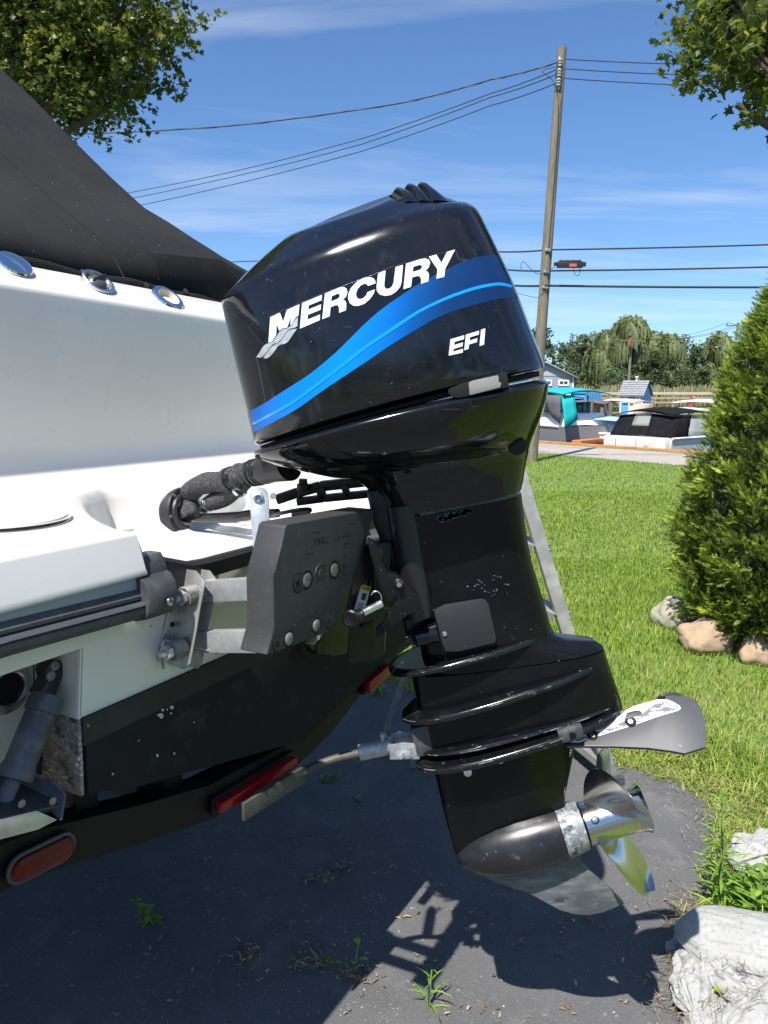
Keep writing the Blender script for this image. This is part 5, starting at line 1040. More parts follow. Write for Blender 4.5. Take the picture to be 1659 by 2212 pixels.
# moulded maker's lettering, drawn as raised strokes
def strokes(mb, txt, o, ux, uz, w, h, gap, th, nrm):
    GL = {'G': [(1, 1, 0, 1), (0, 1, 0, 0), (0, 0, 1, 0), (1, 0, 1, .5), (1, .5, .5, .5)], 'A': [(0, 0, 0, 1), (0, 1, 1, 1), (1, 1, 1, 0), (0, .5, 1, .5)], 'R': [(0, 0, 0, 1), (0, 1, 1, 1), (1, 1, 1, .5), (1, .5, 0, .5), (.4, .5, 1, 0)], 'E': [(1, 1, 0, 1), (0, 1, 0, 0), (0, 0, 1, 0), (0, .5, .8, .5)], 'L': [(0, 1, 0, 0), (0, 0, 1, 0)], 'I': [(.5, 0, .5, 1)], 'C': [(1, 1, 0, 1), (0, 1, 0, 0), (0, 0, 1, 0)], 'K': [(0, 0, 0, 1), (0, .5, 1, 1), (0, .5, 1, 0)], 'Z': [(0, 1, 1, 1), (1, 1, 0, 0), (0, 0, 1, 0)], 'z': [(0, .6, 1, .6), (1, .6, 0, 0), (0, 0, 1, 0)], '-': [(.1, .4, .9, .4)], 'n': [(0, 0, 0, .6), (0, .6, 1, .6), (1, .6, 1, 0)], '6': [(1, 1, 0, 1), (0, 1, 0, 0), (0, 0, 1, 0), (1, 0, 1, .5), (1, .5, 0, .5)], '3': [(0, 1, 1, 1), (1, 1, 1, 0), (0, 0, 1, 0), (.3, .5, 1, .5)], 'b': [(0, 1, 0, 0), (0, 0, 1, 0), (1, 0, 1, .5), (1, .5, 0, .5)], 'l': [(.4, 0, .4, 1)]}
    for i, chx in enumerate(txt):
        for x0, y0, x1, y1 in GL.get(chx, []):
            f_ = lambda x, y: o + ux * (i * (w + gap) + x * w + y * h * .25) + uz * (y * h)
            a_, b_ = f_(x0, y0), f_(x1, y1); d = (b_ - a_); s = d.normalized().cross(nrm) * th; mb.prism([a_ - s, b_ - s, b_ + s, a_ + s], nrm * .0007)
lo_ = onG(672, 1182, GP); le = onG(738, 1166, GP); ux = (le - lo_).normalized()
mb = MB(); strokes(mb, 'GARELICK', lo_, ux, ZZ, .0095, .0125, .0028, .0008, -BG); strokes(mb, '63lb', lo_ + ux * .102 + ZZ * .002, ux, ZZ, .006, .010, .002, .0007, -BG); obj('moulded_lettering', mb, mat('moulded_letter', (.013, .013, .014), .6), pad)
# transom channel
def pg(lst, g): return [onG(x, y, g) for x, y in lst]
m_plate = mat('brushed_plate', (.58, .57, .54), .36, .75, var=[(14, .42, .66, (.46, .45, .43))], roughvar=(25, .3, .5))
mb = MB(); mb.prism(pg([(377, 1246), (391, 1232), (412, 1229), (412, 1270), (396, 1370), (382, 1430), (345, 1431), (338, 1427)], -.002), BG * -.004); bp_ = obj('transom_plate', mb, m_plate, ab, bevel=.0015)
for x in (394, 426):
    top_ = [onG(x + dx, y, -.004) for dx, y in ((0, 1229), (-16, 1340), (-31, 1436))]; 
    A0, A1, A2 = top_
    dep_ = .055 if x == 394 else .05
    mb = MB(); mb.prism([A0, A0 - BG * (dep_ * .6) + ZZ * .0, A0 - BG * dep_ - ZZ * .018, A2 - BG * dep_ + ZZ * .012, A2 - BG * (dep_ * .7) - ZZ * .002, A2], BT * .0035); obj('flange', mb, m_plate, ab, bevel=.001)
mb = MB(); mb.prism(pg([(448, 1218), (470, 1216), (474, 1226), (452, 1330), (428, 1430), (418, 1432)], -.002), BG * -.004); obj('transom_plate', mb, m_plate, ab, bevel=.0015)
for x, y in ((388, 1254), (352, 1387 + 22), (373, 1349)):
    c_ = onG(x, y, -.0075); mb = MB(); mb.box(c_, BT * .004, BG * .001, ZZ * .004); obj('square_hole', mb, bpy.data.materials['well_dark'], ab)
for x, y in ((384, 1281), (359, 1392)):
    c_ = onG(x, y, -.006); mb = MB(); mb.lathe(c_, BG * -1, [(0, .011), (.004, .0095), (.006, .005)], 18); obj('carriage_bolt', mb, m_steel, ab)
# arms
for (x0, y0, x1, y1, hh) in ((436, 1279, 556, 1234, .0205), (424, 1388, 552, 1350, .0205)):
    a_ = onG(x0, y0, -.03); d = -BG * .15; slope = ZZ * .026
    b_ = a_ + d + slope
    for off in (0,):
        mb = MB(); mb.prism([a_ + BT * off - ZZ * hh, a_ + BT * off + ZZ * hh, b_ + BT * off + ZZ * hh, b_ + BT * off - ZZ * hh], BT * .004); obj('arm', mb, m_zinc, ab, bevel=.001)
    mb = MB(); mb.prism([a_ + BT * .0045 + ZZ * hh * .99, a_ + BT * .0045 + ZZ * hh * .99 + BT * .016, b_ + ZZ * hh * .99 + BT * .0205, b_ + BT * .0045 + ZZ * hh * .99], ZZ * -.003); obj('arm_lip', mb, m_zinc, ab)
for (x, y) in ((416, 1288), (387, 1406)):
    c_ = onG(x - 16, y, -.034); mb = MB()
    P_ = [c_ + BT * (-.004 + .030 * k / 60) + (BG * math.cos(k * .63) + ZZ * math.sin(k * .63)) * .0165 for k in range(61)]
    tail0 = [P_[0] + BG * .006 - ZZ * .018, P_[0] - ZZ * .036 + BG * .002]
    mb.tube(tail0[::-1] + P_ + [P_[-1] + BT * .03 - BG * .03 - ZZ * .012, P_[-1] + BT * .05 - BG * .055 - ZZ * .022, P_[-1] + BT * .062 - BG * .055 - ZZ * .016], .0026, 6); obj('spring', mb, m_dull, ab)
    mb = MB(); mb.lathe(c_ + BT * .03, BT * -1, [(0, .0085), (.036, .0085), (.0365, .014), (.046, .014), (.0465, .0075), (.058, .007), (.06, .004)], 6); mb.lathe(c_ + BT * .002, BT * -1, [(0, .013), (.004, .013)], 16); obj('pivot_bolt', mb, m_zinc, ab, sharp=25)
# lifting link standing above the pad
la, lb = onG(560, 1072, -.10), onG(566, 1228, -.13)
mb = MB(); ww = BT * .0; ux_ = (BT * .55 - BG * .83).normalized(); w_ = .0175
arc = [la + (ux_ * math.cos(k * .3927) + ZZ * math.sin(k * .3927)) * w_ for k in range(9)]
mb.prism(arc + [lb - ux_ * w_ * .72, lb + ux_ * w_ * 1.2], ux_.cross(ZZ) * .010); obj('lift_link', mb, m_zinc, ab, bevel=.0012)
nx = ux_.cross(ZZ); nx = nx if nx.y < 0 else -nx
mb = MB(); mb.lathe(la - nx * .012, nx, [(0, .010), (.032, .0095), (.034, .006), (.02, .0045)], 16); mb.lathe(la + ux_ * .026 - nx * .006, nx, [(0, .006), (.01, .006)], 12); obj('link_pin', mb, m_zinc, ab)

# ------------------------------------------------------------------ trailer
m_trl = mat('black_trailer_paint', (.007, .007, .0075), .5, spec=.2, var=[(4, .55, .75, (.022, .021, .020)), (30, .6, .8, (.016, .016, .016))])
m_redl = mat('red_lens', (.115, .002, .006), .3, spec=.3, bump=(90, .3, .002), var=(30, .45, .7, (.085, .002, .004)))
m_redb = mat('red_bar_lens', (.28, .003, .010), .25, spec=.35)
trl = thing('boat_trailer', 'black boat trailer with red tail lights under the hull', 'trailer', B(-.1, 1.0, .3))
bar = [(-1.2, .985), (-.95, .958), (-.75, .932), (-.55, .872), (-.36, .822), (-.1, .800), (.08, .828), (.22, .876), (.45, .93), (1.2, .985)]
def barp(t_): return np.interp(t_, [b_[0] for b_ in bar], [b_[1] for b_ in bar])
for g0, hh, mm in ((.015, .038, m_trl),):
    mb = MB(); mb.rings([[B(t_, g0 + dg, z_ + dz) for dg, dz in ((0, hh), (0, -hh), (.06, -hh), (.06, hh))] for t_, z_ in bar]); obj('crossmember', mb, mm, trl, sharp=20)
for t_ in (-.62, -.42):
    mb = MB(); mb.prism([B(t_ - .028, .05, barp(t_) - .02), B(t_ + .028, .05, barp(t_) - .02), B(t_ + .02, .06, 1.0), B(t_ - .02, .06, 1.0)], BG * .03); obj('upright', mb, m_trl, trl, bevel=.003)
for t_ in (-.75, .55):
    mb = MB(); mb.box(B(t_, 3.0, .72), BT * .04, BG * 2.0, ZZ * .06); obj('frame_rail', mb, m_trl, trl)
    mb = MB(); mb.box(B(t_ * .55, 1.6, .885), BT * .06, BG * 1.5, ZZ * .03); obj('bunk', mb, mat('bunk_carpet', (.03, .03, .032), .95), trl)
for t_ in (-1.12, 1.12):
    mb = MB(); mb.lathe(B(t_ - .1, 3.1, .34), BT, [(0, .2), (.0, .30), (.03, .34), (.17, .34), (.2, .30), (.2, .2)], 32); mb.box(B(t_ * .8, 3.1, .36), BT * .3, BG * .03, ZZ * .03); obj('wheel', mb, m_rub, trl)
mb = MB(); mb.box(B(-.1, 4.5, .62), BT * .05, BG * 2.2, ZZ * .05); obj('tongue', mb, m_trl, trl)
# oval tail light
def oval(c, ux, uz, L, h, depth, n=20):
    pts = []
    for k in range(n):
        a = -math.pi / 2 + math.pi * k / (n - 1); pts.append(c + ux * (L + math.cos(a) * h) + uz * math.sin(a) * h)
    for k in range(n):
        a = math.pi / 2 + math.pi * k / (n - 1); pts.append(c + ux * (-L + math.cos(a) * h) + uz * math.sin(a) * h)
    return pts
tc_ = onG(88, 1851, .008); ux_ = (onG(145, 1823, .008) - onG(30, 1880, .008)).normalized(); uz_ = BG.cross(ux_); uz_ = uz_ if uz_.z > 0 else -uz_
mb = MB(); mb.prism(oval(tc_, ux_, uz_, .036, .025, 0), -BG * .007); tl = obj('tail_light', mb, m_rub, trl, bevel=.003)
mb = MB(); mb.rings([oval(tc_ - BG * .006, ux_, uz_, .036, .020, 0), oval(tc_ - BG * .012, ux_, uz_, .0355, .0185, 0), oval(tc_ - BG * .015, ux_, uz_, .032, .014, 0)]); obj('lens', mb, m_redl, tl)
for (xa, ya, xb, yb, hh) in ((466, 1742, 629, 1641, .011), (787, 1484, 834, 1442, .016)):
    a_, b_ = onG(xa, ya, .0), onG(xb, yb, .0); d = (b_ - a_); u = BG.cross(d).normalized(); u = u if u.z > 0 else -u
    mb = MB(); mb.prism([a_ - u * hh, b_ - u * hh, b_ + u * hh, a_ + u * hh], -BG * .018); lb_ = obj('light_bar', mb, m_redb, trl, bevel=.003)
    mb = MB(); mb.prism([a_ - d * .03 - u * hh * 1.5, b_ + d * .04 - u * hh * 1.5, b_ + d * .04 + u * hh * 1.7, a_ - d * .03 + u * hh * 1.7], BG * .012); obj('light_bracket', mb, m_trl, trl, bevel=.002)

# ------------------------------------------------------------------ transom saver bar
sv = thing('transom_saver', 'galvanised support bar from trailer to the outboard leg', 'support bar', onM(800, 1620))
m_oldz = mat('old_galvanised', (.50, .52, .52), .5, .6, var=[(30, .42, .62, (.34, .36, .37)), (80, .5, .7, (.62, .64, .64))], bump=(60, .5, .002))
m_bar = mat('weathered_bar', (.07, .068, .062), .6, .3, var=(12, .45, .7, (.12, .115, .10)))
pA, pB_, pC, pD = onG(535, 1742, -.03), onG(655, 1668, -.05), at(720, 1640, 1.62), at(785, 1625, 1.61)
mb = MB(); mb.tube(spl([pA, pB_, pC, pD], 6), .0095, 12); obj('bar', mb, m_bar, sv)
mb = MB(); mb.prism([pA - BT * .02 - ZZ * .022, pB_ - BT * .0 - ZZ * .022, pB_ + ZZ * .018, pA + ZZ * .018 - BT * .02], BG * -.008); obj('strap', mb, m_bar, sv, bevel=.002)
pE, pF = at(776, 1626, 1.6), at(842, 1612, 1.6)
mb = MB(); mb.tube([pE, pE.lerp(pF, .02), pF], [.016, .0185, .0185], 16); obj('sleeve', mb, m_oldz, sv)
mb = MB(); mb.lathe(pE.lerp(pF, .78) + ZZ * .015, ZZ, [(0, .006), (.012, .006), (.0125, .0095), (.021, .009)], 6); obj('bolt', mb, m_oldz, sv)
for k in range(3):
    c_ = pE.lerp(pF, .98) + V3(.004 * k, 0, 0); mb = MB(); mb.lathe(c_, pF - pE, [(0, .0205), (.002, .022), (.004, .0205)], 18); obj('wire_wrap', mb, m_oldz, sv)
pG = at(905, 1606, 1.6)
for s in (-1, 1):
    mb = MB(); o_ = V3(0, s * .024, 0); mb.prism([pF + o_ - ZZ * .018, pF + o_ + ZZ * .016, at(860, 1592, 1.6) + o_ + ZZ * .0, pG + o_ + ZZ * .012, pG + o_ - ZZ * .024], V3(0, s * .005, 0)); obj('yoke', mb, m_oldz, sv, bevel=.001)
for q in (.35, .6):
    c_ = pF.lerp(pG, q) + V3(0, -.029, -.008); mb = MB(); mb.lathe(c_, (0, -1, 0), [(0, .009), (.007, .009), (.0075, .005), (.014, .005)], 6); obj('bolt', mb, m_oldz, sv, sharp=25)
mb = MB(); c_ = pG + V3(.012, 0, .02); mb.box(c_, (.026, 0, .006), (0, .03, 0), (-.007, 0, .035)); obj('rubber_block', mb, m_rub, sv, bevel=.006)
BLADE0 = -1.08
# ------------------------------------------------------------------ the outboard motor
mo = thing('outboard_motor', 'large black outboard motor with blue stripe, tilted at the transom', 'outboard motor', V3(.15, YM, .45))
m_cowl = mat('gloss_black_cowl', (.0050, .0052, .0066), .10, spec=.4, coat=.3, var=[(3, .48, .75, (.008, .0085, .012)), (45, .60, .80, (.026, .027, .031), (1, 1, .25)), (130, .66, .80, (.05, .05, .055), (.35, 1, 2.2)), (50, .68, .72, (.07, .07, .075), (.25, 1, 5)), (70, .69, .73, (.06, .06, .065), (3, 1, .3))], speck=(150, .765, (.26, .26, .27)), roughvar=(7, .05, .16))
m_gear = mat('satin_black_paint', (.0040, .0041, .0048), .2, spec=.28, var=[(4, .5, .75, (.010, .0105, .0125)), (50, .66, .8, (.03, .031, .034))], speck=(170, .765, (.40, .40, .40)), roughvar=(9, .09, .24))
m_gearw = mat('worn_black_paint', (.013, .0133, .0155), .26, var=[(5, .5, .72, (.026, .027, .031)), (22, .64, .80, (.10, .11, .115)), (90, .66, .76, (.30, .32, .32))], roughvar=(12, .2, .45))
m_black = mat('casting_black', (.006, .006, .007), .34, spec=.35, var=[(30, .6, .8, (.03, .03, .033))], speck=(150, .75, (.30, .30, .30)), bump=(160, .3, .001))
m_void = bpy.data.materials['well_dark']
m_white = mat('white_vinyl', (.78, .79, .80), .28, coat=.3)
m_silver = mat('silver_vinyl', (.60, .61, .62), .3, .45, var=(70, .4, .65, (.42, .43, .44)), bump=(160, .5, .001))
m_cyan = mat('bright_blue_vinyl', (.0, .30, .95), .25, coat=.3)
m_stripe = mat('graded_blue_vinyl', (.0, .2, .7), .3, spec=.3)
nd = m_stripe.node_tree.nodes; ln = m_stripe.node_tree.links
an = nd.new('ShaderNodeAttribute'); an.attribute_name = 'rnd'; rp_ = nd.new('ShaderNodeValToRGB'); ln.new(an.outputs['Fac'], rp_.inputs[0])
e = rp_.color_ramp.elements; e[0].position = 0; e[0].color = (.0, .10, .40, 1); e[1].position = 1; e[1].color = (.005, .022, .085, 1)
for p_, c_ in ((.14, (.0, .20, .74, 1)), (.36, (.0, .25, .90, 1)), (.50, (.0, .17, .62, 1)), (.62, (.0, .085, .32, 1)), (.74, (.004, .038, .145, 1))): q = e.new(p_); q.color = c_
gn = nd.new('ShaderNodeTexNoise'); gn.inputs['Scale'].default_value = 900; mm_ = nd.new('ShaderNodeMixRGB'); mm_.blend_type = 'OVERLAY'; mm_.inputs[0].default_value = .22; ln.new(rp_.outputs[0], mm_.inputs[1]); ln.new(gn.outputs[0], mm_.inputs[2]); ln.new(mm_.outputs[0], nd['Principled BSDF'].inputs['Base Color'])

def ring(F, Rr, hw, n=2.6, S=None, N=56, taper=0.0, nr=None, vF=None):
    """closed ring in the motor frame: front and rear pixels on the centre plane, half width, S = side pixel setting the bow"""
    vF = vF if vF is not None else .30 * hw
    a, b = onM(*F, vF * .45), onM(*Rr, vF); a.y = b.y = YM; bow = 0
    if S:
        s = onM(*S, hw); q = (s.x - a.x) / (b.x - a.x); q = min(.9, max(.1, q)); bow = (s.z - lerp(a.z, b.z, q)) / (1 - (2 * q - 1) ** 2)
    out = []
    for k in range(N):
        t = 2 * math.pi * k / N; c, s = math.cos(t), math.sin(t); nn = n if c < 0 else (nr or n)
        uu = math.copysign(abs(c) ** (2 / nn), c); vv = math.copysign(abs(s) ** (2 / nn), s)
        q = (uu + 1) / 2; p = a.lerp(b, q); p.z += bow * (1 - uu * uu); p.y = YM - hw * vv * (1 + taper * uu); out.append(p)
    return out
def smooth_rings(rs, n):
    out = []
    for k in range(len(rs) - 1):
        r0, r1, r2, r3 = rs[max(0, k - 1)], rs[k], rs[k + 1], rs[min(len(rs) - 1, k + 2)]
        for j in range(n):
            t = j / n; out.append([.5 * ((2 * p1) + (p2 - p0) * t + (2 * p0 - 5 * p1 + 4 * p2 - p3) * t * t + (3 * p1 - p0 - 3 * p2 + p3) * t ** 3) for p0, p1, p2, p3 in zip(r0, r1, r2, r3)])
    return out + [rs[-1]]
# cowl, seam upwards
side = [ring((556, 957), (1175, 793), .232, 3.0, (868, 862), taper=-.03), ring((553, 950), (1178, 785), .236, 3.0, (866, 852), taper=-.03), ring((540, 890), (1147, 705), .236, 3.0, (845, 778), taper=-.03), ring((518, 800), (1112, 612), .232, 3.0, (815, 690), taper=-.03), ring((500, 725), (1076, 535), .222, 3.0, (790, 610), taper=-.03), ring((487, 672), (1046, 474), .207, 3.0, (770, 540), taper=-.03)]
side = smooth_rings(side, 3)
top = [ring((485, 664), (1036, 456), .200, 3.0, (762, 517), taper=-.04), ring((487, 657), (1027, 447), .192, 2.9, (762, 508), taper=-.05), ring((495, 646), (1018, 441), .182, 2.8, (762, 501), taper=-.06)]
dome = [ring((524, 612), (1000, 438), .158, 2.7, (765, 486), taper=-.08), ring((556, 580), (985, 432), .140, 2.7, (765, 474), taper=-.10), ring((590, 546), (955, 421), .122, 2.6, (765, 464), taper=-.10), ring((608, 528), (930, 411), .108, 2.5, (765, 460), taper=-.10), ring((618, 521), (916, 407), .095, 2.4, (765, 460), taper=-.10), ring((640, 514), (900, 407), .060, 2.2, taper=-.1), ring((700, 492), (860, 424), .02, 2.0)]
inner = [ring((562, 960), (1168, 797), .222, 3.0, (868, 866), taper=-.03)]
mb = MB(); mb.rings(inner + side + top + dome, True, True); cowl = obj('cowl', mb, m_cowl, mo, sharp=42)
cb_v = [v_ + Vector((0, 0, 0)) for v_ in mb.v]; tris = []
for f_ in mb.f:
    for k in range(1, len(f_) - 1): tris.append((f_[0], f_[k], f_[k + 1]))
COWL = BVHTree.FromPolygons([tuple(p) for p in cb_v], tris)
def on_cowl(x, y, off=.0008):
    d = ray(x, y).normalized(); h, nr_, i, ds = COWL.ray_cast(EYE, d)
    if h is None:
        q = onM(x, y, .0); h, nr_, i, ds = COWL.find_nearest(q)
    if nr_.dot(d) > 0: nr_ = -nr_
    return h + nr_ * off
# air scoops on the crown: three sawtooth louvres, each with a black sheet painting its slot's shade
def crown(x, v):
    h, nr_, i_, d_ = COWL.ray_cast(Vector((x, YM - v, 3)), Vector((0, 0, -1))); return h if h is not None else V3(x, YM - v, 2.0)
SEC = [(-.001, -.006), (.0005, .009), (.004, .0135), (.009, .0135), (.020, .007), (.031, .0005), (.033, -.006)]
for (lx, ly, hs) in ((845, 424, .8), (873, 415, .95), (902, 407, 1.1)):
    x0 = onM(lx, ly, .03).x; rows = []
    for k in range(29):
        v = lerp(.118, -.118, k / 28); fade = min(1, (.120 - abs(v)) / .022) ** .6; xb = x0 + .26 * max(0, abs(v) - .02); rows.append([crown(xb + s_ * (1.25 if hs > 1 else 1), v) + ZZ * (h_ * hs * fade if h_ > 0 else h_) for s_, h_ in SEC])
    mb = MB(); mb.sheet(rows); obj('scoop_louvre', mb, m_cowl, cowl, sharp=60)
    mb = MB(); mb.sheet([[crown(x0 + .26 * max(0, abs(v) - .02) + s_, v) + ZZ * .0016 for s_ in (-.0115, -.006, .0006)] for v in [lerp(.105, -.105, k / 24) for k in range(25)]]); obj('slot_shade', mb, m_void, cowl)
# decals -------------------------------------------------------------
def z1(p): return (540 + .1302 * p[0], 529.2 + .1302 * p[1])
def z2(p): return (729 + .1628 * p[0], 529.2 + .1628 * p[1])
def z3(p): return (513 + .3906 * p[0], 513 + .3906 * p[1])
def decal(name, loops, conv, m, off=.0012, parent=None, smooth_=False):
    from mathutils.geometry import tessellate_polygon
    L = []
    for lp in loops:
        q = [V3(*conv(p)) for p in lp]
        L.append(spl(q + [q[0]], 4)[:-1] if smooth_ else [q[i].lerp(q[(i + 1) % len(q)], k / 3) for i in range(len(q)) for k in range(3)])
    tri = tessellate_polygon(L); allp = [p for l_ in L for p in l_]
    bm = bmesh.new(); vv = [bm.verts.new(p) for p in allp]
    for t_ in tri:
        try: bm.faces.new([vv[i] for i in t_])
        except Exception: pass
    for _ in range(2):
        le = [e_ for e_ in bm.edges if e_.calc_length() > 9]
        if le: bmesh.ops.subdivide_edges(bm, edges=le, cuts=1); bmesh.ops.triangulate(bm, faces=bm.faces)
    bm.verts.index_update(); mb = MB(); mb.add([on_cowl(v_.co.x, v_.co.y, off) for v_ in bm.verts], [tuple(v_.index for v_ in f_.verts) for f_ in bm.faces]); bm.free()
    # face the camera side
    fs = []
    for f_ in mb.f:
        a, b, c = (mb.v[i] for i in f_); fs.append(f_ if (b - a).cross(c - a).dot(EYE - a) > 0 else f_[::-1])
    mb.f = fs; return obj(name, mb, m, parent or cowl, sharp=89)
LET = 'lettering'
decal(LET, [[(340, 1200), (500, 1125), (555, 1275), (615, 1080), (825, 985), (806, 1172), (765, 1200), (715, 1275), (690, 1318), (672, 1328), (686, 1200), (618, 1378), (545, 1383), (490, 1425), (447, 1310), (440, 1490), (385, 1585), (345, 1612), (312, 1618)]], z1, m_white)
decal(LET, [[(868, 965), (1198, 830), (1188, 920), (976, 1006), (969, 1075), (1182, 988), (1173, 1076), (963, 1161), (955, 1241), (1165, 1156), (1158, 1250), (830, 1390)]], z1, m_white)
decal(LET, [[(1245, 810), (1400, 745), (1500, 705), (1560, 700), (1605, 730), (1618, 790), (1595, 860), (1545, 908), (1582, 930), (1600, 970), (1594, 1085), (1480, 1128), (1478, 1045), (1462, 1006), (1425, 1000), (1338, 1035), (1325, 1185), (1200, 1234)], [(1358, 853), (1455, 812), (1488, 820), (1490, 860), (1458, 895), (1348, 941)]], z1, m_white)
decal(LET, [[(505, 512), (500, 472), (470, 440), (410, 428), (340, 442), (260, 490), (190, 560), (148, 640), (140, 710), (165, 775), (215, 810), (280, 810), (360, 780), (430, 720), (480, 650), (497, 592), (398, 629), (380, 672), (340, 710), (295, 722), (257, 700), (245, 650), (265, 590), (308, 540), (355, 517), (390, 522), (405, 547)]], z2, m_white)
decal(LET, [[(540, 378), (638, 343), (622, 510), (622, 555), (645, 586), (690, 580), (725, 550), (745, 500), (770, 297), (868, 267), (850, 490), (830, 560), (780, 620), (710, 665), (630, 678), (560, 660), (522, 610), (519, 550)]], z2, m_white)
decal(LET, [[(910, 252), (1090, 195), (1160, 181), (1210, 197), (1228, 240), (1210, 300), (1168, 345), (1200, 365), (1213, 400), (1203, 487), (1108, 517), (1108, 455), (1094, 422), (1055, 413), (990, 435), (975, 558), (873, 590)], [(1005, 293), (1088, 267), (1118, 276), (1120, 300), (1098, 331), (998, 361)]], z2, m_white)
decal(LET, [[(1212, 160), (1310, 131), (1377, 240), (1450, 96), (1557, 65), (1427, 320), (1415, 425), (1310, 452), (1325, 328)]], z2, m_white)
w1 = [(800, 1195), (790, 1345), (745, 1375), (685, 1385), (630, 1420), (575, 1490), (520, 1570), (470, 1620), (420, 1635), (370, 1660), (310, 1740), (240, 1830), (190, 1868), (110, 1862), (160, 1790), (215, 1695), (270, 1645), (340, 1622), (392, 1595), (440, 1525), (490, 1445), (550, 1398), (620, 1388), (685, 1335), (740, 1255)]
w2 = [(785, 1390), (740, 1450), (690, 1530), (630, 1610), (580, 1640), (520, 1650), (470, 1680), (420, 1750), (360, 1830), (310, 1870), (270, 1885), (225, 1872), (270, 1810), (320, 1740), (370, 1683), (430, 1645), (490, 1618), (540, 1562), (590, 1483), (640, 1425), (700, 1400)]
decal('wave_emblem', [w1], z1, m_silver); decal('wave_emblem', [w2], z1, m_silver)
decal(LET, [[(1177, 563), (1253, 541), (1251, 563), (1200, 578), (1198, 595), (1246, 580), (1244, 602), (1195, 617), (1192, 632), (1247, 615), (1245, 637), (1167, 654)]], z3, m_white)
decal(LET, [[(1262, 538), (1335, 516), (1333, 538), (1285, 552), (1282, 571), (1326, 557), (1323, 579), (1280, 592), (1276, 617), (1253, 624)]], z3, m_white)
decal(LET, [[(1345, 511), (1369, 503), (1362, 593), (1337, 601)]], z3, m_white)
def resample(pl, n):
    q = spl([V3(*p) for p in pl], 10); L = [0]
    for a, b in zip(q[:-1], q[1:]): L.append(L[-1] + (b - a).length)
    out = []
    for k in range(n + 1):
        s = L[-1] * k / n; i = max(0, min(len(q) - 2, int(np.searchsorted(L, s)) - 1)); t = (s - L[i]) / max(1e-6, L[i + 1] - L[i]); out.append(q[i].lerp(q[i + 1], min(1, max(0, t))))
    return out
tp_ = [(56, 968), (150, 917), (250, 852), (400, 755), (550, 630), (700, 482), (800, 395), (900, 325), (1000, 258), (1100, 205), (1180, 165), (1250, 132), (1330, 108), (1400, 98), (1432, 100)]
md2 = [(70, 1034), (150, 990), (300, 905), (450, 795), (600, 680), (700, 600), (800, 533), (900, 466), (1000, 402), (1100, 352), (1200, 310), (1300, 276), (1380, 258), (1450, 250), (1512, 262)]
ml2 = [(73, 1050), (150, 1006), (300, 925), (450, 818), (600, 704), (700, 624), (800, 555), (900, 487), (1000, 420), (1100, 369), (1200, 327), (1300, 293), (1380, 274), (1450, 266), (1518, 278)]
ml3 = [(74, 1053), (150, 1010), (300, 929), (450, 822), (600, 708), (700, 628), (800, 559), (900, 490), (1000, 422), (1100, 371), (1200, 329), (1300, 295), (1380, 276), (1450, 268), (1519, 280)]
bt_ = [(83, 1082), (200, 1020), (328, 949), (450, 862), (562, 786), (737, 670), (830, 606), (912, 555), (1028, 487), (1100, 446), (1250, 390), (1400, 350), (1500, 333), (1553, 337)]
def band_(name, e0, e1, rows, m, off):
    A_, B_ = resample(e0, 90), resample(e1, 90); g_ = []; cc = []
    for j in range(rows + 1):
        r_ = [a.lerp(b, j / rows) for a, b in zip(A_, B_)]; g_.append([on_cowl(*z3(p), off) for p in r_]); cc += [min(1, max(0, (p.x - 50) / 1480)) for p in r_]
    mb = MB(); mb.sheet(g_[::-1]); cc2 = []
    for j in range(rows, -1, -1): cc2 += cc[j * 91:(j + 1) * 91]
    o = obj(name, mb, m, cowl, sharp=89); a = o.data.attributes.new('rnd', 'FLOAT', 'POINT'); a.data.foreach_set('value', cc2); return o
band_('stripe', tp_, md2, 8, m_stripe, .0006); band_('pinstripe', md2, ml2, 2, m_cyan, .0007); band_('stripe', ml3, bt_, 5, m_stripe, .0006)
mb = MB(); mb.tube(spl([on_cowl(x, y, .0002) for x, y in ((487, 671), (509, 680), (532, 698), (557, 729), (572, 745))], 6), [.001] + [.0024] * 23 + [.001], 6); obj('front_crease', mb, m_cowl, cowl)
# film edge of the decal set
film = resample([(1190, 70), (1203, 72), (1225, 118), (1245, 130), (1270, 126)], 14); mb = MB(); mb.tube([on_cowl(*z3(p), .0003) for p in film], .0005, 4)
for pl2 in ([(105, 665), (118, 720), (150, 880), (152, 912), (140, 920)], [(170, 440), (420, 330), (700, 226), (880, 155), (1190, 70)]): mb.tube([on_cowl(*z3(p), .0002) for p in resample(pl2, 40)], .0005, 4)
obj('film_edge', mb, mat('clear_film_edge', (.12, .12, .125), .3), cowl)

# lower cowl and mid section
lowr = [ring((566, 962), (1166, 800), .214, 3.0, (868, 872)), ring((566, 966), (1168, 812), .214, 3.0, (868, 880))]
mb = MB(); mb.rings(lowr, True, True); obj('seam_gap_shade', mb, m_void, mo)  # inset black ring, its colour stands in for shade in the seam gap
pan = [ring((560, 968), (1176, 818), .226, 3.0, (868, 884)), ring((555, 971), (1185, 824), .237, 3.0, (868, 890)), ring((553, 977), (1187, 832), .239, 3.0, (868, 902)), ring((555, 986), (1182, 868), .226, 2.9, (870, 935)), ring((566, 994), (1172, 905), .205, 2.7, (872, 968)), ring((592, 1004), (1158, 940), .168, 2.6, (885, 996)), ring((650, 1018), (1150, 962), .138, 2.5), ring((715, 1030), (1144, 985), .118, 2.5)]
mb = MB(); mb.rings(smooth_rings(pan, 3), True, True); pn = obj('lower_cowl', mb, m_cowl, mo, sharp=35)
mid_ = [ring((735, 1024), (1147, 972), .112, 2.6), ring((775, 1042), (1139, 1005), .100, 2.6), ring((805, 1068), (1133, 1040), .093, 2.6), ring((828, 1112), (1128, 1058), .090, 2.6)]
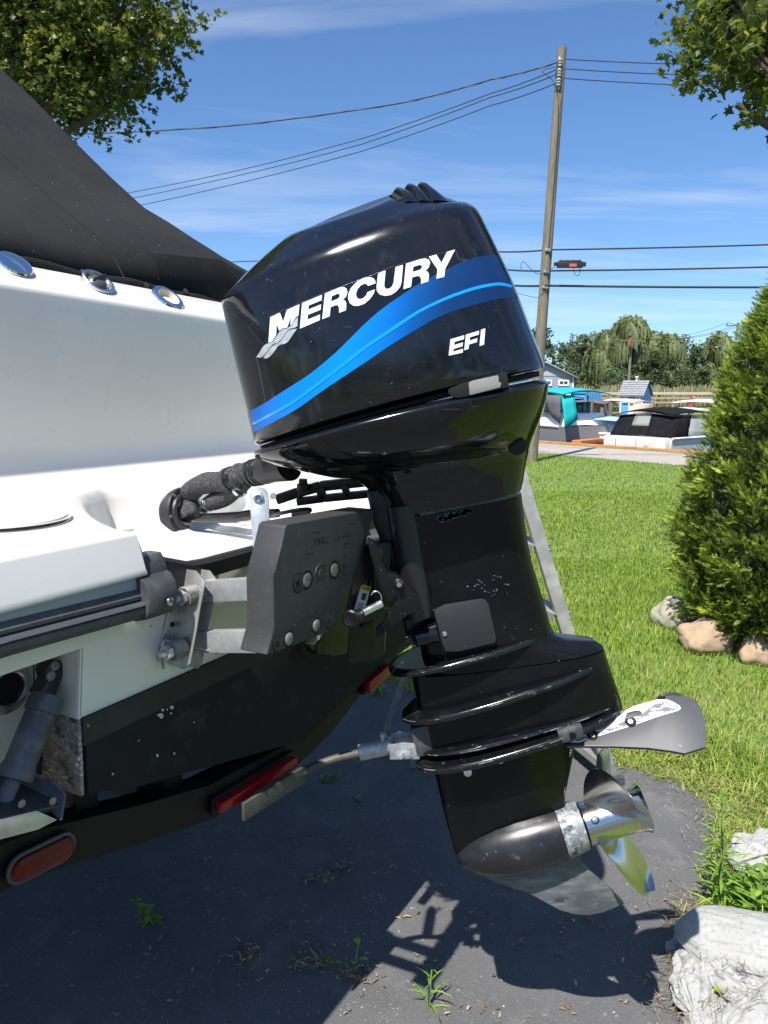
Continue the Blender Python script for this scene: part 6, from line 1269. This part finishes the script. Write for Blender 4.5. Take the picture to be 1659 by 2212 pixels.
mb = MB(); mb.rings(smooth_rings(mid_, 3), True, True); obj('exhaust_housing', mb, m_cowl, mo, sharp=35)
leg = [ring((832, 1118), (1127, 1064), .080, 3.3), ring((848, 1180), (1136, 1140), .074, 3.4), ring((872, 1260), (1150, 1215), .068, 3.4), ring((900, 1345), (1176, 1300), .064, 3.4), ring((908, 1402), (1188, 1345), .062, 3.3), ring((912, 1425), (1200, 1372), .061, 3.2), ring((915, 1432), (1225, 1382), .060, 3.0), ring((917, 1438), (1285, 1386), .058, 2.9), ring((918, 1450), (1306, 1400), .058, 2.9)]
leg2 = [ring((888, 1455), (1307, 1403), .058, 2.9), ring((905, 1540), (1322, 1450), .056, 2.9), ring((915, 1600), (1343, 1510), .054, 2.8), ring((922, 1640), (1347, 1530), .052, 2.8)]
mb = MB(); mb.rings(smooth_rings(leg[:5], 2) + leg[5:], True, True); lg = obj('driveshaft_housing', mb, m_gear, mo, sharp=40)
mb = MB(); mb.rings(smooth_rings(leg2, 2), True, True); obj('exhaust_snout', mb, m_gear, mo, sharp=40)
A_ = onM(1345, 1530) - onM(888, 1645); A_.normalize(); UP = V3(-A_.z, 0, A_.x)   # motor aft and motor up
m_lip = mat('polished_black_lip', (.005, .005, .006), .20, spec=.45, coat=.2, var=[(60, .62, .72, (.16, .165, .17)), (30, .5, .8, (.012, .012, .014))], roughvar=(20, .10, .26))
m_eglint = mat('bare_edge_glint', (.02, .02, .022), .3, .3, var=[(26, .52, .62, (.30, .31, .32))])  # pale thread along the plate lips: bare edge plus painted highlight
def plate(name, F, Rr, hw, th, n=2.4, lip=.006, m=m_gear):
    a = ring(F, Rr, hw, n, None, 72, taper=-.16); d = -UP * th
    def grow(r_, k): c_ = sum(r_, V3(0, 0)) / len(r_); return [c_ + (p - c_) * k for p in r_]
    rs = [grow(a, .88), grow(a, .955), [p - UP * .003 for p in grow(a, .985)], [p - UP * .0065 for p in a], [p + d for p in a], [p + d - UP * .001 for p in grow(a, .985)], [p + d for p in grow(a, .88)]]
    mb = MB(); mb.rings(rs, True, True); o = obj(name, mb, m_lip, mo, sharp=50)
    nn = len(a); e_ = [p - UP * .0052 + V3(0, -.0002) for p in grow(a, .998)]; sel = [i for i in range(nn) if e_[i].y < YM - .02]
    me = MB(); me.tube([e_[i] for i in sel], .0011, 5); obj('worn_edge_glint', me, m_eglint, o); return o
plate('splash_plate', (838, 1441), (1190, 1357), .086, .012); plate('splash_plate', (866, 1543), (1300, 1424), .088, .013)
plate('antiventilation_plate', (896, 1643), (1342, 1528), .094, .015)
plate('antiventilation_rib', (905, 1608 + 8), (1338, 1513), .075, .006)
glo = [ring((934, 1655), (1252, 1578), .050, 2.0), ring((946, 1700), (1240, 1640), .043, 2.0), ring((962, 1770), (1226, 1706), .028, 2.0), ring((975, 1812), (1222, 1740), .022, 2.0), ring((984, 1846), (1232, 1775), .018, 2.0)]
mb = MB(); mb.rings(smooth_rings(glo, 3), True, True); obj('gearcase_strut', mb, m_gear, mo, sharp=40)
n0, n1 = onM(986, 1857), onM(1257, 1782); ax_ = n1 - n0; Lx = ax_.length
mb = MB(); mb.lathe(n0, ax_, [(q * Lx, r_) for q, r_ in ((0, .002), (.012, .012), (.05, .024), (.12, .040), (.22, .053), (.36, .0635), (.52, .0675), (.68, .066), (.82, .0615), (.92, .0575), (1, .0538))], 48); tor = obj('gearcase', mb, m_gearw, mo, sharp=50)
sk = [(991, 1858), (1012, 1874), (1066, 1900), (1142, 1926), (1208, 1962), (1240, 1971), (1269, 1973), (1300, 1967), (1347, 1948), (1321, 1922), (1283, 1889), (1258, 1866), (1250, 1835), (1245, 1790), (1100, 1830)]
P_ = [onM(*p) for p in sk]; mb = MB(); mb.prism([p + V3(0, .0075) for p in P_], V3(0, -.015)); obj('skeg', mb, mat('worn_skeg', (.085, .088, .098), .36, var=[(7, .48, .72, (.13, .137, .15)), (24, .50, .70, (.19, .21, .215), (.5, 1, 1.6)), (12, .60, .70, (.05, .052, .056), (1, 1, 2)), (120, .64, .76, (.28, .34, .34))], roughvar=(12, .28, .5)), mo, bevel=.002, seg=2)
# worn bare metal collar where the propeller meets the gearcase
mb = MB(); mb.lathe(n0, ax_, [(Lx * q, r_) for q, r_ in ((.83, .0620), (.93, .0582), (.985, .0550), (1.0, .0542), (1.004, .050))], 48, False); obj('bare_collar', mb, mat('corroded_collar', (.24, .25, .265), .5, .4, var=[(30, .52, .66, (.04, .041, .044), (1, 1, 1)), (80, .5, .64, (.46, .49, .50))], bump=(90, .6, .002)), tor)
# cover plate, screws, anode, bolts
def onL(x, y, v): return onM(x, y, v)
cvp = [(938, 1322), (962, 1309), (1040, 1296), (1050, 1298), (1056, 1306), (1072, 1380), (1070, 1389), (990, 1408), (962, 1408), (950, 1375)]
mb = MB(); mb.prism([onL(x, y, .078) for x, y in cvp], V3(0, .03)); cp_ = obj('cover_plate', mb, mat('satin_cover', (.026, .0265, .030), .42, var=(6, .5, .75, (.04, .041, .045)), speck=(150, .76, (.3, .3, .3))), mo, bevel=.003)
c_ = onL(960, 1369, .0785); mb = MB(); mb.lathe(c_, (0, -1, 0), [(0, .0058), (.002, .0055), (.003, .003), (.0012, .002)], 14); obj('screw', mb, m_steel, cp_)
for x, y, v in ((970, 1659, .04), (1080, 1640, .045), (1125, 1640 - 20, .055), (1010, 1668, .05)):
    c_ = onL(x, y, v + .012); mb = MB(); mb.lathe(c_, (0, -1, .15), [(-.02, .0095), (.004, .009), (.006, .005)], 14); obj('bolt', mb, m_steel, mo)
c_ = onL(1118, 963, .135); mb = MB(); mb.lathe(onL(1118, 963, .112), (0, -1, -.1), [(-.03, .019), (.0, .019), (.002, .017)], 28); obj('plug', mb, m_black, mo)
mb = MB(); mb.prism([onL(x, y, .085) for x, y in ((1205, 1583), (1258, 1568), (1262, 1592), (1212, 1608))], V3(0, .02)); an_ = obj('anode', mb, mat('worn_anode', (.06, .062, .066), .6, .2, var=(40, .5, .7, (.13, .135, .14))), mo, bevel=.003)
mb = MB(); mb.lathe(onL(1237, 1588, .0855), (0, -1, 0), [(0, .0075), (.003, .0075), (.0035, .004)], 16); obj('bolt', mb, m_black, an_)
m_scuff = mat('scuffed_primer', (.10, .115, .15), .6, var=(120, .45, .6, (.03, .034, .045)))
def scuff(parent, pts, v, n, L, W, seed):
    r_ = random.Random(seed); P_ = [Vector(p) for p in pts]; mb = MB(); ar = sum((P_[i] for i in range(len(P_))), Vector((0, 0))) / len(P_)
    for _ in range(n):
        i = r_.randrange(len(P_)); q = P_[i].lerp(P_[(i + 1) % len(P_)], r_.random()); q = ar.lerp(q, math.sqrt(r_.random())); a_ = onM(q.x, q.y, v); l_ = L * r_.uniform(.3, 1); w_ = W * r_.uniform(.4, 1.2); d = (UP * r_.uniform(.6, 1) + A_ * r_.uniform(-.7, .7)).normalized(); u = d.cross(V3(0, -1, 0)).normalized()
        pts_ = [a_ + d * (math.cos(k * 1.047) * l_ * r_.uniform(.6, 1.1)) + u * (math.sin(k * 1.047) * w_ * r_.uniform(.6, 1.1)) for k in range(6)]; o_ = len(mb.v); mb.v += pts_; f_ = tuple(range(o_, o_ + 6)); nn = (pts_[1] - pts_[0]).cross(pts_[2] - pts_[0]); mb.f.append(f_ if nn.y < 0 else f_[::-1])
    o = obj('paint_scuffs', mb, m_scuff, parent); o['kind'] = 'stuff'; return o
scuff(lg, [(938, 1118), (1012, 1098), (1020, 1104), (985, 1118), (950, 1126)], .0815, 90, .006, .0045, 1)
scuff(lg, [(1000, 1262), (1090, 1235), (1105, 1290), (1040, 1285)], .0685, 26, .003, .003, 2)
# latch opening at the rear of the seam, its shade painted as a proud black panel
lo_pl = [(1170, 838), (1166, 858), (1185, 880), (1225, 888), (1505, 826), (1497, 795), (1490, 740), (1380, 768), (1250, 804)]
PAN = BVHTree.FromPolygons([tuple(p) for p in sum(smooth_rings(side[:3] + pan[:6], 1), [])], [t_ for k in range(len(side[:3] + pan[:6]) - 1) for i in range(56) for t_ in ((k * 56 + i, k * 56 + (i + 1) % 56, (k + 1) * 56 + (i + 1) % 56), (k * 56 + i, (k + 1) * 56 + (i + 1) % 56, (k + 1) * 56 + i))])
def on_any(x, y, off):
    d = ray(x, y).normalized(); h, nr_, i, ds = COWL.ray_cast(EYE, d); h2, n2, i2, d2 = PAN.ray_cast(EYE, d)
    if h is None or (h2 is not None and d2 < ds): h, nr_ = h2, n2
    if h is None: h = onM(x, y, .23); nr_ = V3(0, -1)
    if nr_.dot(d) > 0: nr_ = -nr_
    return h + nr_ * off
LV = .232
mb = MB(); mb.prism([onM(*z3(p), LV + .0035) for p in lo_pl], V3(0, .02)); ow = obj('opening_shade', mb, m_void, pn, bevel=.001)
lt = [(1278, 804), (1300, 792), (1440, 762), (1446, 775), (1446, 800), (1460, 803), (1455, 830), (1290, 872), (1283, 868), (1283, 840)]
mb = MB(); mb.prism([onM(*z3(p), LV + .008) for p in lt], V3(0, .02)); obj('latch', mb, mat('grey_latch', (.22, .22, .21), .75, bump=(300, .8, .001), var=(300, .5, .7, (.30, .30, .285))), pn, bevel=.004)

# hydrofoil on the antiventilation plate
fo = onM(1345, 1522) + UP * .002
FN = (UP * math.cos(R(36)) + V3(0, -1, 0) * math.sin(R(36))).normalized()
def onF(x, y): return on(x, y, fo, FN)
near = [(1224, 1610), (1262, 1594), (1330, 1566), (1400, 1545), (1438, 1530), (1436, 1508), (1452, 1506), (1480, 1508), (1503, 1518), (1514, 1535), (1521, 1560), (1525, 1590), (1524, 1618), (1478, 1632), (1452, 1627), (1400, 1620), (1330, 1617), (1225, 1616)]
outl = [onF(*p) for p in near]
cy = YM
def wing(sg):
    pts = []
    for p in outl:
        q = p.copy(); 
        if sg < 0: q.y = 2 * YM - q.y; q.z -= .45 * abs(q.y - YM)
        pts.append(q)
    return pts
m_foil = mat('grey_hydrofoil', (.042, .043, .049), .5, var=[(4, .45, .75, (.054, .055, .062)), (30, .6, .8, (.08, .08, .085))], speck=(120, .765, (.3, .3, .3)))
inn = [onF(1262, 1590), onF(1345, 1562)]
mb = MB(); w = wing(1)
mb.prism(w, FN * .010); hf = obj('hydrofoil', mb, m_foil, mo, bevel=.0012, sharp=20)
mb = MB(); mb.prism(wing(-1), V3(FN.x, FN.z * .75, FN.z * .65) * .010); obj('far_wing', mb, m_foil, hf, bevel=.003)
# label on the foil
def z6(p): return (1188 + .2116 * p[0], 1485 + .2116 * p[1])
fu = fo + FN * .0103
def onFu(x, y): return on(x, y, fu, FN)
lab = [(205, 562), (400, 455), (560, 415), (780, 232), (860, 190), (1090, 125), (1190, 122), (1260, 150), (1325, 190), (1335, 215), (1310, 238), (1100, 300), (860, 385), (600, 465), (420, 520), (300, 563)]
L_ = [onFu(*z6(p)) for p in lab]; mb = MB(); mb.prism(L_, FN * .0006)
m_lab = mat('worn_white_label', (.72, .73, .73), .5); obj('label', mb, m_lab, hf)
inner_l = [(250, 548), (430, 470), (600, 418), (790, 330), (950, 262), (1010, 215), (1100, 150), (1190, 136), (1250, 160), (1318, 198), (1318, 212), (1290, 228), (1090, 285), (850, 372), (600, 452), (420, 507), (300, 550)]
mb = MB(); mb.prism([onFu(*z6(p)) + FN * .0007 for p in inner_l], FN * .0004); obj('label_print', mb, mat('label_small_print', (.70, .71, .71), .5, var=[(75, .50, .53, (.10, .10, .11), (.45, 1, 1)), (300, .50, .54, (.12, .12, .13))]), hf)
rec = [(785, 262), (870, 238), (910, 238), (938, 255), (932, 275), (900, 293), (820, 315), (760, 330)]
mb = MB(); mb.prism([onFu(*z6(p)) + FN * .0013 for p in rec], FN * .0006); obj('recess', mb, mat('foil_recess', (.030, .031, .034), .5), hf, bevel=.0002)
for p in ((432, 487), (822, 352)):
    c_ = onFu(*z6(p)) + FN * .0012; mb = MB(); mb.lathe(c_, FN, [(0, .0125), (.0006, .0122)], 20); obj('bolt_recess', mb, m_void, hf); mb = MB(); mb.lathe(c_ + FN * .0005, FN, [(0, .007), (.002, .0065)], 6); obj('bolt', mb, m_steel, hf)

# propeller
m_prop = mat('polished_propeller', (.55, .535, .50), .14, 1.0, roughvar=(14, .09, .28), var=(7, .5, .8, (.42, .41, .38)))
hubc = n1.copy(); an1 = ax_.normalized()
e1 = (V3(0, -1, 0) - an1 * V3(0, -1, 0).dot(an1)).normalized(); e2 = an1.cross(e1)   # e1 to the camera side, e2 completes
pr_ = None
HL = (onM(1389, 1744) - n1).length
mb = MB(); mb.lathe(hubc + an1 * .002, an1, [(0, .046), (.004, .050), (.03, .0495), (HL * .6, .047), (HL * .8, .047), (HL * .93, .0505), (HL, .056), (HL + .001, .0545), (HL * .92, .048), (HL * .7, .042)], 48, False); pr_ = obj('propeller', mb, m_prop, mo, sharp=40)
mb = MB(); mb.lathe(hubc + an1 * HL * .72, an1, [(0, .041), (.002, .02), (.03, .018), (.032, .002)], 24); obj('hub_core', mb, m_void, pr_)
mb = MB(); c_ = hubc + an1 * .028 + (e1 * .80 + e2 * -.60 if e2.z < 0 else e1 * .80 + e2 * .60) * .049; mb.lathe(c_, (c_ - (hubc + an1 * .028)).normalized(), [(-.003, .0095), (.0012, .0095), (.0014, .007), (.0002, .006)], 20); obj('hub_plug', mb, m_black, pr_)
def blade(th0):
    rows_t, rows_b = [], []; Rb, r0 = .186, .044; NR, NC = 16, 16
    for i in range(NR + 1):
        q = i / NR; r_ = lerp(r0, Rb, q); span = 1.45 * (math.sqrt(max(0, 1 - max(0, (q - .30) / .70) ** 2.0))) * lerp(1.0, .80, q) + .02; sk_ = .34 * q * q
        rt, rb = [], []
        for j in range(NC + 1):
            s = j / NC; th = th0 + (s - .5) * span * lerp(.85, 1.0, q) + sk_; x = (.36 / (2 * math.pi)) * (th - th0) + .054 + .030 * q + .014 * q * (s > .8) * (s - .8) * 5
            rad = e1 * math.cos(th) + e2 * math.sin(th); p = hubc + an1 * x + rad * r_
            tn = (e1 * -math.sin(th) + e2 * math.cos(th)); nrm_ = (an1 * r_ - tn * (.36 / (2 * math.pi))).normalized(); t_ = lerp(.0075, .0018, q) * math.sin(math.pi * (.04 + .92 * s)) ** .6
            rt.append(p + nrm_ * t_ * .5); rb.append(p - nrm_ * t_ * .5)
        rows_t.append(rt); rows_b.append(rb)
    mb = MB(); mb.rings([t_ + b_[::-1] for t_, b_ in zip(rows_t, rows_b)], True, True); return obj('blade', mb, m_prop, pr_, sharp=60)
for k in range(3): blade(BLADE0 + k * 2 * math.pi / 3)

# ------------------------------------------------------------------ bracket, tilt ram and links between motor and boat
def c6(p): return (729 + .1953 * p[0], 1107 + .1953 * p[1])
bk = [(330, 290), (400, 330), (450, 400), (500, 410), (510, 450), (490, 510), (560, 680), (650, 690), (700, 740), (830, 850), (890, 920), (960, 1140), (975, 1190), (850, 1220), (845, 1110), (790, 1130), (640, 1230), (440, 1400), (420, 1390), (430, 1300), (560, 1150), (560, 1050), (480, 850), (420, 650), (360, 450)]
mb = MB(); mb.prism([onM(*c6(p), .135) for p in bk], V3(0, .028)); br = obj('clamp_bracket', mb, m_black, mo, bevel=.005)
mb = MB(); mb.prism([onM(*c6(p), .137) for p in ((375, 330), (440, 405), (470, 520), (560, 720), (660, 900), (560, 1000), (470, 760), (400, 520))], V3(0, -.006)); obj('bracket_rib', mb, m_black, br, bevel=.003)
mb = MB(); mb.lathe(onM(*c6((680, 785)), .138), (0, -1, 0), [(0, .010), (.004, .009), (.008, .0055), (.012, .005)], 14); obj('bolt', mb, m_steel, br)
mb = MB(); mb.lathe(onM(*c6((478, 1310)), .1358), (0, -1, 0), [(0, .0065), (.0006, .0065)], 16); obj('pin_hole', mb, m_void, br)
sw = [(790, 1058), (872, 1048), (890, 1150), (918, 1330), (912, 1385), (880, 1392), (868, 1330), (850, 1270), (835, 1200), (805, 1130)]
mb = MB(); mb.prism([onM(x, y, .06) for x, y in sw], V3(0, .12)); obj('swivel_bracket', mb, m_black, mo, bevel=.012, seg=3)
mb = MB(); mb.tube([onM(868, 1090, .05), onM(884, 1200, .05), onM(906, 1330, .05)], [.035, .034, .032], 20); obj('swivel_tube', mb, mat('scuffed_black', (.012, .012, .014), .4, var=[(12, .60, .72, (.13, .14, .17), (1, 1, .25))]), mo)
mb = MB(); mb.tube([onM(876, 1384, .075), onM(884, 1382, .075), onM(890, 1381, .075), onM(894, 1380, .075), onM(900, 1379, .075), onM(936, 1368, .075), onM(945, 1366, .075)], [.0095, .0115, .0115, .014, .0195, .0205, .0225], 20); obj('lower_mount', mb, m_cowl, mo, sharp=30)
# clamp foot on the transom
mb = MB(); mb.prism([onG(x, y, -.03) for x, y in ((655, 1390), (662, 1408), (700, 1414), (766, 1398), (774, 1388), (770, 1366), (752, 1342), (772, 1290), (800, 1210), (770, 1120), (690, 1150), (690, 1345))], -BG * .03); ft = obj('clamp_foot', mb, m_black, mo, bevel=.006)
for x, y in ((676, 1398), (691, 1396), (704, 1395), (717, 1394), (762, 1382), (688, 1376)):
    c_ = onG(x, y, -.0605); mb = MB(); mb.lathe(c_, -BG, [(0, .0068), (.0008, .0068), (.0004, .004)], 14); obj('adjusting_hole', mb, m_black if x != 688 else m_steel, ft)
# hydraulic ram with caution sticker
ra, rb = at(760, 1352, 1.50), at(800, 1205, 1.54)
mb = MB(); mb.tube([ra, ra.lerp(rb, .03), rb], [.020, .0235, .0235], 22); rm = obj('tilt_ram', mb, m_black, mo)
dR = (rb - ra).normalized(); sR_ = dR.cross(V3(0, -1, 0)).normalized(); sR_ = sR_ if sR_.x > 0 else -sR_
def ramp_(q, s, off=.0007): 
    c_ = ra.lerp(rb, q); a_ = s; nv_ = dR.cross(sR_); nv_ = nv_ if nv_.y < 0 else -nv_
    return c_ + (sR_ * math.sin(a_) + nv_ * math.cos(a_)) * (.0235 + off)
def sticker(name, q0, q1, s0, s1, m, off=.0006): mb = MB(); mb.sheet([[ramp_(lerp(q0, q1, i / 2), lerp(s0, s1, j / 8), off) for j in range(9)] for i in range(3)]); return obj(name, mb, m, rm)
sticker('sticker', .16, .58, -.2, .75, mat('sticker_white', (.62, .61, .56), .5)); sticker('sticker_band', .52, .60, -.2, .75, mat('sticker_yellow', (.70, .52, .02), .5), .0009)
mk_ = mat('sticker_ink', (.02, .02, .02), .6)
for k in range(7): sticker('print_line', .185 + .025 * k, .197 + .025 * k, -.1, .6 - .1 * (k % 3), mk_, .0009)
sticker('print_figure', .39, .49, .1, .5, mk_, .0009)
mb = MB()
for i, s in enumerate((.0, .12, .24, .36, .48, .60)):
    a_, b_ = ramp_(.535, s, .0012), ramp_(.585, s, .0012); mb.tube([a_, b_], .0007, 4); 
    if i in (0, 3, 4): mb.tube([ramp_(.585, s, .0012), ramp_(.585, s + .09, .0012)], .0006, 4)
obj('print_word', mb, mk_, rm)
ca_, cb2 = at(783, 1324, 1.42), at(826, 1303, 1.44); mb = MB(); mb.tube([ca_, ca_.lerp(cb2, .02), ca_.lerp(cb2, .95), cb2], [.006, .0082, .0082, .006], 16); obj('trim_rod', mb, m_steel, mo)
mb = MB(); mb.tube([at(752, 1338, 1.43), at(770, 1333, 1.43), at(815, 1322, 1.45)], [.016, .0155, .012], 20); obj('ram_base', mb, m_black, mo)
mb = MB(); mb.lathe(at(758, 1336, 1.405), (-.3, -1, .1), [(0, .017), (.004, .0175), (.006, .014), (.004, .008)], 24); obj('ram_cap', mb, m_black, mo)
mb = MB(); mb.tube([at(812, 1290, 1.47) + V3(math.cos(a) * .011, -.01, math.sin(a) * .015) for a in [-.6 + .25 * k for k in range(14)]], .0018, 6); obj('circlip', mb, m_steel, mo)
mb = MB(); mb.box(at(800, 1290, 1.56), (.04, .02, 0), (0, .05, 0), (.01, 0, .13)); obj('ram_housing', mb, m_black, mo, bevel=.012)
# steering links over the well
def barx(name, pts, w_, th_, Y=None, m=m_black):
    P_ = [at(*p) for p in pts]; mb = MB()
    for a_, b_ in zip(P_[:-1], P_[1:]):
        d = (b_ - a_); u = d.cross(V3(0, -1, 0)).normalized(); mb.prism([a_ + u * w_, b_ + u * w_, b_ - u * w_, a_ - u * w_], V3(0, th_))
    return obj(name, mb, m, mo, bevel=.003)
barx('steering_arm', [(596, 1081, 1.62), (640, 1066, 1.62), (690, 1052, 1.61), (800, 1040, 1.60)], .011, .03)
barx('steering_arm', [(640, 1086, 1.60), (700, 1078, 1.60), (800, 1068, 1.60)], .008, .03)
barx('arm_web', [(690, 1055, 1.6), (698, 1080, 1.6)], .010, .02); barx('arm_web', [(742, 1048, 1.6), (752, 1074, 1.6)], .008, .02)
mb = MB(); mb.lathe(at(655, 1058, 1.60), ZZ, [(0, .014), (.012, .014), (.014, .010), (.024, .009)], 12); obj('link_bolt', mb, m_black, mo)
mb = MB(); mb.tube(spl([at(590, 1112, 1.55), at(610, 1108, 1.50), at(640, 1102, 1.48), at(668, 1100, 1.48), at(664, 1107, 1.47), at(630, 1112, 1.47)], 6), .0042, 8); obj('link_rod', mb, m_black, mo)
mb = MB(); mb.tube([at(392, 1119, 1.83), at(404, 1120, 1.82), at(470, 1119, 1.76), at(520, 1117, 1.70), at(545, 1112, 1.67), at(600, 1108, 1.62)], [.010, .0115, .0125, .014, .013, .010], 14); tb2 = obj('steering_tube', mb, m_cowl, mo)
mb = MB(); mb.tube([at(384, 1118, 1.85), at(390, 1118.5, 1.845), at(408, 1120, 1.82)], [.007, .0135, .0135], 14); obj('tube_end', mb, m_steel, tb2)
mb = MB(); mb.tube([at(520, 1128, 1.7), at(545, 1126, 1.67), at(560, 1120, 1.64)], .009, 10); obj('tube_joint', mb, m_steel, mo)
# rigging hose in its braided sleeve
m_slv = mat('braided_sleeve', (.030, .030, .033), .7, bump=(330, 1.0, .003, (1, 1, 1)), var=(200, .5, .62, (.11, .11, .115)))
rg_ = thing('rigging_hose', 'black braided rigging hose arching from flange to motor', 'hose', fcx)
hp = spl([fcx + BG * .03 - ZZ * .005, fcx + fn * .03, at(402, 1078, 1.86), at(425, 1052, 1.82), at(455, 1042, 1.78), at(490, 1040, 1.74), at(515, 1030, 1.70), at(545, 1022, 1.67), at(575, 1016, 1.63)], 6)
nh = len(hp); mb = MB(); mb.tube(hp, [lerp(.024, .027, k / nh) * (1 + .05 * math.sin(k * .9)) + (.006 if .62 < k / nh < .66 else 0) + (.005 * math.sin(k * 2.1) if k / nh > .68 else 0) for k in range(nh)], 24); obj('sleeve', mb, m_slv, rg_)
for q in (.69, .90, .95):
    c_ = hp[int(q * (nh - 1))]; d_ = hp[min(nh - 1, int(q * (nh - 1)) + 1)] - c_; mb = MB(); mb.lathe(c_, d_, [(-.004, .028), (-.0035, .0315), (.0035, .0315), (.004, .028)], 24, False); mb.box(c_ + V3(-.012, -.029, .01), (.006, 0, 0), (0, .005, 0), (0, 0, .005)); obj('cable_tie', mb, m_blkpl, rg_)
mb = MB(); a_, b_ = hp[-1], at(625, 1003, 1.58); mb.tube([hp[-2], a_, a_.lerp(b_, .3), b_], [.030, .031, .030, .036], 24); obj('hose_boot', mb, m_blkpl, rg_)
h2 = spl([at(440, 1098, 1.83), at(455, 1086, 1.80), at(480, 1078, 1.77), at(505, 1066, 1.73), at(520, 1054, 1.71), at(535, 1040, 1.69)], 5); mb = MB(); mb.tube(h2, [.012, .013, .014, .016, .018, .020, .021, .022, .022, .0215, .0215, .021, .020, .019, .017, .016, .015, .015, .015, .015, .015, .015, .015, .015, .015, .015][:len(h2)], 14); obj('fuel_hose', mb, m_slv, rg_)
for i in (4, 19):
    c_ = h2[i]; d_ = h2[i + 1] - c_; mb = MB(); mb.lathe(c_, d_, [(-.005, .018), (-.004, .0195), (.004, .0195), (.005, .018)], 18, False); mb.box(c_ + V3(0, -.02, .006), (.006, 0, 0), (0, .005, 0), (0, 0, .005)); obj('hose_clamp', mb, m_steel, rg_)

# ------------------------------------------------------------------ step ladder behind the motor
m_alu = mat('ladder_aluminium', (.36, .345, .315), .5, .45, var=[(10, .45, .7, (.52, .51, .48)), (60, .6, .8, (.40, .38, .35))], roughvar=(20, .32, .55))
LY = 2.96
ld = thing('step_ladder', 'aluminium step ladder standing behind the outboard motor', 'ladder', at(1335, 1688, LY))
lt_, lb2 = at(1112, 985, LY + .08), at(1326, 1690, LY)
ldd = (lb2 - lt_).normalized(); lside = V3(.30, -.95).normalized(); lf = ldd.cross(lside).normalized(); lf = lf if lf.x < 0 else -lf
def channel(p0, p1, w_, f_, s, inward):
    mb = MB(); mb.box((p0 + p1) / 2, (p1 - p0) / 2, lf * w_, lside * .0015); 
    for sg in (-1, 1): mb.box((p0 + p1) / 2 + lf * sg * w_ + lside * f_ * .5 * inward, (p1 - p0) / 2, lf * .0018, lside * f_ * .5)
    return mb
wL = .42
for s in (0, 1):
    q = lside * (0 if s == 0 else -wL); obj('rail', channel(lt_ + q, lb2 + q + (ldd * .0), .027, .022, s, -1 if s == 0 else 1), m_alu, ld, bevel=.0006)
Lh = (lb2 - lt_).length
for y in (1172, 1318, 1488, 1640):
    k = (y - 985) / 705; c_ = lt_.lerp(lb2, k) - lside * wL / 2
    mb = MB(); hx = V3(lf.x, lf.y).normalized(); mb.box(c_, lside * (wL / 2 - .002), hx * .042, ZZ * .0025); mb.box(c_ - hx * .041 - ZZ * .014, lside * (wL / 2 - .002), hx * .002, ZZ * .0155); mb.box(c_ + hx * .041 - ZZ * .014, lside * (wL / 2 - .002), hx * .002, ZZ * .0155)
    for g_ in range(5): mb.box(c_ + hx * (-.03 + .015 * g_) + ZZ * .0035, lside * (wL / 2 - .004), hx * .003, ZZ * .0012)
    st = obj('step', mb, m_alu, ld)
    mb = MB(); mb.tube([lt_.lerp(lb2, k + .02) - lf * .03 - lside * .012, lt_.lerp(lb2, k + .02) - lf * .03 + lside * .006], .005, 8); obj('rivet', mb, m_steel, st)
for s in (0, 1):
    q = -lside * (.02 if s == 0 else wL - .02); p0 = lt_ + q + ldd * .05; p1 = V3(p0.x - .42, p0.y + .05, 0.012)
    mb = MB(); mb.box((p0 + p1) / 2, (p1 - p0) / 2, V3(.014, 0, 0), V3(0, .010, 0)); obj('rear_leg', mb, m_alu, ld, bevel=.002)
    mb = MB(); mb.box(lb2 - lside * wL * s + V3(0, 0, .008), V3(.042, 0, 0), V3(0, .016, 0), V3(0, 0, .02)); obj('foot', mb, m_rub, ld, bevel=.004)
mb = MB(); mb.box(lt_ - lside * wL / 2 + V3(-.03, 0, .01), lside * (wL / 2 + .02), V3(.075, 0, 0), ZZ * .012); obj('top_cap', mb, m_alu, ld, bevel=.004)
bpy.context.view_layer.update()
